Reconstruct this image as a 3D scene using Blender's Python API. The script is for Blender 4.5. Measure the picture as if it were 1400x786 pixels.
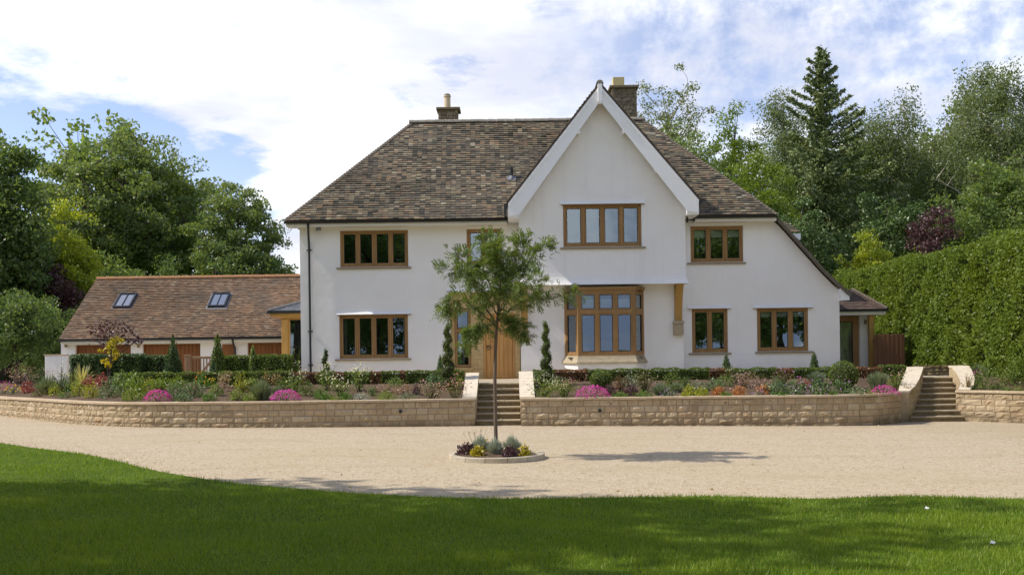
import bpy, math, random
import numpy as np
from mathutils import Vector, Matrix
R = math.radians
for _o in list(bpy.data.objects): bpy.data.objects.remove(_o)
SC = bpy.context.scene
COL = SC.collection

# ---------------------------------------------------------------- camera, sky, sun, exposure
F, PX0, PY0, ZC, TH = 1361.0, 700.0, 478.0, 2.03, 0.0131
cam_d = bpy.data.cameras.new('camera'); cam = bpy.data.objects.new('camera', cam_d); COL.objects.link(cam)
cam_d.sensor_fit = 'HORIZONTAL'; cam_d.sensor_width = 36.0; cam_d.lens = 35.0
cam_d.shift_y = 85.0/1400.0
cam_d.clip_start = 0.1; cam_d.clip_end = 3000
cam.location = (0, 0, ZC)
cam.rotation_euler = (Matrix.Rotation(math.atan(TH), 4, 'Y') @ Matrix.Rotation(R(90), 4, 'X')).to_euler()
SC.camera = cam
SUN_EL, SUN_AZ = 46.0, 3.0        # sun stands due left; SUN_AZ degrees of it towards the camera side
SC.view_settings.view_transform = 'Standard'
try: SC.view_settings.look = 'None'
except Exception: pass
SC.view_settings.gamma = 1.0; SC.view_settings.use_curve_mapping = False
SC.view_settings.exposure = 0.42
SC.cycles.use_denoising = True
SC.cycles.max_bounces = 10; SC.cycles.diffuse_bounces = 5; SC.cycles.transmission_bounces = 5; SC.cycles.transparent_max_bounces = 12
SC.cycles.glossy_bounces = 3; SC.cycles.sample_clamp_indirect = 6.0
sun_d = bpy.data.lights.new('sun', 'SUN'); sun = bpy.data.objects.new('sun', sun_d); COL.objects.link(sun)
sun_d.energy = 3.6; sun_d.angle = R(0.53); sun_d.color = (1.0, 0.93, 0.82)
ce = math.cos(R(SUN_EL))
sdir = Vector((-ce*math.cos(R(SUN_AZ)), -ce*math.sin(R(SUN_AZ)), math.sin(R(SUN_EL))))   # towards the sun
sun.rotation_euler = (-sdir).to_track_quat('-Z', 'Y').to_euler()

W = bpy.data.worlds.new('World'); SC.world = W; W.use_nodes = True
nt = W.node_tree; nt.nodes.clear()
def N(t, typ, **kw):
    n = t.nodes.new(typ)
    for k, v in kw.items():
        if k.startswith('i_'): n.inputs[int(k[2:])].default_value = v
        else: setattr(n, k, v)
    return n
def math_(t, op, a, b=None, c=None, clamp=False):
    n = t.nodes.new('ShaderNodeMath'); n.operation = op; n.use_clamp = clamp
    for i, v in enumerate((a, b, c)):
        if v is None: continue
        if isinstance(v, (int, float)): n.inputs[i].default_value = v
        else: t.links.new(v, n.inputs[i])
    return n.outputs[0]
def mapr(t, v, a, b, c=0.0, d=1.0, smooth=True):
    n = t.nodes.new('ShaderNodeMapRange'); n.interpolation_type = 'SMOOTHSTEP' if smooth else 'LINEAR'
    t.links.new(v, n.inputs[0])
    for i, x in enumerate((a, b, c, d)): n.inputs[1+i].default_value = x
    return n.outputs[0]
def mixc(t, f, a, b, blend='MIX'):
    n = t.nodes.new('ShaderNodeMixRGB'); n.blend_type = blend
    for i, v in enumerate((f, a, b)):
        if isinstance(v, (int, float)): n.inputs[i].default_value = v
        elif isinstance(v, tuple): n.inputs[i].default_value = (*v[:3], 1)
        else: t.links.new(v, n.inputs[i])
    return n.outputs[0]
def build_sky():
    t = nt; L = t.links.new
    sky = N(t, 'ShaderNodeTexSky'); sky.sky_type = 'NISHITA'; sky.sun_disc = False
    sky.sun_elevation = R(SUN_EL); sky.sun_rotation = math.atan2(sdir.x, sdir.y)
    sky.air_density = 1.0; sky.dust_density = 0.3; sky.ozone_density = 1.5
    tc = N(t, 'ShaderNodeTexCoord')
    nrm = N(t, 'ShaderNodeVectorMath', operation='NORMALIZE'); L(tc.outputs['Generated'], nrm.inputs[0])
    d = nrm.outputs[0]
    sx = N(t, 'ShaderNodeSeparateXYZ'); L(d, sx.inputs[0])
    zc = math_(t, 'MAXIMUM', math_(t, 'ADD', sx.outputs[2], 0.16), 0.06)
    inv = math_(t, 'DIVIDE', 1.0, zc)
    pl = N(t, 'ShaderNodeVectorMath', operation='SCALE'); L(d, pl.inputs[0]); L(inv, pl.inputs['Scale'])
    def noise(vec, scale, det, rough=.55, dist=0.0, off=(0, 0, 0)):
        m = N(t, 'ShaderNodeMapping'); L(vec, m.inputs[0]); m.inputs['Location'].default_value = off
        n = N(t, 'ShaderNodeTexNoise'); L(m.outputs[0], n.inputs['Vector'])
        n.inputs['Scale'].default_value = scale; n.inputs['Detail'].default_value = det
        n.inputs['Roughness'].default_value = rough; n.inputs['Distortion'].default_value = dist
        return n.outputs[0]
    big = noise(pl.outputs[0], 0.9, 9, .58, 0.25, (3.1, 1.7, 0.0))
    fine = noise(pl.outputs[0], 5.0, 7, .6, 0.15, (0.3, 5.2, 0.0))
    def blob(c, r0, r1, wob=0.12):
        v = Vector(c).normalized()
        s = N(t, 'ShaderNodeVectorMath', operation='DISTANCE'); L(d, s.inputs[0]); s.inputs[1].default_value = v
        dist = math_(t, 'ADD', s.outputs['Value'], math_(t, 'MULTIPLY', math_(t, 'SUBTRACT', big, .5), wob*2))
        dist = math_(t, 'ADD', dist, math_(t, 'MULTIPLY', math_(t, 'SUBTRACT', fine, .5), wob*1.1))
        return mapr(t, dist, r0, r1, 1.0, 0.0)
    # the wide white bank north of the house, its blue gap low in the west and the thin mottled cloud in the east
    back = mapr(t, sx.outputs[1], -.15, .25)                       # broken cloud over the open south, the bank to the north
    broken = mapr(t, big, .50, .64)
    cov = math_(t, 'ADD', mixc(t, back, broken, mapr(t, big, .36, .60)), math_(t, 'MULTIPLY', blob((-.08, 1, .26), .40, .70), 0.95))
    cov = math_(t, 'MINIMUM', cov, 1.0)
    gap = math_(t, 'MAXIMUM', blob((-.50, 1, .205), .05, .10, .10), blob((-.405, 1, .190), .045, .09, .10))
    gap = math_(t, 'MAXIMUM', gap, blob((-.315, 1, .158), .035, .07, .10))
    gap = math_(t, 'MAXIMUM', gap, blob((-.27, 1, .10), .03, .07, .10))
    cov = math_(t, 'SUBTRACT', cov, math_(t, 'MULTIPLY', gap, 1.25))
    mott = noise(d, 22.0, 6, .62, .15, (1.3, 4.2, 2.0))
    thin = math_(t, 'MULTIPLY', blob((.44, 1, .31), .22, .46, .10), mapr(t, math_(t, 'ADD', math_(t, 'MULTIPLY', mott, .65), math_(t, 'MULTIPLY', fine, .35)), .36, .64, .88, .05))
    cov = math_(t, 'SUBTRACT', cov, thin)
    holes = math_(t, 'MULTIPLY', blob((-.06, 1, .35), .06, .22, .08), mapr(t, fine, .52, .70, 0.0, .85))
    cov = math_(t, 'SUBTRACT', cov, holes)
    south = math_(t, 'MULTIPLY', math_(t, 'SUBTRACT', 1.0, back), mapr(t, sx.outputs[2], .10, .32, 1.0, 0.0))
    cov = math_(t, 'ADD', cov, math_(t, 'MULTIPLY', south, .9))
    cov = math_(t, 'MINIMUM', math_(t, 'MAXIMUM', cov, 0.0), 0.98)
    shade = noise(pl.outputs[0], 1.7, 6, .5, .2, (8.2, 2.2, 1.0))
    cc = mixc(t, mapr(t, shade, .42, .66), (.95, .955, .97), (.62, .645, .74))
    # slate blue rain bank low in the south, with paler heads
    bank = noise(d, 7.0, 6, .55, .3, (2.2, 0.4, 1.1))
    cc = mixc(t, south, cc, mixc(t, mapr(t, bank, .46, .62), (.33, .40, .54), (.98, 1.0, 1.0)))
    bg1 = N(t, 'ShaderNodeBackground'); bg1.inputs[1].default_value = 0.135
    tint = mixc(t, 1.0, sky.outputs[0], (1.12, .98, 1.06), 'MULTIPLY'); L(tint, bg1.inputs[0])
    bg2 = N(t, 'ShaderNodeBackground'); L(cc, bg2.inputs[0]); bg2.inputs[1].default_value = 1.0
    mx = N(t, 'ShaderNodeMixShader'); L(cov, mx.inputs[0]); L(bg1.outputs[0], mx.inputs[1]); L(bg2.outputs[0], mx.inputs[2])
    out = N(t, 'ShaderNodeOutputWorld'); L(mx.outputs[0], out.inputs[0])
build_sky()

# ---------------------------------------------------------------- helpers
def X_(px, py, d): return ((px-PX0) - TH*(py-PY0))/F*d
def Z_(px, py, d): return ZC - ((py-PY0) + TH*(px-PX0))/F*d
def rect(x0, y0, x1, y1, d):
    cx, cy = (x0+x1)/2, (y0+y1)/2
    return X_(x0, cy, d), X_(x1, cy, d), Z_(cx, y1, d), Z_(cx, y0, d)      # xmin, xmax, zmin, zmax

OFF = {}
def empty(name, loc=(0, 0, 0)):
    o = bpy.data.objects.new(name, None); COL.objects.link(o); o.location = loc; o.empty_display_size = .2
    OFF[o.name] = Vector(loc); return o
def tag(o, label=None, cat=None, group=None, kind=None):
    if label: o['label'] = label
    if cat: o['category'] = cat
    if group: o['group'] = group
    if kind: o['kind'] = kind
    return o
def thing(name, label, cat, loc=(0, 0, 0), group=None):
    return tag(empty(name, loc), label, cat, group)
def link_obj(name, me, parent, mats, smooth=False):
    o = bpy.data.objects.new(name, me); COL.objects.link(o)
    for m in (mats if isinstance(mats, (list, tuple)) else [mats]): me.materials.append(m)
    if parent is not None:
        o.parent = parent; OFF[o.name] = OFF[parent.name]
    else: OFF[o.name] = Vector((0, 0, 0))
    if smooth: me.polygons.foreach_set('use_smooth', np.ones(len(me.polygons), dtype=bool))
    return o
def quads(name, V, mat, parent=None, world=False, tri=False, uv=None):
    """V: (4n,3) float array, each four verts a quad of their own (three with tri)."""
    V = np.asarray(V, dtype=np.float32)
    if world and parent is not None: V = V - np.array(OFF[parent.name], dtype=np.float32)
    k = 3 if tri else 4
    n = len(V)//k
    me = bpy.data.meshes.new(name)
    me.vertices.add(n*k); me.vertices.foreach_set('co', V.ravel())
    me.loops.add(n*k); me.loops.foreach_set('vertex_index', np.arange(n*k, dtype=np.int32))
    me.polygons.add(n); me.polygons.foreach_set('loop_start', np.arange(0, n*k, k, dtype=np.int32))
    me.update(calc_edges=True)
    return link_obj(name, me, parent, mat)

class MB:
    def __init__(s): s.v, s.f, s.m = [], [], []
    def add(s, vs, fs, mi=0):
        b = len(s.v); s.v += [tuple(p) for p in vs]; s.f += [tuple(i+b for i in f) for f in fs]; s.m += [mi]*len(fs); return s
    def poly(s, *p, mi=0): return s.add(p, [tuple(range(len(p)))], mi)
    def box(s, x0, x1, y0, y1, z0, z1, mi=0):
        v = [(x, y, z) for z in (z0, z1) for y in (y0, y1) for x in (x0, x1)]
        return s.add(v, [(0, 2, 3, 1), (4, 5, 7, 6), (0, 1, 5, 4), (2, 6, 7, 3), (0, 4, 6, 2), (1, 3, 7, 5)], mi)
    def cbox(s, x0, x1, y0, y1, z0, z1, c=.01, mi=0):
        """box with the corners of its front (low y) and top softened"""
        c = min(c, (x1-x0)*.4, (y1-y0)*.4, (z1-z0)*.4)
        v = []
        for (ix, iy, iz) in [(i, j, k) for k in (0, 1) for j in (0, 1) for i in (0, 1)]:
            X, Y, Zz = (x0, x1)[ix], (y0, y1)[iy], (z0, z1)[iz]
            sx, sy, sz = (1-2*ix)*c, (1-2*iy)*c, (1-2*iz)*c
            v += [(X, Y+sy, Zz+sz), (X+sx, Y, Zz+sz), (X+sx, Y+sy, Zz)]
        def q(i, k): return 3*i+k
        f = [(q(0,0),q(4,0),q(6,0),q(2,0)), (q(1,0),q(3,0),q(7,0),q(5,0)), (q(0,1),q(1,1),q(5,1),q(4,1)), (q(2,1),q(6,1),q(7,1),q(3,1)),
             (q(0,2),q(2,2),q(3,2),q(1,2)), (q(4,2),q(5,2),q(7,2),q(6,2))]
        for a, b, k0, k1 in ((0,1,1,2),(2,3,1,2),(4,5,1,2),(6,7,1,2)): f.append((q(a,k0),q(a,k1),q(b,k1),q(b,k0)))
        for a, b, k0, k1 in ((0,2,0,2),(1,3,0,2),(4,6,0,2),(5,7,0,2)): f.append((q(a,k0),q(a,k1),q(b,k1),q(b,k0)))
        for a, b, k0, k1 in ((0,4,0,1),(1,5,0,1),(2,6,0,1),(3,7,0,1)): f.append((q(a,k0),q(a,k1),q(b,k1),q(b,k0)))
        for i in range(8): f.append((q(i,0),q(i,1),q(i,2)))
        return s.add(v, f, mi)
    def obox(s, c, ax, ay, az, mi=0):
        """oriented box: centre and three half-axis vectors"""
        c, ax, ay, az = map(Vector, (c, ax, ay, az))
        v = [c+i*ax+j*ay+k*az for k in (-1, 1) for j in (-1, 1) for i in (-1, 1)]
        return s.add(v, [(0, 2, 3, 1), (4, 5, 7, 6), (0, 1, 5, 4), (2, 6, 7, 3), (0, 4, 6, 2), (1, 3, 7, 5)], mi)
    def tube(s, pts, rad, n=8, cap=True, mi=0):
        pts = [Vector(p) for p in pts]
        if not isinstance(rad, (list, tuple)): rad = [rad]*len(pts)
        rings = []; up = None
        for i, p in enumerate(pts):
            d = (pts[min(i+1, len(pts)-1)]-pts[max(i-1, 0)])
            if d.length < 1e-9: d = Vector((0, 0, 1))
            d.normalize()
            if up is None: up = Vector((1, 0, 0)) if abs(d.x) < .8 else Vector((0, 1, 0))
            a = d.cross(up).normalized(); b = d.cross(a).normalized(); up = -b if False else a.cross(d)
            rings.append([p+float(rad[i])*(math.cos(2*math.pi*k/n)*a+math.sin(2*math.pi*k/n)*b) for k in range(n)])
        v = [q for r in rings for q in r]; f = []
        for i in range(len(pts)-1):
            for k in range(n):
                f.append((i*n+k, i*n+(k+1) % n, (i+1)*n+(k+1) % n, (i+1)*n+k))
        if cap: f += [tuple(range(n-1, -1, -1)), tuple(range((len(pts)-1)*n, len(pts)*n))]
        return s.add(v, f, mi)
    def prism(s, pts, dvec, mi=0):
        """polygon pts (3d) extruded by dvec"""
        pts = [Vector(p) for p in pts]; d = Vector(dvec); n = len(pts)
        v = pts+[p+d for p in pts]
        f = [tuple(range(n)), tuple(range(2*n-1, n-1, -1))]+[(i, i+n, (i+1) % n+n, (i+1) % n) for i in range(n)]
        return s.add(v, f, mi)
    def build(s, name, mat, parent=None, smooth=False, local=False):
        off = Vector((0, 0, 0)) if (parent is None or local) else OFF[parent.name]
        me = bpy.data.meshes.new(name)
        me.from_pydata([(p[0]-off.x, p[1]-off.y, p[2]-off.z) for p in s.v], [], s.f)
        o = link_obj(name, me, parent, mat, smooth)
        if isinstance(mat, (list, tuple)): me.polygons.foreach_set('material_index', np.array(s.m, dtype=np.int32))
        me.update(); return o
def fix_normals(o):
    import bmesh
    b = bmesh.new(); b.from_mesh(o.data); bmesh.ops.recalc_face_normals(b, faces=b.faces); b.to_mesh(o.data); b.free(); return o
# ---------------------------------------------------------------- materials
MAT = {}
def mat(name):
    m = bpy.data.materials.new(name); m.use_nodes = True; t = m.node_tree; t.nodes.clear(); MAT[name] = m
    out = N(t, 'ShaderNodeOutputMaterial'); return m, t, out
def tnoise(t, scale, det=4, rough=.55, vec=None, dist=0.0):
    n = N(t, 'ShaderNodeTexNoise'); n.inputs['Scale'].default_value = scale; n.inputs['Detail'].default_value = det
    n.inputs['Roughness'].default_value = rough; n.inputs['Distortion'].default_value = dist
    if vec is None:
        g = N(t, 'ShaderNodeNewGeometry'); vec = g.outputs['Position']
    t.links.new(vec, n.inputs['Vector']); return n.outputs[0]
def scaled(t, s):
    g = N(t, 'ShaderNodeNewGeometry'); m = N(t, 'ShaderNodeMapping'); m.inputs['Scale'].default_value = s
    t.links.new(g.outputs['Position'], m.inputs[0]); return m.outputs[0]
def island(t):
    g = N(t, 'ShaderNodeNewGeometry'); return g.outputs['Random Per Island']
def ramp(t, fac, stops):
    n = N(t, 'ShaderNodeValToRGB'); e = n.color_ramp.elements
    while len(e) < len(stops): e.new(.5)
    for i, (p, c) in enumerate(stops): e[i].position = p; e[i].color = (*c, 1)
    t.links.new(fac, n.inputs[0]); return n.outputs[0]
def bump(t, h, strength=.3, dist=.02):
    b = N(t, 'ShaderNodeBump'); b.inputs['Strength'].default_value = strength; b.inputs['Distance'].default_value = dist
    t.links.new(h, b.inputs['Height']); return b.outputs[0]
def princ(t, out, col, rough=.7, nrm=None, spec=.5, metal=0.0):
    p = N(t, 'ShaderNodeBsdfPrincipled')
    if isinstance(col, tuple): p.inputs['Base Color'].default_value = (*col, 1)
    else: t.links.new(col, p.inputs['Base Color'])
    if isinstance(rough, (int, float)): p.inputs['Roughness'].default_value = rough
    else: t.links.new(rough, p.inputs['Roughness'])
    p.inputs['Specular IOR Level'].default_value = spec; p.inputs['Metallic'].default_value = metal
    if nrm is not None: t.links.new(nrm, p.inputs['Normal'])
    t.links.new(p.outputs[0], out.inputs[0]); return p
def simple(name, col, rough=.6, var=.12, scale=6.0, spec=.4, bmp=0.0, bscale=40.0):
    m, t, out = mat(name)
    a = tuple(c*(1-var) for c in col); b = tuple(min(1, c*(1+var)) for c in col)
    c = mixc(t, tnoise(t, scale, 5), a, b)
    princ(t, out, c, rough, bump(t, tnoise(t, bscale, 4), bmp, .01) if bmp else None, spec); return m
def render_mat(name, base):
    m, t, out = mat(name)
    n1 = tnoise(t, .55, 5); n2 = tnoise(t, 3.0, 6)
    c = mixc(t, mapr(t, n1, .3, .7), base, tuple(x*y for x, y in zip(base, (.935, .93, .915))))
    streak = tnoise(t, 1.0, 4, .6, scaled(t, (3.5, 3.5, .25)))
    c = mixc(t, mapr(t, streak, .54, .76, 0, .45), c, tuple(x*.85 for x in base))
    g = N(t, 'ShaderNodeNewGeometry'); sz = N(t, 'ShaderNodeSeparateXYZ'); t.links.new(g.outputs['Position'], sz.inputs[0])
    splash = math_(t, 'MULTIPLY', mapr(t, sz.outputs[2], 1.05, 1.75, 1, 0), mapr(t, n2, .35, .7, .1, .5))
    c = mixc(t, splash, c, (.60, .52, .42))
    h = math_(t, 'ADD', math_(t, 'MULTIPLY', tnoise(t, 2.2, 3), .7), math_(t, 'MULTIPLY', tnoise(t, 26, 5, .6), .16))
    princ(t, out, c, .85, bump(t, h, .55, .045), .25); return m
render_mat('render_white', (.885, .86, .825))
simple('paint_white', (.89, .885, .875), .40, .03, 3, .4)
simple('paint_cream', (.76, .72, .63), .5, .04, 3, .3)
def wood(name, c1, c2, vert=True, rough=.55):
    m, t, out = mat(name)
    v = scaled(t, (26, 26, 1.3) if vert else (1.3, 26, 26))
    n = tnoise(t, 1.0, 6, .6, v, .6); n2 = tnoise(t, 1.3, 3)
    isl = island(t)
    c = mixc(t, mapr(t, n, .3, .7), c1, c2)
    c = mixc(t, math_(t, 'MULTIPLY', isl, .35), c, tuple(x*.62 for x in c1))
    c = mixc(t, mapr(t, n2, .45, .75, 0, .3), c, tuple(x*.7 for x in c1))
    princ(t, out, c, rough, bump(t, n, .25, .004), .35); return m
wood('oak_frame', (.29, .158, .055), (.41, .238, .09))
wood('oak_frame_level', (.29, .158, .055), (.41, .238, .09), False)
wood('oak_door', (.52, .27, .082), (.66, .37, .125))
wood('oak_post', (.42, .235, .06), (.52, .31, .09))
wood('garage_wood', (.20, .072, .018), (.29, .115, .032))
wood('fence_wood', (.15, .068, .034), (.22, .105, .055))
wood('gate_wood', (.32, .19, .10), (.44, .28, .16))
simple('black_metal', (.018, .02, .022), .35, .2, 8, .5)
simple('gasket_black', (.012, .012, .013), .5, .1, 8, .3)
simple('lead', (.20, .21, .23), .5, .2, 9, .5)
simple('pot_clay', (.62, .50, .33), .8, .12, 9, .2, .2)
simple('flue_clay', (.56, .47, .24), .8, .12, 9, .2, .2)
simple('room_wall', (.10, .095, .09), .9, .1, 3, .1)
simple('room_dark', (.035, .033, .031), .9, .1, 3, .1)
simple('blind_cloth', (.66, .66, .62), .8, .05, 12, .2)
simple('curtain_cloth', (.50, .49, .45), .85, .1, 6, .2)
simple('gold_lamp', (.25, .17, .07), .35, .1, 6, .6)
def tiles(name, stops, rough=.85):
    m, t, out = mat(name)
    c = ramp(t, island(t), stops)
    n = tnoise(t, 0.55, 5, .6); n2 = tnoise(t, 22, 4)
    c = mixc(t, mapr(t, n, .42, .70, 0, .55), c, (.10, .094, .078))          # old soot and weathering
    lich = tnoise(t, 5.5, 6, .7)
    c = mixc(t, mapr(t, lich, .60, .72, 0, .55), c, (.29, .28, .20))         # lichen
    c = mixc(t, math_(t, 'MULTIPLY', n2, .45), c, (.05, .042, .036))
    princ(t, out, c, rough, bump(t, n2, .35, .006), .2); return m
tiles('tile_main', [(0, (0.067, 0.064, 0.053)), (0.25, (0.14, 0.124, 0.095)), (0.45, (0.232, 0.198, 0.142)), (0.58, (0.275, 0.196, 0.125)), (0.7, (0.195, 0.167, 0.128)), (0.82, (0.329, 0.291, 0.191)), (0.93, (0.329, 0.217, 0.133)), (1, (0.439, 0.409, 0.296))])
tiles('tile_garage', [(0, (.15, .095, .062)), (.3, (.225, .145, .088)), (.55, (.28, .17, .10)), (.75, (.18, .125, .088)), (.9, (.33, .205, .12)), (1, (.32, .25, .17))])
tiles('tile_porch', [(0, (.085, .058, .048)), (.5, (.13, .088, .07)), (1, (.18, .12, .09))])
simple('ridge_tile', (.27, .245, .20), .9, .3, 7, .2, .4)
simple('ridge_garage', (.38, .20, .10), .9, .3, 7, .2, .4)
simple('hip_tile', (.16, .135, .105), .9, .4, 5, .2, .4)
def slate_mat():
    m, t, out = mat('slate')
    c = ramp(t, island(t), [(0, (.045, .05, .062)), (.6, (.07, .076, .092)), (1, (.10, .108, .125))])
    princ(t, out, c, .5, bump(t, tnoise(t, 30, 4), .2, .004), .5)
slate_mat()
def stone(name, stops, bs=.6, dirt=True, rough=.9, dcol=(.16, .12, .075)):
    m, t, out = mat(name)
    c = ramp(t, island(t), stops)
    n = tnoise(t, 7, 6, .65); n2 = tnoise(t, 32, 5, .65)
    c = mixc(t, mapr(t, n, .35, .72, 0, .45), c, tuple(x*.62 for x in stops[0][1]))
    c = mixc(t, mapr(t, n2, .5, .75, 0, .35), c, (.60, .50, .36))
    if dirt:
        g = N(t, 'ShaderNodeNewGeometry'); s = N(t, 'ShaderNodeSeparateXYZ'); t.links.new(g.outputs['Position'], s.inputs[0])
        lo = math_(t, 'MULTIPLY', mapr(t, s.outputs[2], -.05, .30, 1, 0), mapr(t, tnoise(t, 2.6, 4), .3, .62, .15, .85))
        c = mixc(t, lo, c, dcol)
        c = mixc(t, mapr(t, tnoise(t, 1.1, 5, .6), .55, .72, 0, .5), c, (.27, .215, .14))
    c = mixc(t, mapr(t, tnoise(t, 4.3, 6, .7), .60, .74, 0, .45), c, (.13, .125, .055))
    h = math_(t, 'ADD', math_(t, 'MULTIPLY', n, .7), math_(t, 'MULTIPLY', n2, .35))
    princ(t, out, c, rough, bump(t, h, bs, .03), .2); return m
SAND = [(0, (.39, .295, .175)), (.3, (.50, .395, .25)), (.55, (.44, .345, .215)), (.75, (.57, .47, .32)), (.9, (.48, .345, .21)), (1, (.55, .44, .29))]
stone('wall_stone', SAND)
stone('coping_stone', [(0, (.50, .38, .24)), (.5, (.58, .46, .31)), (1, (.52, .42, .29))], .3, False)
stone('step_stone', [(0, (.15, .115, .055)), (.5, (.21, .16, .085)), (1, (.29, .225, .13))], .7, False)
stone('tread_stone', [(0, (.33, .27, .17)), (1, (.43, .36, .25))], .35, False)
stone('pale_stone', [(0, (.66, .57, .43)), (.5, (.72, .63, .49)), (1, (.68, .59, .46))], .25, False)
stone('kerb_stone', [(0, (.44, .38, .28)), (.5, (.52, .46, .35)), (1, (.48, .43, .34))], .3, False)
stone('ashlar', [(0, (.52, .36, .16)), (.5, (.58, .42, .20)), (1, (.62, .45, .22))], .15, False)
stone('sill_stone', [(0, (.26, .20, .12)), (1, (.33, .26, .165))], .4, False)
stone('bay_stone', [(0, (.40, .33, .215)), (1, (.46, .385, .26))], .3, False)
stone('chimney_stone', [(0, (.17, .135, .085)), (.5, (.24, .19, .12)), (1, (.31, .25, .165))], .6, False)
simple('mortar', (.25, .195, .13), .95, .2, 6, .1, .4)
simple('chimney_mortar', (.16, .135, .10), .95, .2, 6, .1, .4)
def glass_mat():
    m, t, out = mat('window_glass')
    tr = N(t, 'ShaderNodeBsdfTransparent'); tr.inputs[0].default_value = (.80, .85, .83, 1)
    gl = N(t, 'ShaderNodeBsdfGlossy'); gl.inputs['Roughness'].default_value = 0.0; gl.inputs[0].default_value = (.74, .87, 1, 1)
    nn = bump(t, tnoise(t, .9, 2), .05, .02); t.links.new(nn, gl.inputs['Normal'])
    fr = N(t, 'ShaderNodeFresnel'); fr.inputs[0].default_value = 1.55
    f = math_(t, 'ADD', math_(t, 'MULTIPLY', fr.outputs[0], 2.2), .15, clamp=True)
    mx = N(t, 'ShaderNodeMixShader'); t.links.new(f, mx.inputs[0]); t.links.new(tr.outputs[0], mx.inputs[1]); t.links.new(gl.outputs[0], mx.inputs[2])
    t.links.new(mx.outputs[0], out.inputs[0])
glass_mat()
def gravel_mat():
    m, t, out = mat('gravel')
    v = N(t, 'ShaderNodeTexVoronoi'); v.inputs['Scale'].default_value = 55
    g = N(t, 'ShaderNodeNewGeometry'); t.links.new(g.outputs['Position'], v.inputs['Vector'])
    bw = N(t, 'ShaderNodeSeparateColor'); t.links.new(v.outputs['Color'], bw.inputs[0])
    c = ramp(t, bw.outputs[0], [(0, (.31, .23, .145)), (.2, (.41, .335, .225)), (.6, (.46, .385, .27)), (.85, (.53, .455, .34)), (1, (.64, .57, .46))])
    v2 = N(t, 'ShaderNodeTexVoronoi'); v2.inputs['Scale'].default_value = 16; t.links.new(g.outputs['Position'], v2.inputs['Vector'])
    s2 = N(t, 'ShaderNodeSeparateColor'); t.links.new(v2.outputs['Color'], s2.inputs[0])
    c = mixc(t, mapr(t, s2.outputs[1], .90, .96, 0, .55), c, (.25, .17, .10))
    big = tnoise(t, .35, 5, .6, scaled(t, (.5, 1.0, 1)))
    c = mixc(t, mapr(t, big, .35, .7, 0, .35), c, (.42, .335, .205))
    mid = tnoise(t, 3.0, 5, .7)
    c = mixc(t, mapr(t, mid, .40, .70, 0, .35), c, (.42, .32, .205))
    sy = N(t, 'ShaderNodeSeparateXYZ'); t.links.new(g.outputs['Position'], sy.inputs[0])
    wv = math_(t, 'ADD', sy.outputs[1], math_(t, 'MULTIPLY', tnoise(t, .18, 3), 5.0)); trk = math_(t, 'SINE', math_(t, 'MULTIPLY', wv, 3.6))
    c = mixc(t, math_(t, 'MULTIPLY', mapr(t, trk, .55, .95), mapr(t, tnoise(t, .5, 4), .35, .65, 0, .35)), c, (.37, .295, .185))
    h = math_(t, 'ADD', math_(t, 'MULTIPLY', v.outputs['Distance'], -.8), math_(t, 'MULTIPLY', mid, .6))
    princ(t, out, c, .9, bump(t, h, .40, .018), .2)
gravel_mat()
def soil_mat():
    m, t, out = mat('soil')
    n = tnoise(t, 14, 6, .7); n2 = tnoise(t, 60, 4)
    c = ramp(t, n, [(.2, (.085, .055, .035)), (.5, (.15, .105, .07)), (.8, (.22, .16, .11))])
    princ(t, out, c, .95, bump(t, math_(t, 'ADD', n, math_(t, 'MULTIPLY', n2, .4)), 1.0, .06), .1)
soil_mat()
def turf_mat():
    m, t, out = mat('turf')
    n = tnoise(t, 1.1, 5, .6); n2 = tnoise(t, 45, 4, .7)
    c = mixc(t, mapr(t, n, .3, .7), (.08, .135, .010), (.11, .175, .014))
    c = mixc(t, math_(t, 'MULTIPLY', n2, .6), c, (.03, .06, .008))
    princ(t, out, c, .9, bump(t, n2, .8, .03), .1)
turf_mat()
def leaf(name, cols, tl=.5, gloss=.45, nscale=.8):
    m, t, out = mat(name); L = t.links.new
    k = len(cols); c = ramp(t, island(t), [(i/(k-1) if k > 1 else 0, q) for i, q in enumerate(cols)])
    c2 = mixc(t, mapr(t, tnoise(t, nscale, 3), .35, .65, 0, .55), c, tuple(x*y for x, y in zip(cols[k//2], (1.25, 1.12, .8))))
    p = N(t, 'ShaderNodeBsdfPrincipled'); L(c2, p.inputs['Base Color']); p.inputs['Roughness'].default_value = .42
    p.inputs['Specular IOR Level'].default_value = gloss
    tr = N(t, 'ShaderNodeBsdfTranslucent'); L(mixc(t, 1.0, c2, (1.35, 1.30, .65), 'MULTIPLY'), tr.inputs[0])
    mx = N(t, 'ShaderNodeMixShader'); mx.inputs[0].default_value = tl
    L(p.outputs[0], mx.inputs[1]); L(tr.outputs[0], mx.inputs[2]); L(mx.outputs[0], out.inputs[0]); return m
leaf('leaf_mid', [(0.103, 0.178, 0.058), (0.164, 0.248, 0.073), (0.252, 0.308, 0.105)])
leaf('leaf_dark', [(0.068, 0.122, 0.049), (0.111, 0.179, 0.062), (0.17, 0.237, 0.074)])
leaf('leaf_oak', [(0.1, 0.166, 0.066), (0.156, 0.223, 0.082), (0.232, 0.28, 0.116)])
leaf('leaf_lime', [(0.217, 0.309, 0.03), (0.327, 0.398, 0.04), (0.435, 0.471, 0.056)], .45)
leaf('leaf_fresh', [(0.119, 0.188, 0.024), (0.158, 0.24, 0.029), (0.221, 0.292, 0.047)], .4)
leaf('leaf_birch', [(0.109, 0.16, 0.066), (0.151, 0.2, 0.09), (0.218, 0.26, 0.127)], .4)
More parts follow.
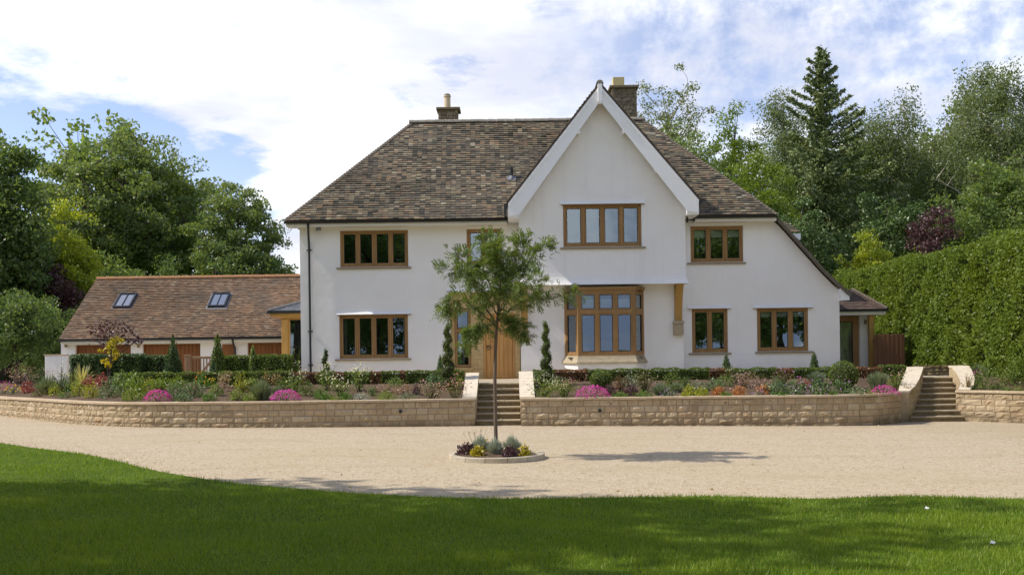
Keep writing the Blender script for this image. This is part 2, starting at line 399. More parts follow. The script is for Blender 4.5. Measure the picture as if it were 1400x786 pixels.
leaf('leaf_poplar', [(0.112, 0.156, 0.054), (0.163, 0.204, 0.078), (0.25, 0.276, 0.132)], .4)
leaf('leaf_spruce', [(0.099, 0.148, 0.061), (0.156, 0.206, 0.082), (0.229, 0.272, 0.108)], .12)
leaf('leaf_yew', [(0.051, 0.098, 0.03), (0.079, 0.14, 0.036), (0.121, 0.193, 0.049)], .12)
leaf('leaf_purple', [(0.05, 0.026, 0.036), (0.092, 0.044, 0.059), (0.143, 0.082, 0.09)], .25)
leaf('leaf_beech', [(0.088, 0.142, 0.017), (0.14, 0.205, 0.029), (0.207, 0.267, 0.047)], .42, .25, .5)
leaf('leaf_box', [(0.07, 0.115, 0.021), (0.109, 0.167, 0.028), (0.198, 0.25, 0.047)], .25, .35)
leaf('leaf_copper', [(.13, .062, .028), (.20, .10, .045), (.27, .16, .075)], .25)
leaf('leaf_young', [(0.08, 0.132, 0.03), (0.12, 0.178, 0.045), (0.185, 0.24, 0.08)], .4)
leaf('leaf_yellow', [(.30, .26, .015), (.42, .36, .025), (.50, .40, .03)], .4)
leaf('leaf_yellowgreen', [(.20, .25, .02), (.30, .33, .03), (.38, .40, .05)], .35)
leaf('leaf_silver', [(0.24, 0.288, 0.252), (0.348, 0.396, 0.36), (0.48, 0.528, 0.504)], .2)
leaf('leaf_greygreen', [(0.12, 0.174, 0.102), (0.18, 0.234, 0.15), (0.252, 0.3, 0.204)], .25)
leaf('leaf_bluegreen', [(0.078, 0.144, 0.054), (0.114, 0.192, 0.078), (0.174, 0.252, 0.12)], .25)
leaf('leaf_bright', [(.06, .15, .012), (.09, .20, .018), (.13, .25, .03)], .35)
leaf('leaf_olive', [(0.099, 0.105, 0.033), (0.143, 0.149, 0.05), (0.198, 0.198, 0.077)], .3)
leaf('leaf_red', [(.18, .018, .02), (.28, .04, .035), (.36, .10, .06)], .3)
leaf('leaf_pinkred', [(.25, .05, .07), (.36, .10, .11), (.45, .2, .16)], .3)
leaf('leaf_orange', [(.34, .11, .035), (.48, .20, .07), (.55, .32, .14)], .3)
leaf('leaf_pinkgrey', [(.26, .17, .14), (.36, .25, .21), (.44, .32, .27)], .25)
leaf('leaf_straw', [(0.4, 0.37, 0.17), (0.5, 0.48, 0.26), (0.26, 0.31, 0.11)], .3)
leaf('leaf_tan', [(.30, .20, .10), (.40, .30, .16), (.5, .4, .25)], .3)
leaf('petal_magenta', [(.46, .035, .32), (.60, .08, .46), (.70, .20, .60)], .3, .15)
leaf('petal_white', [(.75, .74, .66), (.82, .81, .74), (.85, .80, .62)], .3, .15)
leaf('petal_yellow', [(.75, .52, .02), (.80, .62, .04), (.8, .68, .2)], .3, .15)
leaf('petal_orange', [(.75, .25, .02), (.80, .34, .03), (.8, .45, .08)], .3, .15)
leaf('petal_pink', [(.62, .30, .40), (.70, .42, .48), (.75, .60, .60)], .3, .15)
leaf('petal_purple', [(.34, .12, .48), (.45, .20, .58), (.55, .35, .62)], .3, .15)
leaf('grass_blade', [(0.1, 0.195, 0.017), (0.14, 0.245, 0.022), (0.19, 0.29, 0.034), (0.32, 0.345, 0.09)], .35, .25, .7)
simple('bark', (.075, .062, .048), .95, .4, 9, .1, .8, 30)
simple('bark_young', (.15, .115, .085), .85, .4, 20, .2, .5, 60)
simple('bark_birch', (.42, .39, .34), .85, .5, 5, .2, .4, 30)
simple('twig_core_dark', (.035, .038, .020), .95, .3, 9, .1)  # real stems, plus the added dark cores inside hedges and topiary
# ---------------------------------------------------------------- the setting: ground, gravel, lawn, terrace, bed
rng = np.random.default_rng(11)
def gz(x): return -0.008*max(-25, min(20, x))
def catmull(pts, n=12):
    P = [np.array(p, float) for p in pts]; P = [2*P[0]-P[1]]+P+[2*P[-1]-P[-2]]; out = []
    for i in range(1, len(P)-2):
        for k in range(n):
            t = k/n; a, b, c, d = P[i-1], P[i], P[i+1], P[i+2]
            out.append(.5*((2*b)+(-a+c)*t+(2*a-5*b+4*c-d)*t*t+(-a+3*b-3*c+d)*t**3))
    out.append(P[-2]); return np.array(out)
WL = catmull([(-24, 38.5), (-20, 35.2), (-16.6, 32.0), (-14.2, 29.8), (-12.4, 28.2), (-11.2, 27.35), (-9.8, 26.75), (-8.0, 26.5), (-5.8, 26.42), (-3, 26.5), (-1.0, 26.62)])
WM = catmull([(.22, 26.52), (2.5, 26.38), (5.0, 26.22), (7.6, 26.05), (8.9, 26.05), (9.8, 26.35), (10.45, 26.95), (10.75, 27.6)])
WR = catmull([(12.35, 27.75), (12.9, 27.2), (13.8, 26.45), (16, 25.4), (20, 24.4)])
WALLXY = np.concatenate([WL, WM[::1], WR])
def Yw(x): return float(np.interp(x, WALLXY[:, 0], WALLXY[:, 1]))
COPE = 0.74
def bed_z(x, y):
    t = max(0.0, y-Yw(x)); z = .66+.115*t
    return min(z, 1.02)
def terr_z(x, y):
    z = 1.04
    if x < -8.2:
        k = min(1, (-8.2-x)/3.5); k = k*k*(3-2*k); z = 1.04-.35*k
    if y > 44: z += 0.04*(y-44)
    return z

g = MB(); g.poly((-900, -900, -.35), (900, -900, -.35), (900, 1500, -.35), (-900, 1500, -.35))
tag(g.build('ground', MAT['turf']), kind='structure')
gv = MB(); xs = np.linspace(-26, 24, 51); ys = [-4, 2, 6, 10, 14, 18, 22, 26, 30, 34, 40]
gv.add([(x, y, gz(x)) for y in ys for x in xs], [(j*51+i, j*51+i+1, (j+1)*51+i+1, (j+1)*51+i) for j in range(len(ys)-1) for i in range(50)])
tag(gv.build('gravel_drive', MAT['gravel']), kind='structure')

# lawn, its far edge taken from the curve of the drive
LE = catmull([(-24, 34), (-16.5, 27), (-11.0, 21.7), (-8.1, 19.2), (-6.0, 16.75), (-4.3, 15.2), (-2.75, 14.2), (-1.35, 13.65), (.0, 13.35), (1.3, 13.45), (2.6, 13.5), (4.0, 13.25), (5.2, 13.4), (6.9, 13.05), (10, 12.6), (24, 11.0)])
def lawn_edge(x): return float(np.interp(x, LE[:, 0], LE[:, 1]))
def lawn_z(x, y):
    t = lawn_edge(x)-y
    k = min(1, max(0, t/.10))
    s = min(1, max(0, t/9.0))
    return gz(x)-.03+.075*k+.26*s*s*(3-2*s) + .02*math.sin(x*.9+y*.7)*min(1, t/2) + .012*math.sin(2.3*x-1.9*y)*min(1, t/2)
lw = MB(); nx = 200; lx = np.linspace(-24, 24, nx); tt = [0, .04, .1, .2, .4, .7, 1, 1.5, 2, 2.6, 3.3, 4.1, 5, 6, 7.2, 8.6, 10, 14, 20, 40]
vs = []
for x in lx:
    e = lawn_edge(x)
    vs += [(x, e-t, lawn_z(x, e-t)) for t in tt]
m_ = len(tt)
lw.add(vs, [(i*m_+j, i*m_+j+1, (i+1)*m_+j+1, (i+1)*m_+j) for i in range(nx-1) for j in range(m_-1)])
tag(lw.build('lawn', MAT['turf'], smooth=True), kind='structure')
def grass():
    r = np.random.default_rng(5); P = []
    def patch(n, x0, x1, y0, y1, h, w):
        x = r.uniform(x0, x1, n); y = r.uniform(y0, y1, n)
        e = np.interp(x, LE[:, 0], LE[:, 1]); ok = (y < e+.02) & (np.abs(x) < .60*y+1.6)
        x, y, e = x[ok], y[ok], e[ok]; t = np.maximum(e-y, 0)
        gzx = -.008*x; s = np.clip(t/9, 0, 1)
        z = gzx-.03+.075*np.clip(t/.10, 0, 1)+.26*s*s*(3-2*s)+.02*np.sin(x*.9+y*.7)*np.minimum(1, t/2)+.012*np.sin(2.3*x-1.9*y)*np.minimum(1, t/2)
        n = len(x); a = r.uniform(0, 6.283, n); hh = h*r.uniform(.5, 1.25, n)
        patchy = .75+.5*(.5+.5*np.sin(x*1.7+1.3*np.sin(y*1.1))*np.sin(y*2.1+x*.6)); hh = hh*patchy
        lean = r.uniform(.1, .75, n); la = r.uniform(0, 6.283, n)
        c = np.stack([x, y, z-.008], 1); sd = np.stack([np.cos(a), np.sin(a), 0*a], 1)*(w*.5*r.uniform(.7, 1.3, n))[:, None]
        tip = c+np.stack([np.cos(la)*lean*hh, np.sin(la)*lean*hh, hh], 1)
        P.append(np.stack([c-sd, c+sd, tip], 1).reshape(-1, 3))
    patch(170000, -7.0, 7.5, 7.4, 11.2, .050, .010)
    patch(120000, -9, 10, 11, 14.5, .052, .012)
    patch(70000, -14, 2, 14.5, 24, .055, .015)
    o = quads('grass', np.concatenate(P), MAT['grass_blade'], tri=True); tag(o, kind='stuff')
grass()
def litter():
    r = np.random.default_rng(15); n = 420; x = r.uniform(-14, 13, n); k = r.random(n)
    y = np.where(k < .45, np.array([lawn_edge(a) for a in x])+np.abs(r.normal(0, .35, n))+.06, np.where(k < .75, np.array([Yw(a) for a in x])-.08-np.abs(r.normal(0, .22, n)), r.uniform(15, 25, n)))
    ok = y < np.array([Yw(a) for a in x])-.06; x, y = x[ok], y[ok]; n = len(x); z = np.array([gz(a) for a in x])+.012
    a = r.uniform(0, 6.28, n); s = r.uniform(.012, .034, n); d = np.stack([np.cos(a)*s, np.sin(a)*s, r.normal(0, .006, n)], 1); e = np.stack([-np.sin(a)*s*.55, np.cos(a)*s*.55, r.normal(0, .008, n)], 1); c = np.stack([x, y, z], 1)
    tag(quads('leaf_litter', np.stack([c-d, c+e, c+d, c-e], 1).reshape(-1, 3), MAT['leaf_tan']), kind='stuff')
    n = 2600; x = r.uniform(-13, 12, n); e0 = np.array([lawn_edge(a) for a in x]); y = e0+.02+np.abs(r.normal(0, .9, n)); ok = y < 25; x, y = x[ok], y[ok]; n = len(x); z = np.array([gz(a) for a in x])
    a = r.uniform(0, 6.28, n); s = r.uniform(.006, .014, n); c = np.stack([x, y, z+s*.3], 1); up = np.stack([0*x, 0*x, s*.8], 1); V = []
    for q in range(4):
        p0 = c+np.stack([np.cos(a+q*1.5708)*s, np.sin(a+q*1.5708)*s, -s*.4], 1); p1 = c+np.stack([np.cos(a+(q+1)*1.5708)*s, np.sin(a+(q+1)*1.5708)*s, -s*.4], 1); V.append(np.stack([p0, p1, c+up], 1).reshape(-1, 3))
    tag(quads('loose_stones', np.concatenate(V), MAT['coping_stone'], tri=True), kind='stuff')
litter()

# planting bed and terrace: columns that follow the wall
STEP_C = (-1.02, .22); STEP_R = (11.95, 13.30)
def columns(name, material, x0, x1, nx, yfun0, yfun1, ny, zfun, jit=0.0):
    b = MB(); vs = []; xs_ = np.linspace(x0, x1, nx)
    for x in xs_:
        a, c = yfun0(x), yfun1(x)
        for k in range(ny):
            y = a+(c-a)*k/(ny-1); vs.append((x, y, zfun(x, y)+jit*(rng.random()-.5)))
    b.add(vs, [(i*ny+j, (i+1)*ny+j, (i+1)*ny+j+1, i*ny+j+1) for i in range(nx-1) for j in range(ny-1)])
    return b.build(name, material, smooth=True)
def bed_y0(x): return max(Yw(x)+.16, 27.4+(x-10.62)*1.62 if 10.62 < x < 12.3 else 0)
def bed_y1(x): return (max(31.0, Yw(x)+1.5) if x > -9.5 else max(34.5, Yw(x)+3)) if not 12.5 < x < 13.9 else max(bed_y0(x)+.05, min(31.0, 27.75+(x-12.78)*3.2))
for (a, b_) in ((-24, STEP_C[0]-.15), (STEP_C[1]+.15, 12.0), (12.78, 19)):
    n_ = int((b_-a)/.09)
    tag(columns('planting_bed', MAT['soil'], a, b_, n_, bed_y0, bed_y1, 48, bed_z, .05), kind='structure')
simple('paving', (.42, .36, .27), .9, .2, 3, .2, .4, 20)
for (a, b_) in ((-30, STEP_C[0]-.15), (STEP_C[1]+.15, STEP_R[0]-.05), (STEP_R[1]+.05, 40)):
    tag(columns('terrace', MAT['paving'], a, b_, 60, lambda x: max(31.0, Yw(x)+1.5) if x > -9.5 else max(34.5, Yw(x)+3), lambda x: 44.0, 10, terr_z), kind='structure')
for s_ in (STEP_C, STEP_R):
    tag(columns('terrace', MAT['paving'], s_[0]-.15, s_[1]+.15, 4, lambda x: 29.72, lambda x: 44.0, 10, lambda x, y: terr_z(x, y)+.0), kind='structure')
tag(columns('back_lawn', MAT['turf'], -70, 80, 40, lambda x: 44.0, lambda x: 140.0, 12, lambda x, y: terr_z(x, y)), kind='structure')

# ---------------------------------------------------------------- retaining walls
def resample(path, step):
    seg = np.linalg.norm(np.diff(path, axis=0), axis=1); s = np.concatenate([[0], np.cumsum(seg)])
    return s, s[-1]
def at_s(path, s, q):
    x = np.interp(q, s, path[:, 0]); y = np.interp(q, s, path[:, 1])
    e = .05; x2 = np.interp(min(q+e, s[-1]), s, path[:, 0]); y2 = np.interp(min(q+e, s[-1]), s, path[:, 1])
    x1 = np.interp(max(q-e, 0), s, path[:, 0]); y1 = np.interp(max(q-e, 0), s, path[:, 1])
    d = Vector((x2-x1, y2-y1, 0)).normalized(); return Vector((x, y, 0)), d, Vector((d.y, -d.x, 0))     # point, along, outward
def rock_block(r, p, d, n, l, z0, z1, proud):
    """one rock-faced block: a pillowed, uneven front face on a short body"""
    nu, nv = 6, 4; vs = []
    ph = r.uniform(0, 6.28, 4)
    for j in range(nv):
        for i in range(nu):
            u, v = i/(nu-1), j/(nv-1)
            edge = min(u, 1-u)*2.6*l/.4; ev = min(v, 1-v)*3.2
            pill = min(1, edge)**.6*min(1, ev)**.6
            h = proud*pill*(.65+.35*math.sin(ph[0]+7*u)+.4*math.sin(ph[1]+6*v+4*u))+r.normal(0, .007)*pill
            jx = r.normal(0, .008) if 0 < i < nu-1 else 0; jz = r.normal(0, .006) if 0 < j < nv-1 else 0
            vs.append(p+d*(l*u+jx)+n*h+Vector((0, 0, z0+(z1-z0)*v+jz)))
    f = [(j*nu+i, j*nu+i+1, (j+1)*nu+i+1, (j+1)*nu+i) for j in range(nv-1) for i in range(nu-1)]
    b0 = len(vs); vs += [vs[0]-n*.08, vs[nu-1]-n*.08, vs[nu*nv-1]-n*.08, vs[nu*(nv-1)]-n*.08]
    f += [tuple([b0]+[b0+1]+list(range(nu-1, -1, -1))), tuple([b0+1, b0+2]+[j*nu+nu-1 for j in range(nv-1, -1, -1)]),
          tuple([b0+2, b0+3]+[(nv-1)*nu+i for i in range(nu)]), tuple([b0+3, b0]+[j*nu for j in range(nv)])]
    return vs, f
def retaining_wall(path, label, seed, top=COPE, extras=None):
    r = np.random.default_rng(seed); s, L = resample(path, .1)
    p0, _, _ = at_s(path, s, L*.5); root = thing('retaining_wall', label, 'garden wall', (p0.x, p0.y, gz(p0.x)))
    body = MB(); blocks = MB(); cop = MB()
    q = np.arange(0, L+.01, .15); vs = []
    for qq in q:
        p, d, n = at_s(path, s, min(qq, L)); a = p-n*.004-n*.0; b = p-n*.36
        vs += [(a.x, a.y, -.3), (a.x, a.y, top-.062), (b.x, b.y, top-.062), (b.x, b.y, -.3)]
    body.add(vs, [(i*4+k, (i+1)*4+k, (i+1)*4+k+1, i*4+k+1) for i in range(len(q)-1) for k in range(3)])
    body.add(vs[:4], [(0, 1, 2, 3)]); body.add(vs[-4:], [(3, 2, 1, 0)])
    ch = .166; z0 = top-.068-4*ch; rows = [(z0+i*ch, z0+(i+1)*ch) for i in range(4)]; rows.insert(0, (z0-ch, z0))
    for ri, (a, b) in enumerate(rows):
        qq = -r.uniform(0, .3)
        while qq < L:
            l = r.choice([.17, .23, .28, .34, .40, .52])*r.uniform(.9, 1.1); l0, l1 = max(qq, 0), min(qq+l, L)
            if l1-l0 > .06:
                p, d, n = at_s(path, s, (l0+l1)/2); p = p-d*(l1-l0)/2
                j = .009
                v, f = rock_block(r, p+d*j, d, n, l1-l0-2*j, a+.008, b-.008, r.uniform(.014, .038)); blocks.add(v, f)
            qq += l
    qq = 0.0
    while qq < L-.05:
        l = r.uniform(.5, .95); l1 = min(qq+l, L)
        if L-l1 < .25: l1 = L
        m = max(2, int((l1-qq)/.12)); vs = []
        for k in range(m+1):
            u = qq+.003+(l1-qq-.006)*k/m; p, d, n = at_s(path, s, u); jz = .0
            a = p+n*.045; b = p-n*.30
            vs += [(a.x, a.y, top-.058), (a.x, a.y, top-.006), (a.x-n.x*.008, a.y-n.y*.008, top), (b.x, b.y, top), (b.x, b.y, top-.058)]
        hj = r.normal(0, .003); vs = [(x, y, z+hj) for x, y, z in vs]
        f = [(i*5+k, (i+1)*5+k, (i+1)*5+(k+1) % 5, i*5+(k+1) % 5) for i in range(m) for k in range(5)]
        f += [(0, 1, 2, 3, 4), tuple(m*5+k for k in (4, 3, 2, 1, 0))]; cop.add(vs, f); qq = l1
    body.build('mortar_core', MAT['mortar'], root); blocks.build('stone_face', MAT['wall_stone'], root); cop.build('coping', MAT['coping_stone'], root)
    if extras: extras(root, path, s)
    return root
def drain(root, x, z):
    y = Yw(x)-.045
    m = MB(); m.tube([(x, y, z), (x, y-.012, z)], [.05, .044], 12); m.build('drain_outlet', MAT['black_metal'], root)
def flank(root, pts, w0, material='pale_stone', name='ramp_coping', faced=False):
    """stone flank of a flight of steps, its coping falling from the terrace to the wall: pts = (x_in, x_out, y, z_top)"""
    b, c = MB(), MB(); vs, cs = [], []
    for (a, o, y, z) in pts:
        vs += [(a, y, -.25), (a, y, z-.055), (o, y, z-.055), (o, y, -.25)]
        cs += [(a-.02*(1 if o > a else -1), y, z-.052), (a-.02*(1 if o > a else -1), y, z), (o+.02*(1 if o > a else -1), y, z), (o+.02*(1 if o > a else -1), y, z-.052)]
    n = len(pts)
    b.add(vs, [(i*4+k, (i+1)*4+k, (i+1)*4+k+1, i*4+k+1) for i in range(n-1) for k in range(3)]+[(0, 1, 2, 3), tuple((n-1)*4+k for k in (3, 2, 1, 0))])
    c.add(cs, [(i*4+k, (i+1)*4+k, (i+1)*4+(k+1) % 4, i*4+(k+1) % 4) for i in range(n-1) for k in range(4)]+[(0, 1, 2, 3), tuple((n-1)*4+k for k in (3, 2, 1, 0))])
    if faced:
        r = np.random.default_rng(17); m = MB()
        for p_, q_ in zip(pts[:-1], pts[1:]):
            A, B = Vector((p_[0], p_[2], 0)), Vector((q_[0], q_[2], 0)); d = (B-A).normalized(); nn = Vector((d.y, -d.x, 0)); L = (B-A).length; z = -.1
            while z < min(p_[3], q_[3])-.12:
                u = 0
                while u < L-.03:
                    l = min(r.uniform(.2, .4), L-u)
                    if L-u-l < .12: l = L-u
                    v, f = rock_block(r, A+d*(u+.006), d, nn, l-.012, z+.006, z+.154, .02); m.add(v, f); u += l
                z += .16
        m.build('flank_stones', MAT['wall_stone'], root)
    fix_normals(b.build('flank_wall', MAT['wall_stone'], root)); fix_normals(c.build(name, MAT[material], root))
def ex_left(root, path, s):
    drain(root, X_(548, 562, 26.5), Z_(548, 562, 26.5))
    flank(root, [(-1.0, -1.34, 26.80, .76), (-1.0, -1.34, 27.1, .80), (-1.0, -1.34, 28.0, 1.02), (-1.0, -1.34, 29.0, 1.30), (-1.0, -1.34, 29.2, 1.36), (-1.0, -1.34, 29.75, 1.36)], .36)
def ex_mid(root, path, s):
    drain(root, X_(820, 561, 26.35), Z_(820, 561, 26.35))
    flank(root, [(.21, .58, 26.72, .76), (.21, .58, 27.1, .80), (.21, .58, 28.0, 1.02), (.21, .58, 29.0, 1.32), (.21, .58, 29.2, 1.38), (.21, .58, 29.75, 1.38)], .36)
    flank(root, [(10.86, 10.60, 27.3, .76), (11.25, 10.86, 27.9, .86), (11.62, 11.18, 28.5, 1.03), (11.95, 11.50, 29.1, 1.22), (12.16, 11.72, 29.5, 1.36), (12.30, 11.86, 29.9, 1.36)], .36, faced=True)
def ex_right(root, path, s):
    flank(root, [(12.43, 12.72, 27.72, .76), (12.66, 13.0, 28.1, .87), (12.88, 13.26, 28.6, 1.04), (13.02, 13.46, 29.2, 1.26), (13.08, 13.56, 29.6, 1.37), (13.14, 13.64, 29.95, 1.38)], .36)
retaining_wall(WL, 'long curved honey stone retaining wall left of the central steps, with a round drain outlet', 3, extras=ex_left)
retaining_wall(WM, 'bowed honey stone retaining wall between the central steps and the right-hand steps', 4, extras=ex_mid)
retaining_wall(WR, 'short sunlit rough stone retaining wall beside the tall hedge, right of the side steps', 6, extras=ex_right)
def steps(label, x0, x1, y0, y1, n, ztop, seed, skew=0.0, narrow=0.0):
    r = np.random.default_rng(seed); root = thing('stone_steps', label, 'steps', ((x0+x1)/2, y0, 0))
    z00 = gz((x0+x1)/2); rise = (ztop-z00)/n; go = (y1-y0)/(n-1)
    for i in range(n):
        a, b = x0+skew*i+narrow*i, x1+skew*i-narrow*i; ya = y0+go*i; za = z00+rise*i; zb = z00+rise*(i+1)
        st = MB(); x = a
        while x < b-.05:
            l = r.uniform(.28, .6); xb = min(x+l, b)
            if b-xb < .15: xb = b
            hs = [(za-.05, zb-.045)]
            for (h0, h1) in hs:
                v, f = rock_block(r, Vector((x+.004, ya, 0)), Vector((1, 0, 0)), Vector((0, -1, 0)), xb-x-.008, h0, h1, .02); st.add(v, f)
            x = xb
        st.box(a, b, ya+.01, ya+go+.1 if i < n-1 else ya+.5, za-.05, zb-.05)
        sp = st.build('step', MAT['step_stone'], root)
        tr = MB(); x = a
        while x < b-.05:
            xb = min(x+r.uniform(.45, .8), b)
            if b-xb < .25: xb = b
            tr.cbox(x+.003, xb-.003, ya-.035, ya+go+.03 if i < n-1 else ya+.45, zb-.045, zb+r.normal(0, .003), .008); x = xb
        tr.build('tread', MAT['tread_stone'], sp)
    return root
steps('flight of worn stone steps rising to the front door behind the young tree', -1.0, .21, 26.78, 29.3, 7, 1.05, 8)
steps('flight of mossy stone steps at the end of the hedge, between two pale ramped copings', 10.92, 12.42, 27.35, 29.6, 8, 1.05, 9, skew=.137, narrow=.042)
# rough low stone wall under the hedge behind the side steps
def rough_wall():
    r = np.random.default_rng(21); root = thing('rubble_wall', 'low dark rubble wall at the foot of the tall hedge behind the side steps', 'garden wall', (13.4, 31.6, 1.0))
    m = MB(); core = MB(); core.box(12.75, 14.2, 31.5, 31.8, .9, 1.33)
    for k in range(4):
        x = 12.75
        while x < 14.2:
            l = r.uniform(.15, .4); v, f = rock_block(r, Vector((x+.006, 31.5, 0)), Vector((1, 0, 0)), Vector((0, -1, 0)), l-.012, .95+.105*k, .95+.105*(k+1)-.01, .045); m.add(v, f); x += l
    core.build('mortar_core', MAT['chimney_mortar'], root); m.build('stone_face', MAT['step_stone'], root)
rough_wall()
# ---------------------------------------------------------------- the house
def tile_slope(name, o, u, v, left, right, vlen, material, parent, tw=.175, gauge=.122, th=.042, seed=1, wav=.017):
    r = random.Random(seed); o, u, v = Vector(o), Vector(u).normalized(), Vector(v).normalized(); n = u.cross(v).normalized()
    if n.z < 0: n = -n
    V, Fc = [], []; nc = int(vlen/gauge)
    ph = [r.uniform(0, 6.28) for _ in range(4)]
    for j in range(nc+1):
        v0 = j*gauge; v1 = min(v0+gauge*1.3, vlen)
        if v0 > vlen-.01: break
        a0, b0 = left(v0), right(v0); x = a0-(tw*.5 if j % 2 else 0)-r.uniform(0, .02)
        while x < b0:
            xa, xb = max(x, a0), min(x+tw-.004, b0)
            if xb-xa > .015:
                wv = wav*(math.sin(x*.9+ph[0]+j*.35)+.6*math.sin(x*2.3+ph[1]-j*.5))+r.gauss(0, .004)
                lift = th*r.uniform(.8, 1.25); lift += .012*(math.sin(x*.55+ph[2])*math.sin(v0*.8+ph[3]))
                xc1, xc2 = max(xa, left(v1)-.02), min(xb, right(v1)+.02)
                if xc2 < xc1: xc1 = xc2 = (xa+xb)/2
                t2 = r.gauss(0, .003); base = len(V)
                for (uu, vv, h) in ((xa, v0+wv, 0), (xb, v0+wv, 0), (xb, v0+wv, lift+t2), (xa, v0+wv, lift-t2), (xc2, v1, .005), (xc1, v1, .005)):
                    V.append(o+u*uu+v*vv+n*h)
                Fc += [tuple(base+i for i in q) for q in ((0, 1, 2, 3), (3, 2, 4, 5), (0, 3, 5), (1, 4, 2))]
            x += tw
    m = MB(); m.v = [tuple(p) for p in V]; m.f = Fc; m.m = [0]*len(Fc)
    return m.build(name, MAT[material], parent)
def half_round(m, p, q, r, lift=0.0, n=6, seg=.33, jit=.004, rr=random.Random(4)):
    """row of half-round ridge tiles from p to q"""
    p, q = Vector(p), Vector(q); L = (q-p).length; k = max(1, round(L/seg)); d = (q-p)/k
    side = d.cross(Vector((0, 0, 1))).normalized(); up = side.cross(d).normalized()
    for i in range(k):
        a = p+d*(i+.01)+up*(lift+rr.gauss(0, jit)); b = p+d*(i+.99)+up*(lift+rr.gauss(0, jit))
        vs = []
        for e, s in ((a, 1.0), (b, .93)):
            vs += [e+side*(r*s*math.cos(math.pi*t/n))+up*(r*s*math.sin(math.pi*t/n)) for t in range(n+1)]
        f = [(t, t+1, n+2+t, n+1+t) for t in range(n)]+[tuple(range(n+1)), tuple(range(2*n+1, n, -1))]
        m.add(vs, f)
def wall_face(m, xs, zbot, ztop, holes, y, rev=.12):
    """front face at y with rectangular openings; ztop(x) gives the head of the wall"""
    br = sorted(set([round(a, 4) for a in xs]+[round(h[i], 4) for h in holes for i in (0, 1)]))
    for xa, xb in zip(br[:-1], br[1:]):
        xm = (xa+xb)/2; cuts = sorted([(h[2], h[3]) for h in holes if h[0]-1e-3 < xm < h[1]+1e-3]); z = zbot
        for (h0, h1) in cuts:
            m.poly((xa, y, z), (xb, y, z), (xb, y, h0), (xa, y, h0)); z = h1
        m.poly((xa, y, z), (xb, y, z), (xb, y, ztop(xb)), (xa, y, ztop(xa)))
    for (a, b, c, d) in holes:
        m.poly((a, y, c), (a, y, d), (a, y+rev, d), (a, y+rev, c)); m.poly((b, y, d), (b, y, c), (b, y+rev, c), (b, y+rev, d))
        m.poly((a, y, d), (b, y, d), (b, y+rev, d), (a, y+rev, d)); m.poly((b, y, c), (a, y, c), (a, y+rev, c), (b, y+rev, c))

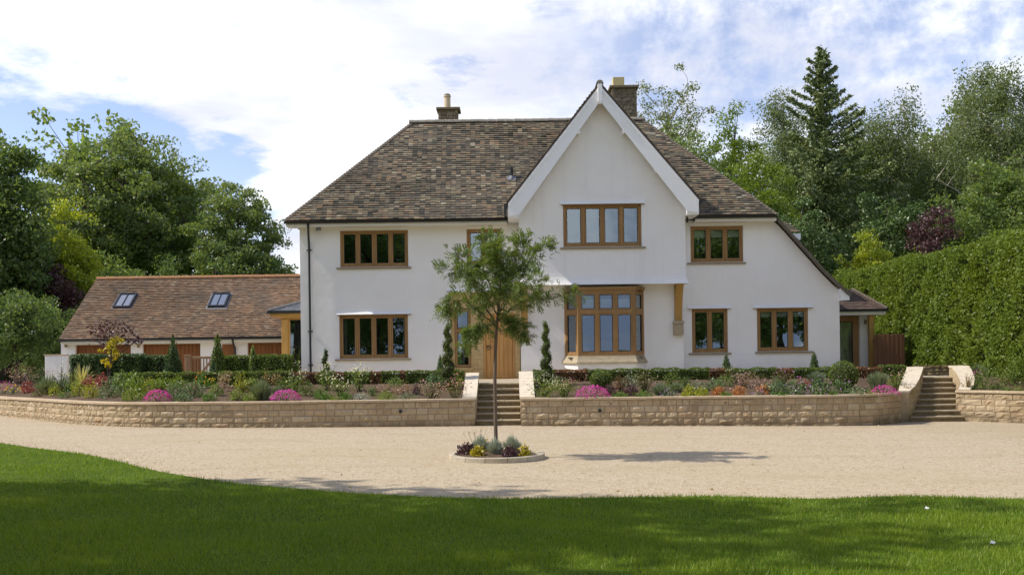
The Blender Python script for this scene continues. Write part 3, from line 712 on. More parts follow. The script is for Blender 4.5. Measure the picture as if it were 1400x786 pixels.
HY, GY, UY = 34.0, 33.0, 33.5          # main wall, gable upper wall, wall under the gable's overhang
house = thing('house', 'white rendered two storey house with mottled tile roof, steep front gable and oak windows', 'house', (1.8, 34.0, 1.05))
lintel_mat = MAT['sill_stone']
def window(y, pxr, n, sill=None, hood=None, blind=0.0, curtain=False, room='room_dark', parent=house, label=None, transom=None, fw=.07):
    x0, x1, z0, z1 = rect(*pxr, y); yf = y+.035
    fr = MB(); ca = MB(); pa = MB(); ga = MB()
    f = fw; mw = .062; dp = .09
    fr.cbox(x0+.001, x0+f, yf, yf+dp, z0+.001, z1-.001, .008); fr.cbox(x1-f, x1-.001, yf, yf+dp, z0+.001, z1-.001, .008)
    fr.cbox(x0+f+.001, x1-f-.001, yf+.003, yf+dp, z1-f, z1-.001, .008); fr.cbox(x0+f+.001, x1-f-.001, yf+.003, yf+dp, z0+.001, z0+f, .008)
    inner = (x1-x0-2*f-(n-1)*mw)/n
    for i in range(n):
        a = x0+f+i*(inner+mw); b = a+inner
        if i < n-1: fr.cbox(b, b+mw, yf+.005, yf+dp, z0+f+.001, z1-f-.001, .008)
        c = .052; yc = yf+.012
        ca.cbox(a+.004, a+c, yc, yc+.06, z0+f+.004, z1-f-.004, .006); ca.cbox(b-c, b-.004, yc, yc+.06, z0+f+.004, z1-f-.004, .006)
        ca.cbox(a+c+.001, b-c-.001, yc+.002, yc+.06, z1-f-c, z1-f-.004, .006); ca.cbox(a+c+.001, b-c-.001, yc+.002, yc+.06, z0+f+.004, z0+f+c+.012, .006)
        ga0, ga1, gb0, gb1 = a+c+.001, b-c-.001, z0+f+c+.013, z1-f-c-.001; w = .016; yg = yc+.016
        ga.box(ga0, ga0+w, yg, yg+.02, gb0, gb1); ga.box(ga1-w, ga1, yg, yg+.02, gb0, gb1)
        ga.box(ga0+w, ga1-w, yg, yg+.02, gb1-w, gb1); ga.box(ga0+w, ga1-w, yg, yg+.02, gb0, gb0+w)
        tl = [random.uniform(-.0012, .0012) for _ in range(2)]
        pa.poly((ga0+w, yg+.016+tl[0], gb0+w), (ga1-w, yg+.016-tl[0], gb0+w), (ga1-w, yg+.016-tl[0]+tl[1], gb1-w), (ga0+w, yg+.016+tl[0]+tl[1], gb1-w))
    wo = fr.build('window', MAT['oak_frame'], parent)
    if label: wo['label'] = label
    ca.build('casement', MAT['oak_frame'], wo); pa.build('pane', MAT['window_glass'], wo); ga.build('gasket', MAT['gasket_black'], wo)
    rm = MB(); ry0, ry1 = y+.16, y+2.4; e = .5
    X0, X1, Z0, Z1 = x0-e*.4, x1+e*.4, max(z0-.9, 1.1), z1+.25
    if X1 > 10.9: X1 = 10.9
    rm.poly((X0, ry1, Z0), (X1, ry1, Z0), (X1, ry1, Z1), (X0, ry1, Z1)); rm.poly((X0, ry0, Z0), (X0, ry1, Z0), (X0, ry1, Z1), (X0, ry0, Z1))
    rm.poly((X1, ry0, Z0), (X1, ry1, Z0), (X1, ry1, Z1), (X1, ry0, Z1)); rm.poly((X0, ry0, Z0), (X1, ry0, Z0), (X1, ry1, Z0), (X0, ry1, Z0)); rm.poly((X0, ry0, Z1), (X1, ry0, Z1), (X1, ry1, Z1), (X0, ry1, Z1))
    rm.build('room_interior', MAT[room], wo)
    if blind:
        b = MB(); bz = z1-(z1-z0)*blind
        for i in range(n):
            a = x0+f+i*(inner+mw); nf = 5
            for k in range(nf):
                h = (z1-bz)/nf; b.cbox(a+.02, a+inner-.02, y+.19, y+.21+.012*(k % 2), bz+h*k, bz+h*(k+1)-.004, .004)
        b.build('blind', MAT['blind_cloth'], wo)
    if curtain:
        for (ca0, ca1) in ((x0+.08, x0+.22), (x1-.20, x1-.08)):
            cu = MB(); pts = [(ca0+(ca1-ca0)*k/14, y+.26+.03*math.sin(k*1.9)) for k in range(15)]
            for p, q in zip(pts[:-1], pts[1:]): cu.poly((p[0], p[1], z0-.1), (q[0], q[1], z0-.1), (q[0], q[1], z1+.1), (p[0], p[1], z1+.1))
            cu.build('curtain', MAT['curtain_cloth'], wo)
    if sill:
        sx0, sx1, sz0, sz1 = rect(*sill, y-.07); s = MB()
        s.add([(sx0, y-.075, z0-.062), (sx1, y-.075, z0-.062), (sx1, y-.075, z0-.018), (sx0, y-.075, z0-.018), (sx0, y+.10, z0-.062), (sx1, y+.10, z0-.062), (sx1, y+.10, z0+.0), (sx0, y+.10, z0+.0)],
              [(0, 1, 2, 3), (3, 2, 6, 7), (0, 3, 7, 4), (1, 5, 6, 2), (4, 5, 1, 0), (4, 7, 6, 5)])
        s.build('sill', lintel_mat, wo)
    if hood:
        hx0, hx1, hz0, hz1 = rect(*hood, y-.08); h = MB(); n_ = 24; vs = []
        prof = [(0.0, .16), (-.02, .10), (-.05, .055), (-.09, .028), (-.095, .006), (0.0, .006)]     # render swept out over a drip
        vs = [(x, y+p-.001, z1+q) for x in (hx0, hx1) for p, q in prof]; k = len(prof)
        h.add(vs, [(i, i+1, k+i+1, k+i) for i in range(k-1)]+[tuple(range(k)), tuple(range(2*k-1, k-1, -1))]); fix_normals(h.build('hood', MAT['render_white'], wo))
        t = MB(); t.box(hx0+.02, hx1-.02, y-.098, y+.03, z1-.012, z1+.004); t.build('drip_tile', lintel_mat, wo)
    return (x0, x1, z0, z1)
holesL, holesR, holesG, holesU = [], [], [], []
holesL.append(window(HY, (465, 315, 558, 365), 4, (460, 364, 562, 368)))
holesL.append(window(HY, (638, 313, 685, 362), 2, (634, 362, 690, 366)))
holesL.append(window(HY, (464, 430, 558, 490), 4, (458, 490, 562, 493), (460, 428, 562, 431), curtain=True))
holesG.append(window(GY, (770, 279.5, 877, 337.5), 4, (766, 337, 883, 341), (766, 277, 882, 280)))
holesR.append(window(HY, (944, 309, 1016, 358.5), 3, (940, 358, 1020, 361), blind=.30))
holesR.append(window(HY, (946, 422, 995, 482), 2, (942, 482, 1000, 485), (940, 418, 1000, 422)))
holesR.append(window(HY, (1035, 421, 1105, 480), 3, (1033, 480, 1112, 483), (1030, 417, 1112, 421), blind=.2))

# outline of the walls
XL = X_(411, 420, HY); XR = X_(1148, 450, HY); GX0 = X_(709.5, 330, GY); GX1 = X_(937, 330, GY)
EZ = 6.46                                    # eaves
verge = [(1063, 299), (1074, 311), (1090, 329), (1108, 349), (1124, 367), (1138, 381), (1150, 392), (1162, 402)]
VP = [(X_(a, b, 33.8), Z_(a, b, 33.8)) for a, b in verge]
def right_top(x):
    if x <= VP[0][0]-.2: return 6.36
    return float(np.interp(x, [VP[0][0]-.2]+[p[0]-.02 for p in VP], [6.36]+[p[1]-.10 for p in VP]))
dx0, dx1, dz0, dz1 = rect(616, 399, 712, 516, HY); dz0 = 1.05
holesL.append((dx0, GX0-.001, dz0, dz1))
w = MB()
wall_face(w, list(np.linspace(XL, GX0, 12)), .6, lambda x: 6.36, holesL, HY)
bay = (X_(771, 440, UY), X_(880, 440, UY), 1.75, Z_(825, 391, UY))
wall_face(w, [5.75]+list(np.linspace(5.76, XR, 30)), .6, right_top, holesR, HY)
for zz in ():
    pass
w.poly((XL, HY, .6), (XL, HY, 6.36), (XL, 41, 6.36), (XL, 41, .6)); w.poly((XR, HY, .6), (XR, 41, .6), (XR, 41, right_top(XR)), (XR, HY, right_top(XR)))
w.poly((XL, 41, .6), (XL, 41, 6.36), (8.6, 41, 6.36), (XR, 41, 3.6), (XR, 41, .6))
w.build('wall', MAT['render_white'], house)
# gable: upper wall with its swept foot, and the wall below
APX, APZ = X_(820, 113.5, 32.6), Z_(820, 113.5, 32.6)
gl = (X_(693, 277, 32.6), Z_(693, 277, 32.6)); gr = (X_(957, 272, 32.6), Z_(957, 272, 32.6))
def gtop(x):
    return (gl[1]+(APZ-gl[1])*(x-gl[0])/(APX-gl[0]) if x < APX else APZ+(gr[1]-APZ)*(x-APX)/(gr[0]-APX))-.12
u = MB(); zb, zf = Z_(822, 389, GY), Z_(822, 372, GY)
wall_face(u, [GX0, APX, GX1]+list(np.linspace(GX0+.1, GX1-.1, 9)), zf, gtop, holesG, GY)
prof = [(0, 0), (.01, .35), (.035, .62), (.075, .84), (.115, 1.0)]           # (outward, share of the way down)
for (o1, t1), (o2, t2) in zip(prof[:-1], prof[1:]):
    za, zb2 = zf-(zf-zb)*t1, zf-(zf-zb)*t2
    u.poly((GX0-o2*.5, GY-o2, zb2), (GX1+o2*.8, GY-o2, zb2), (GX1+o1*.8, GY-o1, za), (GX0-o1*.5, GY-o1, za))
    u.poly((GX1+o2*.8, GY-o2, zb2), (GX1+o2*.8, HY, zb2), (GX1+o1*.8, HY, za), (GX1+o1*.8, GY-o1, za))
    u.poly((GX0-o2*.5, HY, zb2), (GX0-o2*.5, GY-o2, zb2), (GX0-o1*.5, GY-o1, za), (GX0-o1*.5, HY, za))
o3 = .115
u.poly((GX0-o3*.5, GY-o3, zb), (GX0-o3*.5, HY, zb), (GX1+o3*.8, HY, zb), (GX1+o3*.8, GY-o3, zb))
u.poly((GX0, HY, zf), (GX0, GY, zf), (GX0, GY, gtop(GX0)), (GX0, HY, gtop(GX0))); u.poly((GX1, GY, zf), (GX1, HY, zf), (GX1, HY, gtop(GX1)), (GX1, GY, gtop(GX1)))
fix_normals(u.build('gable_wall', MAT['render_white'], house))
lo = MB(); LX0, LX1 = X_(712, 450, UY), X_(934.5, 450, UY)
bx0, bx1 = X_(772.5, 440, UY), X_(880, 440, UY)
wall_face(lo, [LX0, LX1], .6, lambda x: zb, [(bx0+.05, bx1-.05, 1.9, zb-.12)], UY, .02)
lo.poly((LX0, HY+.35, .6), (LX0, UY, .6), (LX0, UY, zb), (LX0, HY+.35, zb)); lo.poly((LX1, UY, .6), (LX1, HY, .6), (LX1, HY, zb), (LX1, UY, zb))
lo.build('lower_wall', MAT['render_white'], house)

# ---- bay window
def bay_window():
    yo, yi = 32.92, UY; d = yo
    zt, zs = Z_(826, 397.5, d), Z_(826, 486, d)
    fx0, fx1 = X_(790, 440, d), X_(868, 440, d); ox0, ox1 = X_(771.5, 440, yi), X_(880.5, 440, yi)
    corners = [(ox0, yi), (fx0, yo), (fx1, yo), (ox1, yi)]
    ztr = Z_(826, 426, d)
    fr = MB(); ca = MB(); ga = MB(); pa = MB(); post = .075
    def bar(m, a, b, t0, t1, za, zb_, inset, dep):
        """bar in the facet from a to b, between lengths t0 and t1, set back by inset"""
        A, B = Vector((*a, 0)), Vector((*b, 0)); e = (B-A).normalized(); nn = Vector((e.y, -e.x, 0))
        c = A+e*((t0+t1)/2)-nn*(inset+dep/2)+Vector((0, 0, (za+zb_)/2)); m.obox(c, e*((t1-t0)/2), nn*(dep/2), Vector((0, 0, (zb_-za)/2)))
    for (a, b, n) in ((corners[0], corners[1], 1), (corners[1], corners[2], 3), (corners[2], corners[3], 1)):
        L = math.dist(a, b); f = .085; mw = .075; inner = (L-2*f-(n-1)*mw)/n
        bar(fr, a, b, 0, f, zs, zt, .001, .10); bar(fr, a, b, L-f, L, zs, zt, .001, .10)
        bar(fr, a, b, f, L-f, zs, zs+.085, .004, .09); bar(fr, a, b, f, L-f, zt-.075, zt, .004, .09); bar(fr, a, b, f, L-f, ztr-.05, ztr+.05, .004, .09)
        for i in range(n):
            t0 = f+i*(inner+mw); t1 = t0+inner
            if i < n-1: bar(fr, a, b, t1, t1+mw, zs+.085, zt-.075, .006, .085)
            for (za, zb_) in ((zs+.085, ztr-.05), (ztr+.05, zt-.075)):
                c = .05
                bar(ca, a, b, t0, t0+c, za, zb_, .014, .06); bar(ca, a, b, t1-c, t1, za, zb_, .014, .06)
                bar(ca, a, b, t0+c, t1-c, za, za+c, .016, .06); bar(ca, a, b, t0+c, t1-c, zb_-c, zb_, .016, .06)
                s0, s1, y0_, y1_ = t0+c, t1-c, za+c, zb_-c; w_ = .017
                bar(ga, a, b, s0, s0+w_, y0_, y1_, .028, .03); bar(ga, a, b, s1-w_, s1, y0_, y1_, .028, .03)
                bar(ga, a, b, s0+w_, s1-w_, y0_, y0_+w_, .028, .03); bar(ga, a, b, s0+w_, s1-w_, y1_-w_, y1_, .028, .03)
                A, B = Vector((*a, 0)), Vector((*b, 0)); e = (B-A).normalized(); nn = Vector((e.y, -e.x, 0)); t_ = random.uniform(-.0012, .0012)
                q = [(s0+w_, y0_+w_, t_), (s1-w_, y0_+w_, -t_), (s1-w_, y1_-w_, -t_), (s0+w_, y1_-w_, t_)]
                pa.poly(*[A+e*s-nn*(.048+k)+Vector((0, 0, z)) for s, z, k in q])
    bw = fr.build('bay_window', MAT['oak_frame'], house)
    ca.build('casement', MAT['oak_frame'], bw); ga.build('gasket', MAT['gasket_black'], bw); pa.build('pane', MAT['window_glass'], bw)
    def ring(k, z, dz=0):
        sx = (fx0+fx1)/2
        return [(ox0-k*.9, yi+.02, z), (fx0-k*.45, yo-k, z), (fx1+k*.45, yo-k, z), (ox1+k*.9, yi+.02, z)]
    def band(name, prof, material):
        m = MB(); rs = [ring(k, z) for k, z in prof]; vs = [p for r_ in rs for p in r_]
        f = [(i*4+j, i*4+j+1, (i+1)*4+j+1, (i+1)*4+j) for i in range(len(rs)-1) for j in range(3)]+[(0, 1, 2, 3), tuple(len(vs)-4+j for j in (3, 2, 1, 0))]
        m.add(vs, f); return fix_normals(m.build(name, material, bw))
    zc1 = Z_(826, 392, d)
    band('cornice', [(.015, zt), (.03, zt+.03), (.055, zt+.055), (.06, zc1-.005), (.0, zc1-.004)], MAT['oak_frame_level'])
    z2 = Z_(826, 497, d)
    band('sill', [(.02, zs), (.03, zs-.04), (.075, zs-.13), (.125, zs-.20), (.135, zs-.245), (.10, zs-.26)], MAT['bay_stone'])
    band('plinth', [(.05, zs-.255), (.05, .6)], MAT['render_white'])
    rm = MB(); a, b, c, e = bx0+.06, bx1-.06, UY+.05, UY+2.2
    rm.poly((a, e, 1.2), (b, e, 1.2), (b, e, zt), (a, e, zt)); rm.poly((a, c, 1.2), (a, e, 1.2), (a, e, zt), (a, c, zt)); rm.poly((b, c, 1.2), (b, e, 1.2), (b, e, zt), (b, c, zt))
    rm.poly((a, yo+.15, zs-.05), (b, yo+.15, zs-.05), (b, e, zs-.05), (a, e, zs-.05)); rm.poly((a, yo+.2, zt-.02), (b, yo+.2, zt-.02), (b, e, zt-.02), (a, e, zt-.02))
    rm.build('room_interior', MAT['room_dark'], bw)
    bl = MB(); 
    for k in range(5): bl.cbox(fx0+.08, fx1-.08, yo+.17, yo+.19+.01*(k % 2), ztr-.02+k*.09, ztr+.068+k*.09, .004)
    bl.build('blind', MAT['blind_cloth'], bw)
bay_window()

# ---- door with its ashlar surround and sidelight
def doorway():
    yd = HY+.14
    sur = MB(); r = random.Random(5)
    x0, x1, z0, z1 = dx0, LX0+.02, 1.05, dz1
    side = rect(622, 437, 644, 517, yd); sl0, sl1 = side[0], side[1]
    lz = [(Z_(633, 499, yd), Z_(633, 455, yd)), (Z_(633, 449, yd), Z_(633, 425, yd))]
    dl0, dl1 = X_(661, 470, yd), X_(704, 470, yd); dzt = 3.28; dzb = Z_(688, 517, yd)
    # blocks of ashlar round the openings
    def course(a, b, za, zb_, n):
        x = a; ws = [1+r.uniform(-.15, .15) for _ in range(n)]; s = sum(ws)
        for w_ in ws:
            xb = x+(b-a)*w_/s; sur.cbox(x+.002, xb-.002, yd-.06, yd+.2, za+.002, zb_-.002, .004); x = xb
    z = z0; k = 0
    while z < z1-.05:
        zn = min(z+.335, z1)
        if z1-zn < .1: zn = z1
        course(sl1, dl0, z, zn, 1+(k % 2)); course(dl1, x1, z, zn, 1)
        if zn <= dzt or z > dzt: pass
        course(x0, sl0, z, zn, 1); z = zn; k += 1
    sur.cbox(dl0, dl1, yd-.061, yd+.2, dzt, z1-.002, .004); sur.cbox(sl0, sl1, yd-.061, yd+.2, lz[1][1]+.09, z1-.002, .004)
    sur.cbox(sl0, sl1, yd-.061, yd+.2, lz[0][1]+.07, lz[1][0]-.06, .004); sur.cbox(sl0-.08, sl1+.08, yd-.11, yd+.19, lz[0][0]-.20, lz[0][0]-.08, .02); sur.cbox(sl0, sl1, yd-.061, yd+.2, 1.05, lz[0][0]-.20, .004)
    sp = sur.build('stone_surround', MAT['ashlar'], house)
    h = MB(); hz = dz1; h.add([(dx0-.10, HY-.07, hz+.0), (LX0, HY-.07, hz), (LX0, HY-.06, hz+.04), (dx0-.10, HY-.06, hz+.04), (dx0-.10, HY+.02, hz+.0), (LX0, HY+.02, hz), (LX0, HY+.02, hz+.15), (dx0-.10, HY+.02, hz+.15)], [(0, 1, 2, 3), (3, 2, 6, 7), (0, 3, 7, 4), (1, 5, 6, 2), (4, 5, 1, 0)])
    fix_normals(h.build('hood', MAT['render_white'], sp))
    jb = MB(); jb.cbox(dx0-.04, dx0+.13, HY-.05, HY+.09, Z_(618, 437, HY), dz1-.003, .01); jb.build('corbel_stone', MAT['ashlar'], sp)
    # sidelight
    fr, ga, pa = MB(), MB(), MB(); f = .06; yf = yd-.03
    for (za, zb_) in lz:
        za -= .07; zb_ += .07
        fr.cbox(sl0, sl0+f+.03, yf, yf+.1, za, zb_, .008); fr.cbox(sl1-f-.03, sl1, yf, yf+.1, za, zb_, .008); fr.cbox(sl0+f+.031, sl1-f-.031, yf+.003, yf+.1, zb_-f-.02, zb_, .008); fr.cbox(sl0+f+.031, sl1-f-.031, yf+.003, yf+.1, za, za+f+.02, .008)
        a, b, c, d = sl0+.091, sl1-.091, za+.081, zb_-.081; w_ = .018; yg = yf+.025
        ga.box(a, a+w_, yg, yg+.02, c, d); ga.box(b-w_, b, yg, yg+.02, c, d); ga.box(a+w_, b-w_, yg, yg+.02, d-w_, d); ga.box(a+w_, b-w_, yg, yg+.02, c, c+w_)
        pa.poly((a+w_, yg+.015, c+w_), (b-w_, yg+.015, c+w_), (b-w_, yg+.015, d-w_), (a+w_, yg+.015, d-w_))
    wo = fr.build('sidelight', MAT['oak_frame'], house); ga.build('gasket', MAT['gasket_black'], wo); pa.build('pane', MAT['window_glass'], wo)
    rm = MB(); e = yd+1.6; c = yd+.22; a, b = sl0-.3, sl1+.3
    rm.poly((a, e, 1.1), (b, e, 1.1), (b, e, 3.6), (a, e, 3.6)); rm.poly((a, c, 1.1), (a, e, 1.1), (a, e, 3.6), (a, c, 3.6)); rm.poly((b, c, 1.1), (b, e, 1.1), (b, e, 3.6), (b, c, 3.6)); rm.poly((a, c, 1.1), (b, c, 1.1), (b, e, 1.1), (a, e, 1.1)); rm.poly((a, c, 3.6), (b, c, 3.6), (b, e, 3.6), (a, e, 3.6))
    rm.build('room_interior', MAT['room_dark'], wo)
    vz = MB(); cx = (sl0+sl1)/2; vz.tube([(cx, yd+.35, 1.5), (cx+.01, yd+.35, 2.0), (cx-.01, yd+.35, 2.35), (cx-.07, yd+.36, 2.62), (cx-.12, yd+.36, 2.72)], [.05, .045, .03, .03, .02], 8); vz.build('ornament', MAT['curtain_cloth'], wo)
    # door frame and leaf of vertical boards
    df = MB(); f = .085; yf = yd-.045
    df.cbox(dl0, dl0+f, yf, yf+.12, dzb, dzt-.002, .01); df.cbox(dl1-f, dl1, yf, yf+.12, dzb, dzt-.002, .01); df.cbox(dl0+f, dl1-f, yf+.003, yf+.12, dzt-f, dzt-.003, .01)
    dr = MB(); n = 6; a, b = dl0+f+.004, dl1-f-.004
    for i in range(n): dr.cbox(a+(b-a)*i/n+.002, a+(b-a)*(i+1)/n-.002, yf+.03+.002*(i % 2), yf+.08, dzb+.03, dzt-f-.004, .008)
    do = dr.build('door', MAT['oak_door'], house)
    df.build('door_frame', MAT['oak_door'], do)
    br = MB(); br.cbox(a, b, yf-.005, yf+.05, dzb+.005, dzb+.09, .01); br.build('weather_board', MAT['oak_door'], do)
    hd = MB(); hx = a+.10; hzz = Z_(669, 473, yd); hd.tube([(hx, yf+.03, hzz), (hx, yf-.03, hzz)], .025, 10)
    hd.tube([(hx+.06*math.cos(t), yf-.02, hzz-.055+.06*math.sin(t)) for t in np.linspace(0, 6.283, 17)], .011, 6); hd.tube([(hx-.02, yf+.005, hzz), (hx-.09, yf+.01, hzz)], .012, 8)
    hd.build('handle', MAT['black_metal'], do)
    th = MB(); th.cbox(sl1+.02, LX0-.01, HY-.35, yd+.1, 1.03, dzb-.002, .015); th.build('threshold', MAT['ashlar'], house)
doorway()

# ---- oak bracket and stone corbels under the gable
cb = MB(); c0, c1, cz0, cz1 = rect(921, 443, 934, 458, UY-.1); cb.cbox(c0, c1, UY-.22, UY+.05, cz0, cz1, .02)
cb.cbox(c0-.02, c1+.02, UY-.25, UY+.04, cz1, cz1+.10, .02); cb.build('corbel', MAT['bay_stone'], house)
cb = MB(); c2, c3, cz2, cz3 = rect(711, 452, 723, 460, UY-.1); cb.cbox(c2, c3, UY-.22, UY+.05, cz2-.04, cz3+.03, .02); cb.build('corbel', MAT['bay_stone'], house)
for (a, b, zb0) in ((c0+.05, c1-.03, cz1+.10), (c2+.03, c3-.03, cz3+.03)):
    br = MB(); bm_ = (a+b)/2
    vs = []; ks = 9
    for k in range(ks):
        t = k/(ks-1); z = zb0+(zb-zb0-.005)*t; yo = UY-.10-.42*t**2.2; wd = .0
        vs += [(a, yo-.0, z), (b, yo, z), (b, yo+.13, z), (a, yo+.13, z)]
    br.add(vs, [(i*4+k, i*4+(k+1) % 4, (i+1)*4+(k+1) % 4, (i+1)*4+k) for i in range(ks-1) for k in range(4)]+[(3, 2, 1, 0), tuple((ks-1)*4+k for k in range(4))])
    br.cbox(a, b, UY-.045, UY+.02, zb0+.002, zb-.01, .006)
    fix_normals(br.build('brace', MAT['oak_post'], house))

# ---- roofs
PT = R(46.3); cp, sp_ = math.cos(PT), math.sin(PT)
E0 = (X_(389, 301, 33.5), 33.5, EZ); XE1 = X_(1062, 293, 33.5); RUN = 3.96; VL = RUN/cp; W_ = XE1-E0[0]
rz = EZ+RUN*math.tan(PT); ry = 33.5+RUN
tiles_root = tile_slope('roof', E0, (1, 0, 0), (0, cp, sp_), lambda v: v*cp, lambda v: W_-v*cp, VL, 'tile_main', house, seed=2)
und = MB(); A, B, C, D = Vector(E0), Vector((XE1, 33.5, EZ)), Vector((XE1-RUN, ry, rz)), Vector((E0[0]+RUN, ry, rz)); dn = Vector((0, 0, -.02))
und.poly(A+dn, B+dn, C+dn, D+dn); A2, B2 = Vector((E0[0], 33.5+2*RUN, EZ)), Vector((XE1, 33.5+2*RUN, EZ))
und.poly(A+dn, D+dn, A2+dn); und.poly(B+dn, B2+dn, C+dn); und.poly(A2+dn, D+dn, C+dn, B2+dn); und.build('roof_boards', MAT['tile_porch'], tiles_root)
tile_slope('roof', (E0[0], 33.5+2*RUN, EZ), (0, -1, 0), (cp, 0, sp_), lambda v: v*cp, lambda v: 2*RUN-v*cp, VL, 'tile_main', house, seed=3)
tile_slope('roof', (XE1, 33.5, EZ), (0, 1, 0), (-cp, 0, sp_), lambda v: v*cp, lambda v: 2*RUN-v*cp, VL, 'tile_main', house, seed=4)
rt = MB(); half_round(rt, D+Vector((-.12, 0, .0)), C+Vector((.12, 0, 0)), .13, -.015); rt.build('ridge', MAT['ridge_tile'], tiles_root)
for (p, q) in ((A, D), (B, C)):
    ht = MB(); k = 52
    for i in range(k):
        c = p+(q-p)*((i+.5)/k); d = (q-p).normalized(); sd = Vector((d.y, -d.x, 0)).normalized(); up = sd.cross(d).normalized()
        if up.z < 0: up = -up
        ht.add([c-d*.07-sd*.10-up*.02+up*.02, c-d*.07+up*.06, c-d*.07+sd*.10, c+d*.07-sd*.085-up*.01, c+d*.07+up*.035, c+d*.07+sd*.085-up*.01], [(0, 1, 4, 3), (1, 2, 5, 4), (0, 2, 1)])
    ht.build('hip_tiles', MAT['hip_tile'], tiles_root)
# catslide over the right wing, its verge seen edge on
vp = [Vector((x, 33.72, z)) for x, z in VP]
for i, (p, q) in enumerate(zip(vp[:-1], vp[1:])):
    up = (p-q); L = up.length
    tile_slope('catslide_roof', q+Vector((0, 7.2, 0)), (0, -1, 0), up, lambda v: 0, lambda v: 7.2, L, 'tile_main', house, seed=20+i)
vg = MB()
pts = [(p.x, p.z) for p in vp]
for (p, q) in zip(pts[:-1], pts[1:]):
    vg.prism([(p[0], 33.70, p[1]+.01), (q[0], 33.70, q[1]+.01), (q[0], 33.70, q[1]-.085), (p[0], 33.70, p[1]-.085)], (0, .2, 0))
fix_normals(vg.build('verge', MAT['hip_tile'], house))
ft = MB(); ex = VP[-1][0]; ez = VP[-1][1]
ft.prism([(XR-.02, 33.78, ez+.20), (XR+.07, 33.78, ez+.10), (ex-.02, 33.78, ez-.08), (ex-.02, 33.78, ez-.20), (XR-.02, 33.78, ez-.22)], (0, .3, 0)); fix_normals(ft.build('eaves_box', MAT['paint_white'], house))
bd = MB(); bd.poly(*[(x-.03, 34.02, z-.09) for x, z in VP], (8.5, 34.02, VP[-1][1])); 
# second roof slope behind the catslide with its white fascia end
d2 = 36.0; q0 = rect(1063, 300, 1094, 318, d2)
sl = MB(); hz = q0[2]
tile_slope('rear_roof', (q0[0]-.3, d2, hz), (1, 0, 0), (0, cp, sp_), lambda v: 0, lambda v: q0[1]-q0[0]+.3-v*.75, .62, 'tile_main', house, seed=31)
fb = MB(); fb.box(q0[0]-.3, q0[1]+.02, d2+.02, d2+2.5, hz-.26, hz-.04); fb.build('rear_fascia', MAT['paint_white'], house)

# gable roof
gb = MB(); YV = 32.58
for s_, e in ((-1, gl), (1, gr)):
    up = Vector((APX-e[0], 0, APZ-e[1])); L = up.length
    if s_ < 0: tile_slope('gable_roof', (e[0], YV+5.6, e[1]), (0, -1, 0), up, lambda v: 0, lambda v: 5.6, L, 'tile_main', house, seed=41)
    else: tile_slope('gable_roof', (e[0], YV, e[1]), (0, 1, 0), up, lambda v: 0, lambda v: 5.6, L, 'tile_main', house, seed=42)
    n_ = Vector((-up.z, 0, up.x)).normalized() if s_ > 0 else Vector((-up.z, 0, up.x)).normalized()
    if n_.z > 0: n_ = -n_
    e3, a3 = Vector((e[0], YV+.01, e[1])), Vector((APX, YV+.01, APZ))
    bk = MB(); bk.prism([e3+n_*.003, a3+n_*.003, a3+n_*.05+Vector((0, 0, -.01)), e3+n_*.05], (0, 5.4, 0)); fix_normals(bk.build('undercloak', MAT['tile_porch'], house))
    # bargeboard: wide plain board with a moulded lower edge
    e4, a4 = e3+Vector((0, .02, 0)), a3+Vector((0, .02, 0)); hb = .325
    dwn = Vector((0, 0, -1)); foot = up.normalized()
    b0 = e4+n_*.052; b1 = Vector((APX, a4.y, a4.z))+n_*.052; b1.x = APX
    vb = hb/abs(n_.z)
    p1 = Vector((APX, a4.y, APZ-.052/abs(n_.z))); p2 = Vector((APX, a4.y, APZ-.052/abs(n_.z)-vb))
    p3 = b0+n_*hb+foot*.30; p4 = Vector((b0.x, b0.y, b0.z)); p5 = Vector((b0.x+(0.02 if s_ < 0 else -.02), b0.y, b0.z-.42)); p6 = p5+Vector((.30 if s_ < 0 else -.30, 0, 0))
    bb = MB(); bb.prism([p1, p2, p6+foot*.05, p5, p4], (0, .045, 0))
    bo = fix_normals(bb.build('bargeboard', MAT['paint_white'], house))
    ml = MB(); off = n_*.012
    ml.prism([p1, Vector((p1.x, p1.y, p1.z-.13)), p4+Vector((0, 0, -.13)), p4], (0, -.022, 0)); fix_normals(ml.build('moulding', MAT['paint_white'], bo))
    # soffit return and boxed eaves along the side
    sx = GX0 if s_ < 0 else GX1
    sb = MB(); a, b = min(e[0]+.03*(-s_), sx), max(e[0]+.03*(-s_), sx)
    sb.box(a, b, YV+.07, 33.9, e[1]-.50, e[1]-.12); sb.build('soffit', MAT['paint_white'], house)
    # purlin ends under the verge
    for t in (.33, .66):
        pe = MB(); c = e3+(a3-e3)*t+n_*.435; pe.obox(c+Vector((0, .20, 0)), foot*.05, Vector((0, .17, 0)), n_*.05)
        pe.build('purlin_end', MAT['paint_white'], house)
# soffit boards under the verge, between bargeboard and wall
    so = MB(); s0, s1 = e3+n_*.06+Vector((0, .06, 0)), a3+n_*.06+Vector((0, .06, 0)); so.poly(s0, s1, s1+Vector((0, .36, 0)), s0+Vector((0, .36, 0))); so.build('verge_soffit', MAT['paint_cream'], house)
rt = MB(); half_round(rt, (APX, YV-.02, APZ-.03), (APX, YV+5.4, APZ-.03), .12, .0); rt.build('gable_ridge', MAT['ridge_tile'], house)
fn = MB(); fz1, fz0 = Z_(820, 113, 32.55), Z_(820, 142, 32.55)
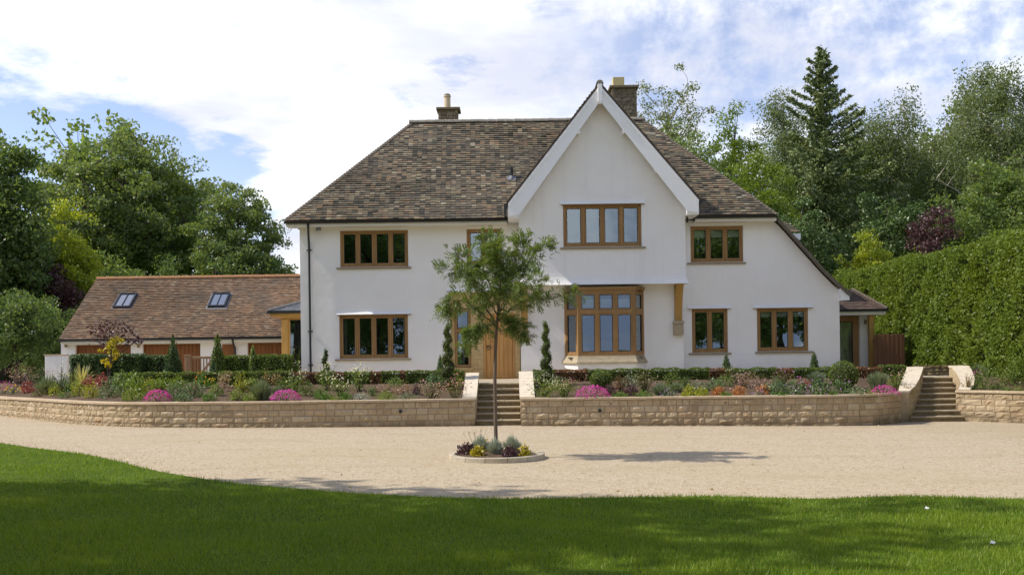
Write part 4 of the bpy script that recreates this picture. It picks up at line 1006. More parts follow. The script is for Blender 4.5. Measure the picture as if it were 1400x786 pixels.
fn.cbox(APX-.075, APX+.075, YV-.045, YV+.03, fz0+.06, fz1-.05, .012); fn.add([(APX-.07, YV-.04, fz0+.06), (APX+.07, YV-.04, fz0+.06), (APX+.07, YV+.03, fz0+.06), (APX-.07, YV+.03, fz0+.06), (APX-.035, YV-.03, fz0), (APX+.035, YV-.03, fz0), (APX+.035, YV+.02, fz0), (APX-.035, YV+.02, fz0)], [(0, 1, 5, 4), (1, 2, 6, 5), (2, 3, 7, 6), (3, 0, 4, 7), (4, 5, 6, 7)])
fn.build('finial', MAT['paint_white'], house)

# ---- eaves: fascia, soffit, gutters, downpipes
def eaves(x0, x1):
    f = MB(); f.box(x0+.06, x1-.03, 33.56, 33.585, EZ-.20, EZ-.03); f.build('fascia', MAT['paint_cream'], house)
    s = MB(); s.box(x0+.06, x1-.03, 33.586, 34.0, EZ-.20, EZ-.185); s.build('soffit', MAT['paint_cream'], house)
    g_ = MB(); n = 7; pr = [(33.50+.058*math.cos(math.pi+math.pi*t/n), EZ-.045+.06*math.sin(math.pi+math.pi*t/n)) for t in range(n+1)]
    pr2 = [(33.50+.05*math.cos(math.pi+math.pi*t/n), EZ-.045+.052*math.sin(math.pi+math.pi*t/n)) for t in range(n, -1, -1)]
    g_.prism([(x0, y, z) for y, z in pr+pr2], (x1-x0, 0, 0)); go = fix_normals(g_.build('gutter', MAT['black_metal'], house)); return go
eaves(E0[0]-.02, gl[0]+.02); eaves(gr[0]-.05, XE1+.03)
dp = MB(); px = X_(423.5, 420, 33.9); yt = 33.5
dp.tube([(X_(422, 305, 33.6), 33.5, EZ-.10), (X_(422, 310, 33.6), 33.52, EZ-.22), (px, 33.88, EZ-.62), (px, 33.92, EZ-.75), (px, 33.92, 1.0)], .038, 10); dpo = dp.build('downpipe', MAT['black_metal'], house, smooth=False)
for z in (EZ-.95, Z_(424, 453, 33.9), 1.6):
    cl = MB(); cl.tube([(px, 33.92, z-.02), (px, 33.92, z+.02)], .055, 10); cl.box(px-.085, px+.085, 33.93, 33.99, z-.018, z+.018)
    cl.build('pipe_clip', MAT['black_metal'], dpo)
gg = MB(); gx = gr[0]+.05; gg.tube([(gx, 32.62, gr[1]-.06), (gx, 33.95, gr[1]-.06)], .055, 8)
gg.tube([(gx, 33.0, gr[1]-.08), (gx-.02, 33.02, gr[1]-.26), (X_(945, 285, 33), 33.1, Z_(945, 288, 33.1)), (X_(939.5, 297, 33.2), 33.2, Z_(940, 295, 33.2)), (X_(939.5, 300, 33.3), 33.3, Z_(940, 304, 33.3))], .036, 8); gg.build('gable_gutter', MAT['black_metal'], house)
gg = MB(); gx = gl[0]-.05; gg.box(gx-.05, gx+.04, 32.62, 33.5, gl[1]-.38, gl[1]-.03); gg.build('gable_gutter', MAT['black_metal'], house)

# ---- chimneys, vent, alarm light
def chimney(pxr, d, dep, cap_h, seed, base_z):
    r = np.random.default_rng(seed); x0, x1, z0, z1 = rect(*pxr, d); z0 = base_z
    core = MB(); core.box(x0+.03, x1-.03, d+.03, d+dep-.03, z0, z1-cap_h); ch = core.build('chimney', MAT['chimney_mortar'], house)
    st = MB()
    for (o, dd, n_, L) in ((Vector((x0, d+.03, 0)), Vector((1, 0, 0)), Vector((0, -1, 0)), x1-x0), (Vector((x0+.03, d+dep, 0)), Vector((0, -1, 0)), Vector((-1, 0, 0)), dep), (Vector((x1-.03, d, 0)), Vector((0, 1, 0)), Vector((1, 0, 0)), dep)):
        z = z0
        while z < z1-cap_h-.02:
            h = min(r.uniform(.10, .19), z1-cap_h-z); q = 0
            while q < L-.02:
                l = min(r.uniform(.16, .42), L-q)
                if L-q-l < .08: l = L-q
                v, f = rock_block(r, o+dd*(q+.005), dd, n_, l-.01, z+.005, z+h-.005, .016); st.add(v, f); q += l
            z += h
    st.build('stone_face', MAT['chimney_stone'], ch)
    cp_ = MB(); cp_.cbox(x0-.07, x1+.07, d-.07, d+dep+.07, z1-cap_h, z1, .015); cp_.build('cap', MAT['chimney_stone'], ch)
    return ch, x0, x1, z1
ch, a, b, zt_ = chimney((599, 147, 626.5, 167), 37.7, .7, .09, 51, 9.8)
pt = MB(); cx = X_(611.5, 138, 38.0); pz = Z_(611, 131, 38.0); pt.tube([(cx, 38.05, zt_-.01), (cx, 38.05, zt_+.03), (cx, 38.05, zt_+.04), (cx, 38.05, pz-.05), (cx, 38.05, pz-.05), (cx, 38.05, pz)], [.16, .155, .125, .118, .14, .14], 14); pt.build('chimney_pot', MAT['pot_clay'], ch)
pt = MB(); pt.tube([(cx, 38.05, pz), (cx, 38.05, pz+.05), (cx, 38.05, pz+.09)], [.11, .12, .03], 12); pt.build('pot_cowl', MAT['ridge_tile'], ch)
ch, a, b, zt_ = chimney((836, 117, 871, 165), 37.4, .9, .10, 52, 9.2)
fx0, fx1, fz0, fz1 = rect(838, 105.5, 853.5, 117, 37.6); fl = MB(); fl.cbox(fx0, fx1, 37.6, 38.05, zt_, fz1, .012); fl.build('chimney_pot', MAT['flue_clay'], ch)
fl = MB(); fx = X_(862, 114, 37.8); fl.tube([(fx, 37.8, zt_-.01), (fx, 37.8, zt_+.07), (fx, 37.8, zt_+.09)], [.13, .13, .05], 12); fl.build('pot_cowl', MAT['ridge_tile'], ch)
# soil vent pipe through the main slope
def on_slope(px, py):
    lo_, hi = 33.5, ry
    for _ in range(40):
        m_ = (lo_+hi)/2
        if Z_(px, py, m_) > EZ+(m_-33.5)*math.tan(PT): lo_ = m_
        else: hi = m_
    return Vector((X_(px, py, m_), m_, Z_(px, py, m_)))
p = on_slope(699.5, 245); vt = MB(); vt.tube([p+Vector((0, 0, -.1)), p+Vector((0, 0, .42))], .055, 10); vo = vt.build('vent_pipe', MAT['black_metal'], house)
lf = MB(); lf.obox(p+Vector((0, -.03, .02)), (.15, 0, 0), Vector((0, cp, sp_))*.12, Vector((0, -sp_, cp))*.018); lf.tube([p, p+Vector((0, 0, .12))], [.11, .06], 10); lf.build('flashing', MAT['lead'], vo)
sl = MB(); c = Vector((X_(435, 313, 33.8), 33.9, Z_(435, 312, 33.8))); sl.box(c.x-.04, c.x+.04, c.y-.02, c.y+.1, c.z-.06, c.z+.02); sl.tube([c, c+Vector((.03, -.12, -.03))], .02, 6); sl.obox(c+Vector((.04, -.16, -.03)), (.07, 0, 0), (0, .03, .02), (0, -.02, .045)); sl.tube([c+Vector((-.04, -.02, -.04)), c+Vector((-.05, -.10, -.05))], [.03, .045], 8); sl.build('security_light', MAT['lead'], house)

# ---- oak and glass porch on the left flank
def left_porch():
    d = 36.6; ez = Z_(390, 425, d); x0 = X_(369, 425, d); ap = Z_(408, 405, d)
    tx = X_(411, 405, d)+.15
    slp = Vector((0, 1.6, ap-ez+.18)).normalized(); L = math.hypot(1.6, ap-ez+.18)
    rf = tile_slope('porch_roof', (x0, d-.25, ez), (1, 0, 0), slp, lambda v: v*1.25, lambda v: tx-x0, L, 'slate', house, .25, .16, .012, 61, .002)
    m = MB(); A = Vector((x0, d-.25, ez)); Bq = A+slp*L+Vector((1.25*L, 0, 0)); m.poly(A, (tx, d-.25, ez), (tx, Bq.y, Bq.z), Bq, ); m.poly(A, Bq, (Bq.x, d+4, Bq.z), (x0, d+4, ez)); 
    m.build('roof_boards', MAT['slate'], rf)
    h = MB(); k = 12
    for i in range(k):
        p, q = A+(Bq-A)*(i/k), A+(Bq-A)*((i+.95)/k); h.tube([p+Vector((0, 0, .015)), q+Vector((0, 0, .03))], .045, 6)
    h.build('hip_tiles', MAT['lead'], rf)
    gt = MB(); gt.box(x0-.03, tx, d-.33, d-.22, ez-.10, ez+.0); gt.build('porch_gutter', MAT['black_metal'], house)
    fz = Z_(390, 431.5, d)
    fa = MB(); fa.box(x0+.05, tx, d-.215, d-.17, fz-.02, ez-.02); fa.poly((x0+.05, d-.17, fz-.02), (tx, d-.17, fz-.02), (tx, d+.05, fz-.13), (x0+.42, d+.05, fz-.13)); fa.box(x0+.05, x0+.09, d-.17, d+4, fz-.02, ez-.02); fa.build('porch_fascia', MAT['oak_post'], house)
    p0, p1 = X_(385, 470, d), X_(393.5, 470, d)
    po = MB(); po.cbox(p0, p1, d, d+.2, .7, fz-.13, .012); po.cbox(p1+.002, p1+.07, d+.05, d+.15, .7, fz-.13, .006)
    po.cbox(p1+.07, tx, d+.01, d+.18, Z_(402, 437, d), fz-.125, .01); po.cbox(p1+.072, tx, d+.06, d+.14, .7, 1.05, .01); po.build('porch_post', MAT['oak_post'], house)
    gl_ = MB(); gl_.poly((p1+.07, d+.10, 1.05), (tx, d+.10, 1.05), (tx, d+.10, Z_(402, 437, d)), (p1+.07, d+.10, Z_(402, 437, d))); gl_.build('porch_glazing', MAT['window_glass'], house)
    rm = MB(); rm.poly((p0, d+2.5, .7), (tx, d+2.5, .7), (tx, d+2.5, ez), (p0, d+2.5, ez)); rm.poly((p0+.05, d+.2, .7), (p0+.05, d+2.5, .7), (p0+.05, d+2.5, ez), (p0+.05, d+.2, ez)); rm.poly((p0, d+.2, ez-.1), (tx, d+.2, ez-.1), (tx, d+2.5, ez-.1), (p0, d+2.5, ez-.1)); rm.build('porch_interior', MAT['room_dark'], house)
    cu = MB(); xx = X_(404.5, 470, d); pts = [(xx+.05*k/6, d+.4+.02*math.sin(k*2)) for k in range(7)]
    for p_, q_ in zip(pts[:-1], pts[1:]): cu.poly((p_[0], p_[1], 1.3), (q_[0], q_[1], 1.3), (q_[0], q_[1], 3.1), (p_[0], p_[1], 3.1))
    cu.build('porch_curtain', MAT['room_wall'], house)
left_porch()
# ---- side porch on the right
def right_porch():
    d = 36.0; ez = Z_(1180, 423, d); x1 = X_(1208, 424, d); x0 = XR-.1; tz = Z_(1165, 393, d)
    A = Vector((x0, d-.25, ez)); run = 1.0; hgt = tz-ez-.03; slp = Vector((0, run, hgt)).normalized(); L = math.hypot(run, hgt)
    hipx = (x1-X_(1165, 393, d+.6))/L
    rf = tile_slope('side_porch_roof', A, (1, 0, 0), slp, lambda v: 0, lambda v: x1+.03-x0-v*hipx, L, 'tile_porch', house, .17, .10, .02, 71, .003)
    m = MB(); T = slp*L; Bq = Vector((x1+.03, d-.25, ez)); Cq = Bq+T-Vector((hipx*L, 0, 0)); m.poly(A, Bq, Cq, A+T); m.poly(Bq, (x1+.03, d+3, ez), (Cq.x, d+3, Cq.z), Cq); m.build('roof_boards', MAT['tile_porch'], rf)
    h = MB()
    for i in range(12):
        p, q = Bq+(Cq-Bq)*(i/12), Bq+(Cq-Bq)*((i+.95)/12); h.tube([p+Vector((0, 0, .02)), q+Vector((0, 0, .035))], .055, 6)
    h.build('hip_tiles', MAT['hip_tile'], rf)
    g_ = MB(); g_.box(x0, x1+.07, d-.33, d-.21, ez-.085, ez+.01); g_.build('side_porch_gutter', MAT['black_metal'], house)
    fz = Z_(1180, 430.5, d); f = MB(); f.box(x0, x1, d-.205, d+2.4, fz, ez-.02); f.build('side_porch_fascia', MAT['paint_white'], house)
    a, b = X_(1187.5, 460, d), X_(1194, 460, d); po = MB(); po.cbox(a, b, d-.1, d+.08, 1.0, fz-.002, .01); po.build('side_porch_post', MAT['oak_post'], house)
    w0, w1 = X_(1175.5, 460, d+.5), X_(1190, 460, d+.5); wl = MB(); wl.box(w0, w1, d+.5, d+2.4, .8, fz-.002); wl.box(x0, w1, d+2.2, d+2.4, .8, fz-.002); wl.build('side_porch_wall', MAT['render_white'], house)
    q0, q1, e0 = X_(1146, 470, d+.6), w0-.002, fz-.02; fr = MB(); fr.cbox(q1-.22, q1, d+.6, d+.7, 1.0, e0, .01); fr.cbox(q0-.3, q1-.222, d+.603, d+.7, e0-.2, e0, .01); fr.cbox(q0-.3, q1-.222, d+.603, d+.7, 1.0, 1.2, .01); do = fr.build('side_door', MAT['oak_frame'], house)
    pa = MB(); pa.poly((q0-.3, d+.65, 1.2), (q1-.222, d+.65, 1.2), (q1-.222, d+.65, e0-.2), (q0-.3, d+.65, e0-.2)); pa.build('pane', MAT['window_glass'], do)
    ga = MB(); ga.box(q1-.245, q1-.2225, d+.61, d+.67, 1.2, e0-.2); ga.box(q0-.3, q1-.246, d+.61, d+.67, e0-.225, e0-.2005); ga.build('gasket', MAT['gasket_black'], do)
    lm = MB(); lx, lz_ = X_(1183, 440, d+.45), Z_(1183, 440, d+.45); lm.tube([(lx, d+.44, lz_-.08), (lx, d+.44, lz_+.08)], .045, 10); lm.box(lx-.03, lx+.03, d+.44, d+.5, lz_-.03, lz_+.03); lm.build('wall_lamp', MAT['gold_lamp'], house)
right_porch()
# ---------------------------------------------------------------- garage wing, low wall, gate, fence
def garage():
    gd = 40.0; er = rect(80, 463, 408, 463, gd-.3); x0 = X_(80.5, 463, gd-.3); x1 = XL+.6; ez = Z_(235, 462, gd-.3)
    rdg = 43.4; rzz = Z_(268, 380, rdg)
    root = thing('garage', 'low garage range with orange-brown tiled roof, two rooflights and three timber doors', 'garage', ((x0+x1)/2, gd, .6))
    fl = .66
    slp = Vector((0, rdg-gd+.3, rzz-ez)); L = slp.length; slp.normalize()
    rf = tile_slope('roof', (x0, gd-.3, ez), (1, 0, 0), slp, lambda v: 0, lambda v: x1-x0, L, 'tile_garage', root, .19, .13, .038, 81, .010)
    m = MB(); A, B = Vector((x0+.02, gd-.3, ez-.01)), Vector((x1, gd-.3, ez-.01)); T = slp*L; m.poly(A, B, B+T, A+T); m.poly(A+T, B+T, Vector((x1, 2*rdg-gd+.3, ez)), Vector((x0+.02, 2*rdg-gd+.3, ez)))
    m.build('roof_boards', MAT['tile_garage'], rf)
    rt = MB(); half_round(rt, A+T, B+T, .12, .0, seg=.45); rt.build('ridge', MAT['ridge_garage'], rf)
    vb = MB(); vb.prism([A+Vector((0, -.01, -.0)), A+T, A+T+Vector((0, 0, -.09)), A+Vector((0, -.01, -.09))], (.1, 0, 0)); fix_normals(vb.build('verge', MAT['tile_porch'], rf))
    # walls with three door openings
    doors = [(103, 179), (195, 274), (338.5, 410)]; hz = Z_(190, 470.5, gd)
    wx0 = X_(83.5, 480, gd)
    W_, H_ = MB(), []
    for (a, b) in doors: H_.append((X_(a, 480, gd), X_(b, 480, gd), fl, hz))
    sd = (X_(304, 480, gd), X_(311, 480, gd)+.0, fl, hz-.05)
    wall_face(W_, [wx0, x1], .2, lambda x: ez-.12, H_, gd, .25)
    W_.poly((wx0, gd, .2), (wx0, 47, .2), (wx0, 47, ez-.1), (wx0, gd, ez-.1)); W_.poly((wx0, gd+.02, ez-.12), (wx0, rdg, rzz-.15), (wx0, 2*rdg-gd, ez-.12))
    W_.build('wall', MAT['render_white'], root)
    for (a, b, c, d) in H_:
        dm = MB(); n = int((b-a)/.16)
        for i in range(n): dm.cbox(a+.05+(b-a-.1)*i/n+.002, a+.05+(b-a-.1)*(i+1)/n-.002, gd+.16, gd+.2, c, d-.06, .01)
        do = dm.build('garage_door', MAT['garage_wood'], root)
        fm = MB(); fm.box(a+.002, a+.05, gd+.13, gd+.21, c, d-.003); fm.box(b-.05, b-.002, gd+.13, gd+.21, c, d-.003); fm.box(a+.05, b-.05, gd+.133, gd+.21, d-.06, d-.003); fm.build('door_frame', MAT['garage_wood'], do)
    s = MB(); s.cbox(sd[0], sd[1]+.28, gd-.03, gd-.005, fl, hz-.05, .01); s.build('side_door', MAT['garage_wood'], root)
    f = MB(); f.box(x0+.05, x1, gd-.27, gd-.24, ez-.20, ez-.02); f.box(x0+.05, x1, gd-.239, gd-.003, ez-.20, ez-.185); f.build('fascia', MAT['paint_cream'], root)
    g_ = MB(); g_.box(x0, x1, gd-.37, gd-.275, ez-.085, ez-.0); g_.build('gutter', MAT['black_metal'], root)
    dp = MB(); px = X_(322, 480, gd); dp.tube([(px-.03, gd-.32, ez-.07), (px-.02, gd-.28, ez-.2), (px, gd-.07, ez-.42), (px, gd-.07, .5)], .04, 8); dp.build('downpipe', MAT['black_metal'], root)
    for pxl in (90, 189):
        lm = MB(); lx, lz_ = X_(pxl, 472.5, gd-.08), Z_(pxl, 472.5, gd-.08); lm.tube([(lx, gd-.09, lz_-.07), (lx, gd-.09, lz_+.06)], .05, 8); lm.box(lx-.03, lx+.03, gd-.09, gd, lz_-.03, lz_+.03); lm.build('wall_lamp', MAT['gold_lamp'], root)
    # rooflights
    n_ = Vector((1, 0, 0)).cross(slp).normalized()
    def onr(px, py):
        lo_, hi = gd-.3, rdg
        for _ in range(40):
            q = (lo_+hi)/2
            if Z_(px, py, q) > ez+(q-gd+.3)/(rdg-gd+.3)*(rzz-ez): lo_ = q
            else: hi = q
        return Vector((X_(px, py, q), q, Z_(px, py, q)))
    for (bl, tr) in (((160, 422.5), (183, 402.5)), ((289, 421.5), (311, 402))):
        p0, p1 = onr(*bl), onr(*tr); c = (p0+p1)/2; hw = .36; hl = (p1-p0).dot(slp)/2*.94
        fr = MB(); t_ = .06
        for sgn in (-1, 1): fr.obox(c+Vector((sgn*(hw-.03), 0, 0))+n_*t_, (.035, 0, 0), slp*hl, n_*.05); fr.obox(c+slp*(sgn*(hl-.03))+n_*(t_+.002), (hw, 0, 0), slp*.035, n_*.05)
        fr.obox(c+n_*(t_+.01), (.010, 0, 0), slp*hl*.96, n_*.04)
        so = fr.build('skylight', MAT['black_metal'], rf); fl_ = MB(); fl_.obox(c-slp*.04+n_*.022, (hw+.09, 0, 0), slp*(hl+.09), n_*.008); fl_.build('flashing', MAT['lead'], rf)
        pa = MB(); a, b = Vector((hw-.06, 0, 0)), slp*(hl-.06); q = c+n_*.075; pa.poly(q-a-b, q+a-b, q+a+b, q-a+b); pa.build('pane', MAT['skyglass'], rf)
mm, tt_, oo = mat('skyglass'); princ(tt_, oo, (.10, .12, .14), .03, None, 1.0).inputs['IOR'].default_value = 2.6
garage()
def low_wall():
    d = 38.8; x0, x1, z0, z1 = rect(61.5, 484.5, 84, 520, d); root = thing('rendered_wall', 'plain low white rendered wall at the outer end of the garage', 'garden wall', (x0, d, .5))
    m = MB(); m.cbox(x0, x1+.2, d, d+.25, .2, z1-.041, .02); m.build('wall', MAT['render_white'], root); c = MB(); c.cbox(x0-.03, x1+.2, d-.03, d+.28, z1-.04, z1, .01); c.build('coping', MAT['coping_stone'], root)
low_wall()
def gate():
    d = 35.5; x0, x1, z0, z1 = rect(254, 487, 292, 509, d); root = thing('garden_gate', 'small oak picket gate with diagonal brace and stout post among dark hedge blocks', 'gate', (x0, d, .7))
    z0 = .72
    pm = MB(); pm.cbox(x0-.02, x0+.15, d-.06, d+.10, z0, z1+.02, .015); pm.cbox(x0-.035, x0+.165, d-.075, d+.115, z1+.021, z1+.055, .01); pm.build('post', MAT['gate_wood'], root)
    a, b = x0+.17, x1
    rl = MB(); rl.cbox(a, b, d, d+.06, z1-.09, z1-.0, .01); rl.cbox(a, b, d, d+.06, z0+.12, z0+.22, .01); rl.build('rail', MAT['gate_wood'], root)
    pk = MB(); n = 8
    for i in range(n): x = a+.01+(b-a-.06)*i/(n-1); pk.cbox(x, x+.04, d+.012, d+.042, z0+.06, z1-.01, .006)
    pk.build('picket', MAT['gate_wood'], root)
    bs = MB(); p, q = Vector((a+.05, d-.02, z0+.2)), Vector((b-.02, d-.02, z1-.1)); e = (q-p); bs.obox((p+q)/2, e/2, (0, .018, 0), Vector((-e.z, 0, e.x)).normalized()*.04); bs.build('brace', MAT['gate_wood'], root)
gate()
def fence():
    d = 35.3; x0, x1, z0, z1 = rect(1193, 457, 1237, 505, d); x0 = max(x0, X_(1194.5, 470, 36.0)-.25); root = thing('board_fence', 'dark brown close-board fence between the side porch and the tall hedge', 'fence', (x0, d, 1.0))
    m = MB(); n = 14
    for i in range(n): m.cbox(x0+(x1-x0)*i/n+.004, x0+(x1-x0)*(i+1)/n+.006, d+.008*(i % 2), d+.03+.008*(i % 2), .95, z1+random.uniform(-.01, .01), .006)
    m.build('board', MAT['fence_wood'], root); r_ = MB(); r_.box(x0, x1, d+.045, d+.09, 1.3, 1.4); r_.box(x0, x1, d+.045, d+.09, 2.1, 2.2); r_.build('rail', MAT['fence_wood'], root)
fence()

# ---------------------------------------------------------------- leaves
def unit(r, n):
    v = r.normal(size=(n, 3)); return v/np.linalg.norm(v, axis=1)[:, None]
def leaf_quads(r, C, size, aspect=.55, nb=None, nbw=0.0, db=None, dbw=0.0, fold=0.0):
    """diamond leaves: nb biases the face normal, db the long axis"""
    n = len(C); N_ = unit(r, n); D = unit(r, n)
    if nb is not None: N_ = N_+np.asarray(nb)*nbw
    if db is not None: D = D+np.asarray(db)*dbw
    D /= np.linalg.norm(D, axis=1)[:, None]+1e-9
    S = np.cross(N_, D); S /= np.linalg.norm(S, axis=1)[:, None]+1e-9
    s = (size if np.ndim(size) else np.full(n, size))[:, None]
    w = s*aspect*.5
    return np.stack([C-D*s*.5, C+S*w-D*s*.08, C+D*s*.5, C-S*w-D*s*.08], 1).reshape(-1, 3)
def core_box(parent, x0, x1, y0, y1, z0, z1, name='dark_core'):
    m = MB(); m.box(x0, x1, y0, y1, z0, z1); return m.build(name, MAT['twig_core_dark'], parent, local=True)  # solid dark box added inside foliage

# tall clipped hedge
def tall_hedge():
    r = np.random.default_rng(31); X0, X1, Y0, Y1, H = 14.35, 17.2, 21.0, 46.0, 5.15
    root = thing('tall_hedge', 'tall clipped beech hedge, sunlit yellow-green, running along the right side of the drive', 'hedge', (X0, 33, 0))
    m = MB(); m.box(X0+.35, X1-.3, Y0+.3, Y1-.3, .3, H-.3); m.build('dark_core', MAT['twig_core_dark'], root)  # added solid core: hedge's dark inside put into its colour, stops see-through
    tr = MB()
    for y in np.arange(Y0+.5, Y1, .9): tr.tube([(X0+.9, y, .2), (X0+.8, y+.1, 2.5)], .05, 6)
    tr.build('trunk', MAT['bark'], root)
    P, Nn = [], []
    def zt(x, y): return H+.10*np.sin(y*.9)+.07*np.sin(y*2.3+x)+.06*np.sin(x*3.1-y*1.7)
    n = 120000; y = Y0+(Y1-Y0)*(1-np.sqrt(r.random(n)*.92+.08*r.random(n)))*1.0; y = Y0+(Y1-Y0)*r.random(n)**1.15; z = r.uniform(.9, 1, n)*0+1.0+(H-1.0)*r.random(n)
    bulge = .07*np.sin(y*1.3+z*.8)+.06*np.sin(z*2.1-y*.7)+.06*np.sin(y*3.7+z*3.1)+.05*np.sin(y*7.3-z*6.1)
    lowcut = np.clip((2.0-z)/1.2, 0, 1)*.35*(.6+.4*np.sin(y*1.9))
    x = X0-.05-bulge*.8+lowcut+np.abs(r.normal(0, .16, n)); P.append(np.stack([x, y, z], 1)); Nn.append(np.tile([-.8, -.2, .5], (n, 1)))
    n = 26000; y = Y0+(Y1-Y0)*r.random(n); x = X0+(X1-X0)*r.random(n); z = zt(x, y)+.05-np.abs(r.normal(0, .14, n)); sp = r.random(n) < .1; z[sp] += r.uniform(0, .28, sp.sum()); P.append(np.stack([x, y, z], 1)); Nn.append(np.tile([-.2, 0, .9], (n, 1)))
    n = 6000; x = X0+(X1-X0)*r.random(n); z = 1.0+(H-1.0)*r.random(n); y = Y0+np.abs(r.normal(0, .14, n)); P.append(np.stack([x, y, z], 1)); Nn.append(np.tile([0, -.8, .4], (n, 1)))
    C = np.concatenate(P); NB = np.concatenate(Nn); hole = np.sin(C[:, 1]*4.1+2*np.sin(C[:, 2]*3.3))*np.sin(C[:, 2]*5.7+C[:, 1]*1.7); keep = ~((hole > .62) & (r.random(len(C)) < .8)); C, NB = C[keep], NB[keep]; s = r.uniform(.045, .125, len(C))**1.0
    quads('foliage', leaf_quads(r, C, s, .62, NB, .9, np.array([-.3, 0, -.5]), .5), MAT['leaf_beech'], root, world=True)
    # shoots that stick out of the clipped face
    n = 260; cy = r.uniform(Y0+1, Y1, n); cz = r.uniform(1.2, H, n); C2 = []
    for a, b in zip(cy, cz):
        L = r.uniform(.12, .35); k = r.integers(5, 10); t = r.random(k)
        C2.append(np.stack([X0-.1-t*L+r.normal(0, .03, k), a+r.normal(0, .05, k), b+t*r.uniform(-.1, .2)+r.normal(0, .03, k)], 1))
    C2 = np.concatenate(C2); quads('shoots', leaf_quads(r, C2, r.uniform(.07, .13, len(C2)), .6, np.array([-.5, 0, .6]), .8), MAT['leaf_beech'], root, world=True)
tall_hedge()

def low_hedge(label, segs, name='box_hedge', seed=1, cat='hedge', group=None, ls=.045, dens=1500, brown_label='browned section'):
    """segs: list of (x0,y0,x1,y1,width,z0,z1,material)"""
    r = np.random.default_rng(seed); xs_ = [s[0] for s in segs]+[s[2] for s in segs]
    root = thing(name, label, cat, ((min(xs_)+max(xs_))/2, segs[0][1], segs[0][5]), group); cm = MB()
    bym = {}
    for (x0, y0, x1, y1, w, z0, z1, mt) in segs:
        a, b = np.array([x0, y0]), np.array([x1, y1]); L = np.linalg.norm(b-a); e = (b-a)/L; nn = np.array([e[1], -e[0]]); hw = w/2
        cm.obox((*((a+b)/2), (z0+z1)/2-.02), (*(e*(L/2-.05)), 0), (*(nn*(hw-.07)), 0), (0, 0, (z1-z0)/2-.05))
        af = L*(z1-z0); at_ = L*w; n = int(dens*(2*af+at_+2*w*(z1-z0)))
        face = r.choice(4, n, p=np.array([af*1.3, af*.7, at_, 2*w*(z1-z0)])/(af*2+at_+2*w*(z1-z0)))
        u = r.random(n)*L; v = r.uniform(-hw, hw, n); z = z0+(z1-z0)*r.random(n); dep = np.abs(r.normal(0, .022, n))-.012
        wob = .02*np.sin(u*5+z*7)+.018*np.sin(u*11-3*z)
        v = np.where(face == 0, hw-dep+wob, np.where(face == 1, -hw+dep-wob, v)); z = np.where(face == 2, z1-dep+wob, z); u = np.where(face == 3, np.where(r.random(n) < .5, dep, L-dep), u)
        P = a[None]+e[None]*u[:, None]+nn[None]*v[:, None]; NB = np.zeros((n, 3)); NB[face == 0] = (*nn, .4); NB[face == 1] = (*(-nn), .3); NB[face == 2] = (0, 0, 1)
        C = np.concatenate([P, z[:, None]], 1); bym.setdefault(mt, []).append(leaf_quads(r, C, r.uniform(.7, 1.4, n)*ls, .65, NB, .9))
    cm.build('dark_core', MAT['twig_core_dark'], root)  # added solid boxes behind the leaves, dark inside given by colour
    for mt, L_ in bym.items():
        o = quads('foliage', np.concatenate(L_), MAT[mt], root, world=True)
        if mt == 'leaf_copper': o['label'] = brown_label
    return root
G, B = 'leaf_box', 'leaf_copper'
def hx(px, d=30.9): return X_(px, 508, d)
HYY = 30.9
low_hedge('long low green box hedge in front of the garage and the picket gate', [(hx(158), HYY+.1, hx(399), HYY, .42, .95, Z_(280, 509, HYY), G)], seed=41)
segL = [(399, 438, B), (438, 459, G), (459, 472, B), (472, 508, G), (508, 522, B), (522, 548, G), (548, 556, B), (556, 634, G)]
low_hedge('low box hedge with alternating green and bronze plants below the left ground-floor window', [(hx(a)+.0, HYY, hx(b), HYY, .42, .98, Z_(520, 508.5, HYY)+random.uniform(-.02, .02), m) for a, b, m in segL], seed=42, brown_label='bronzed box plants')
segM = [(729, 758, G, 0), (758, 802, B, 0), (802, 968, G, .02), (968, 990, B, 0), (990, 1062, G, 0), (1062, 1082, B, -.02), (1082, 1140, G, 0)]
segN = [(1160, 1203, B, .0), (1203, 1236, G, .06)]
low_hedge('low box hedge, mostly green with bronze patches, below the bay window and right wing', [(hx(a), HYY, hx(b), HYY, .42, .98, Z_((a+b)/2, 506-(a-730)*.008, HYY)+j, m) for a, b, m, j in segM], seed=43, brown_label='bronzed box plants')
low_hedge('short bronze and green box hedge between the clipped ball and the curved ramp', [(hx(a), HYY, hx(b), HYY, .42, .98, Z_((a+b)/2, 506-(a-730)*.008, HYY)+j, m) for a, b, m, j in segN], seed=49, brown_label='bronzed box plants')
def block(px0, px1, pytop, d, w, label, seed, mt='leaf_yew'):
    x0, x1 = X_(px0, pytop, d), X_(px1, pytop, d); zt_ = Z_((px0+px1)/2, pytop, d)
    low_hedge(label, [(x0, d, x1, d, w, .7, zt_, mt)], 'hedge_block', seed, 'hedge', None, .06, 900)
block(103, 146, 485.5, 33.4, .9, 'dark clipped hedge block in front of the left garage door, behind the yellow sapling', 44)
block(150, 196, 485, 33.6, .9, 'dark hedge block behind the yellow sapling, below the white pier of the garage', 45)
block(197, 230, 487, 34.0, .9, 'smaller dark hedge block left of the conical yew by the gate', 46)
block(306, 341, 487, 33.5, .8, 'dark hedge block right of the picket gate, below the garage downpipe', 47, 'leaf_box')
block(347, 397, 486, 33.2, .8, 'broad dark hedge block beside the oak porch', 48, 'leaf_box')
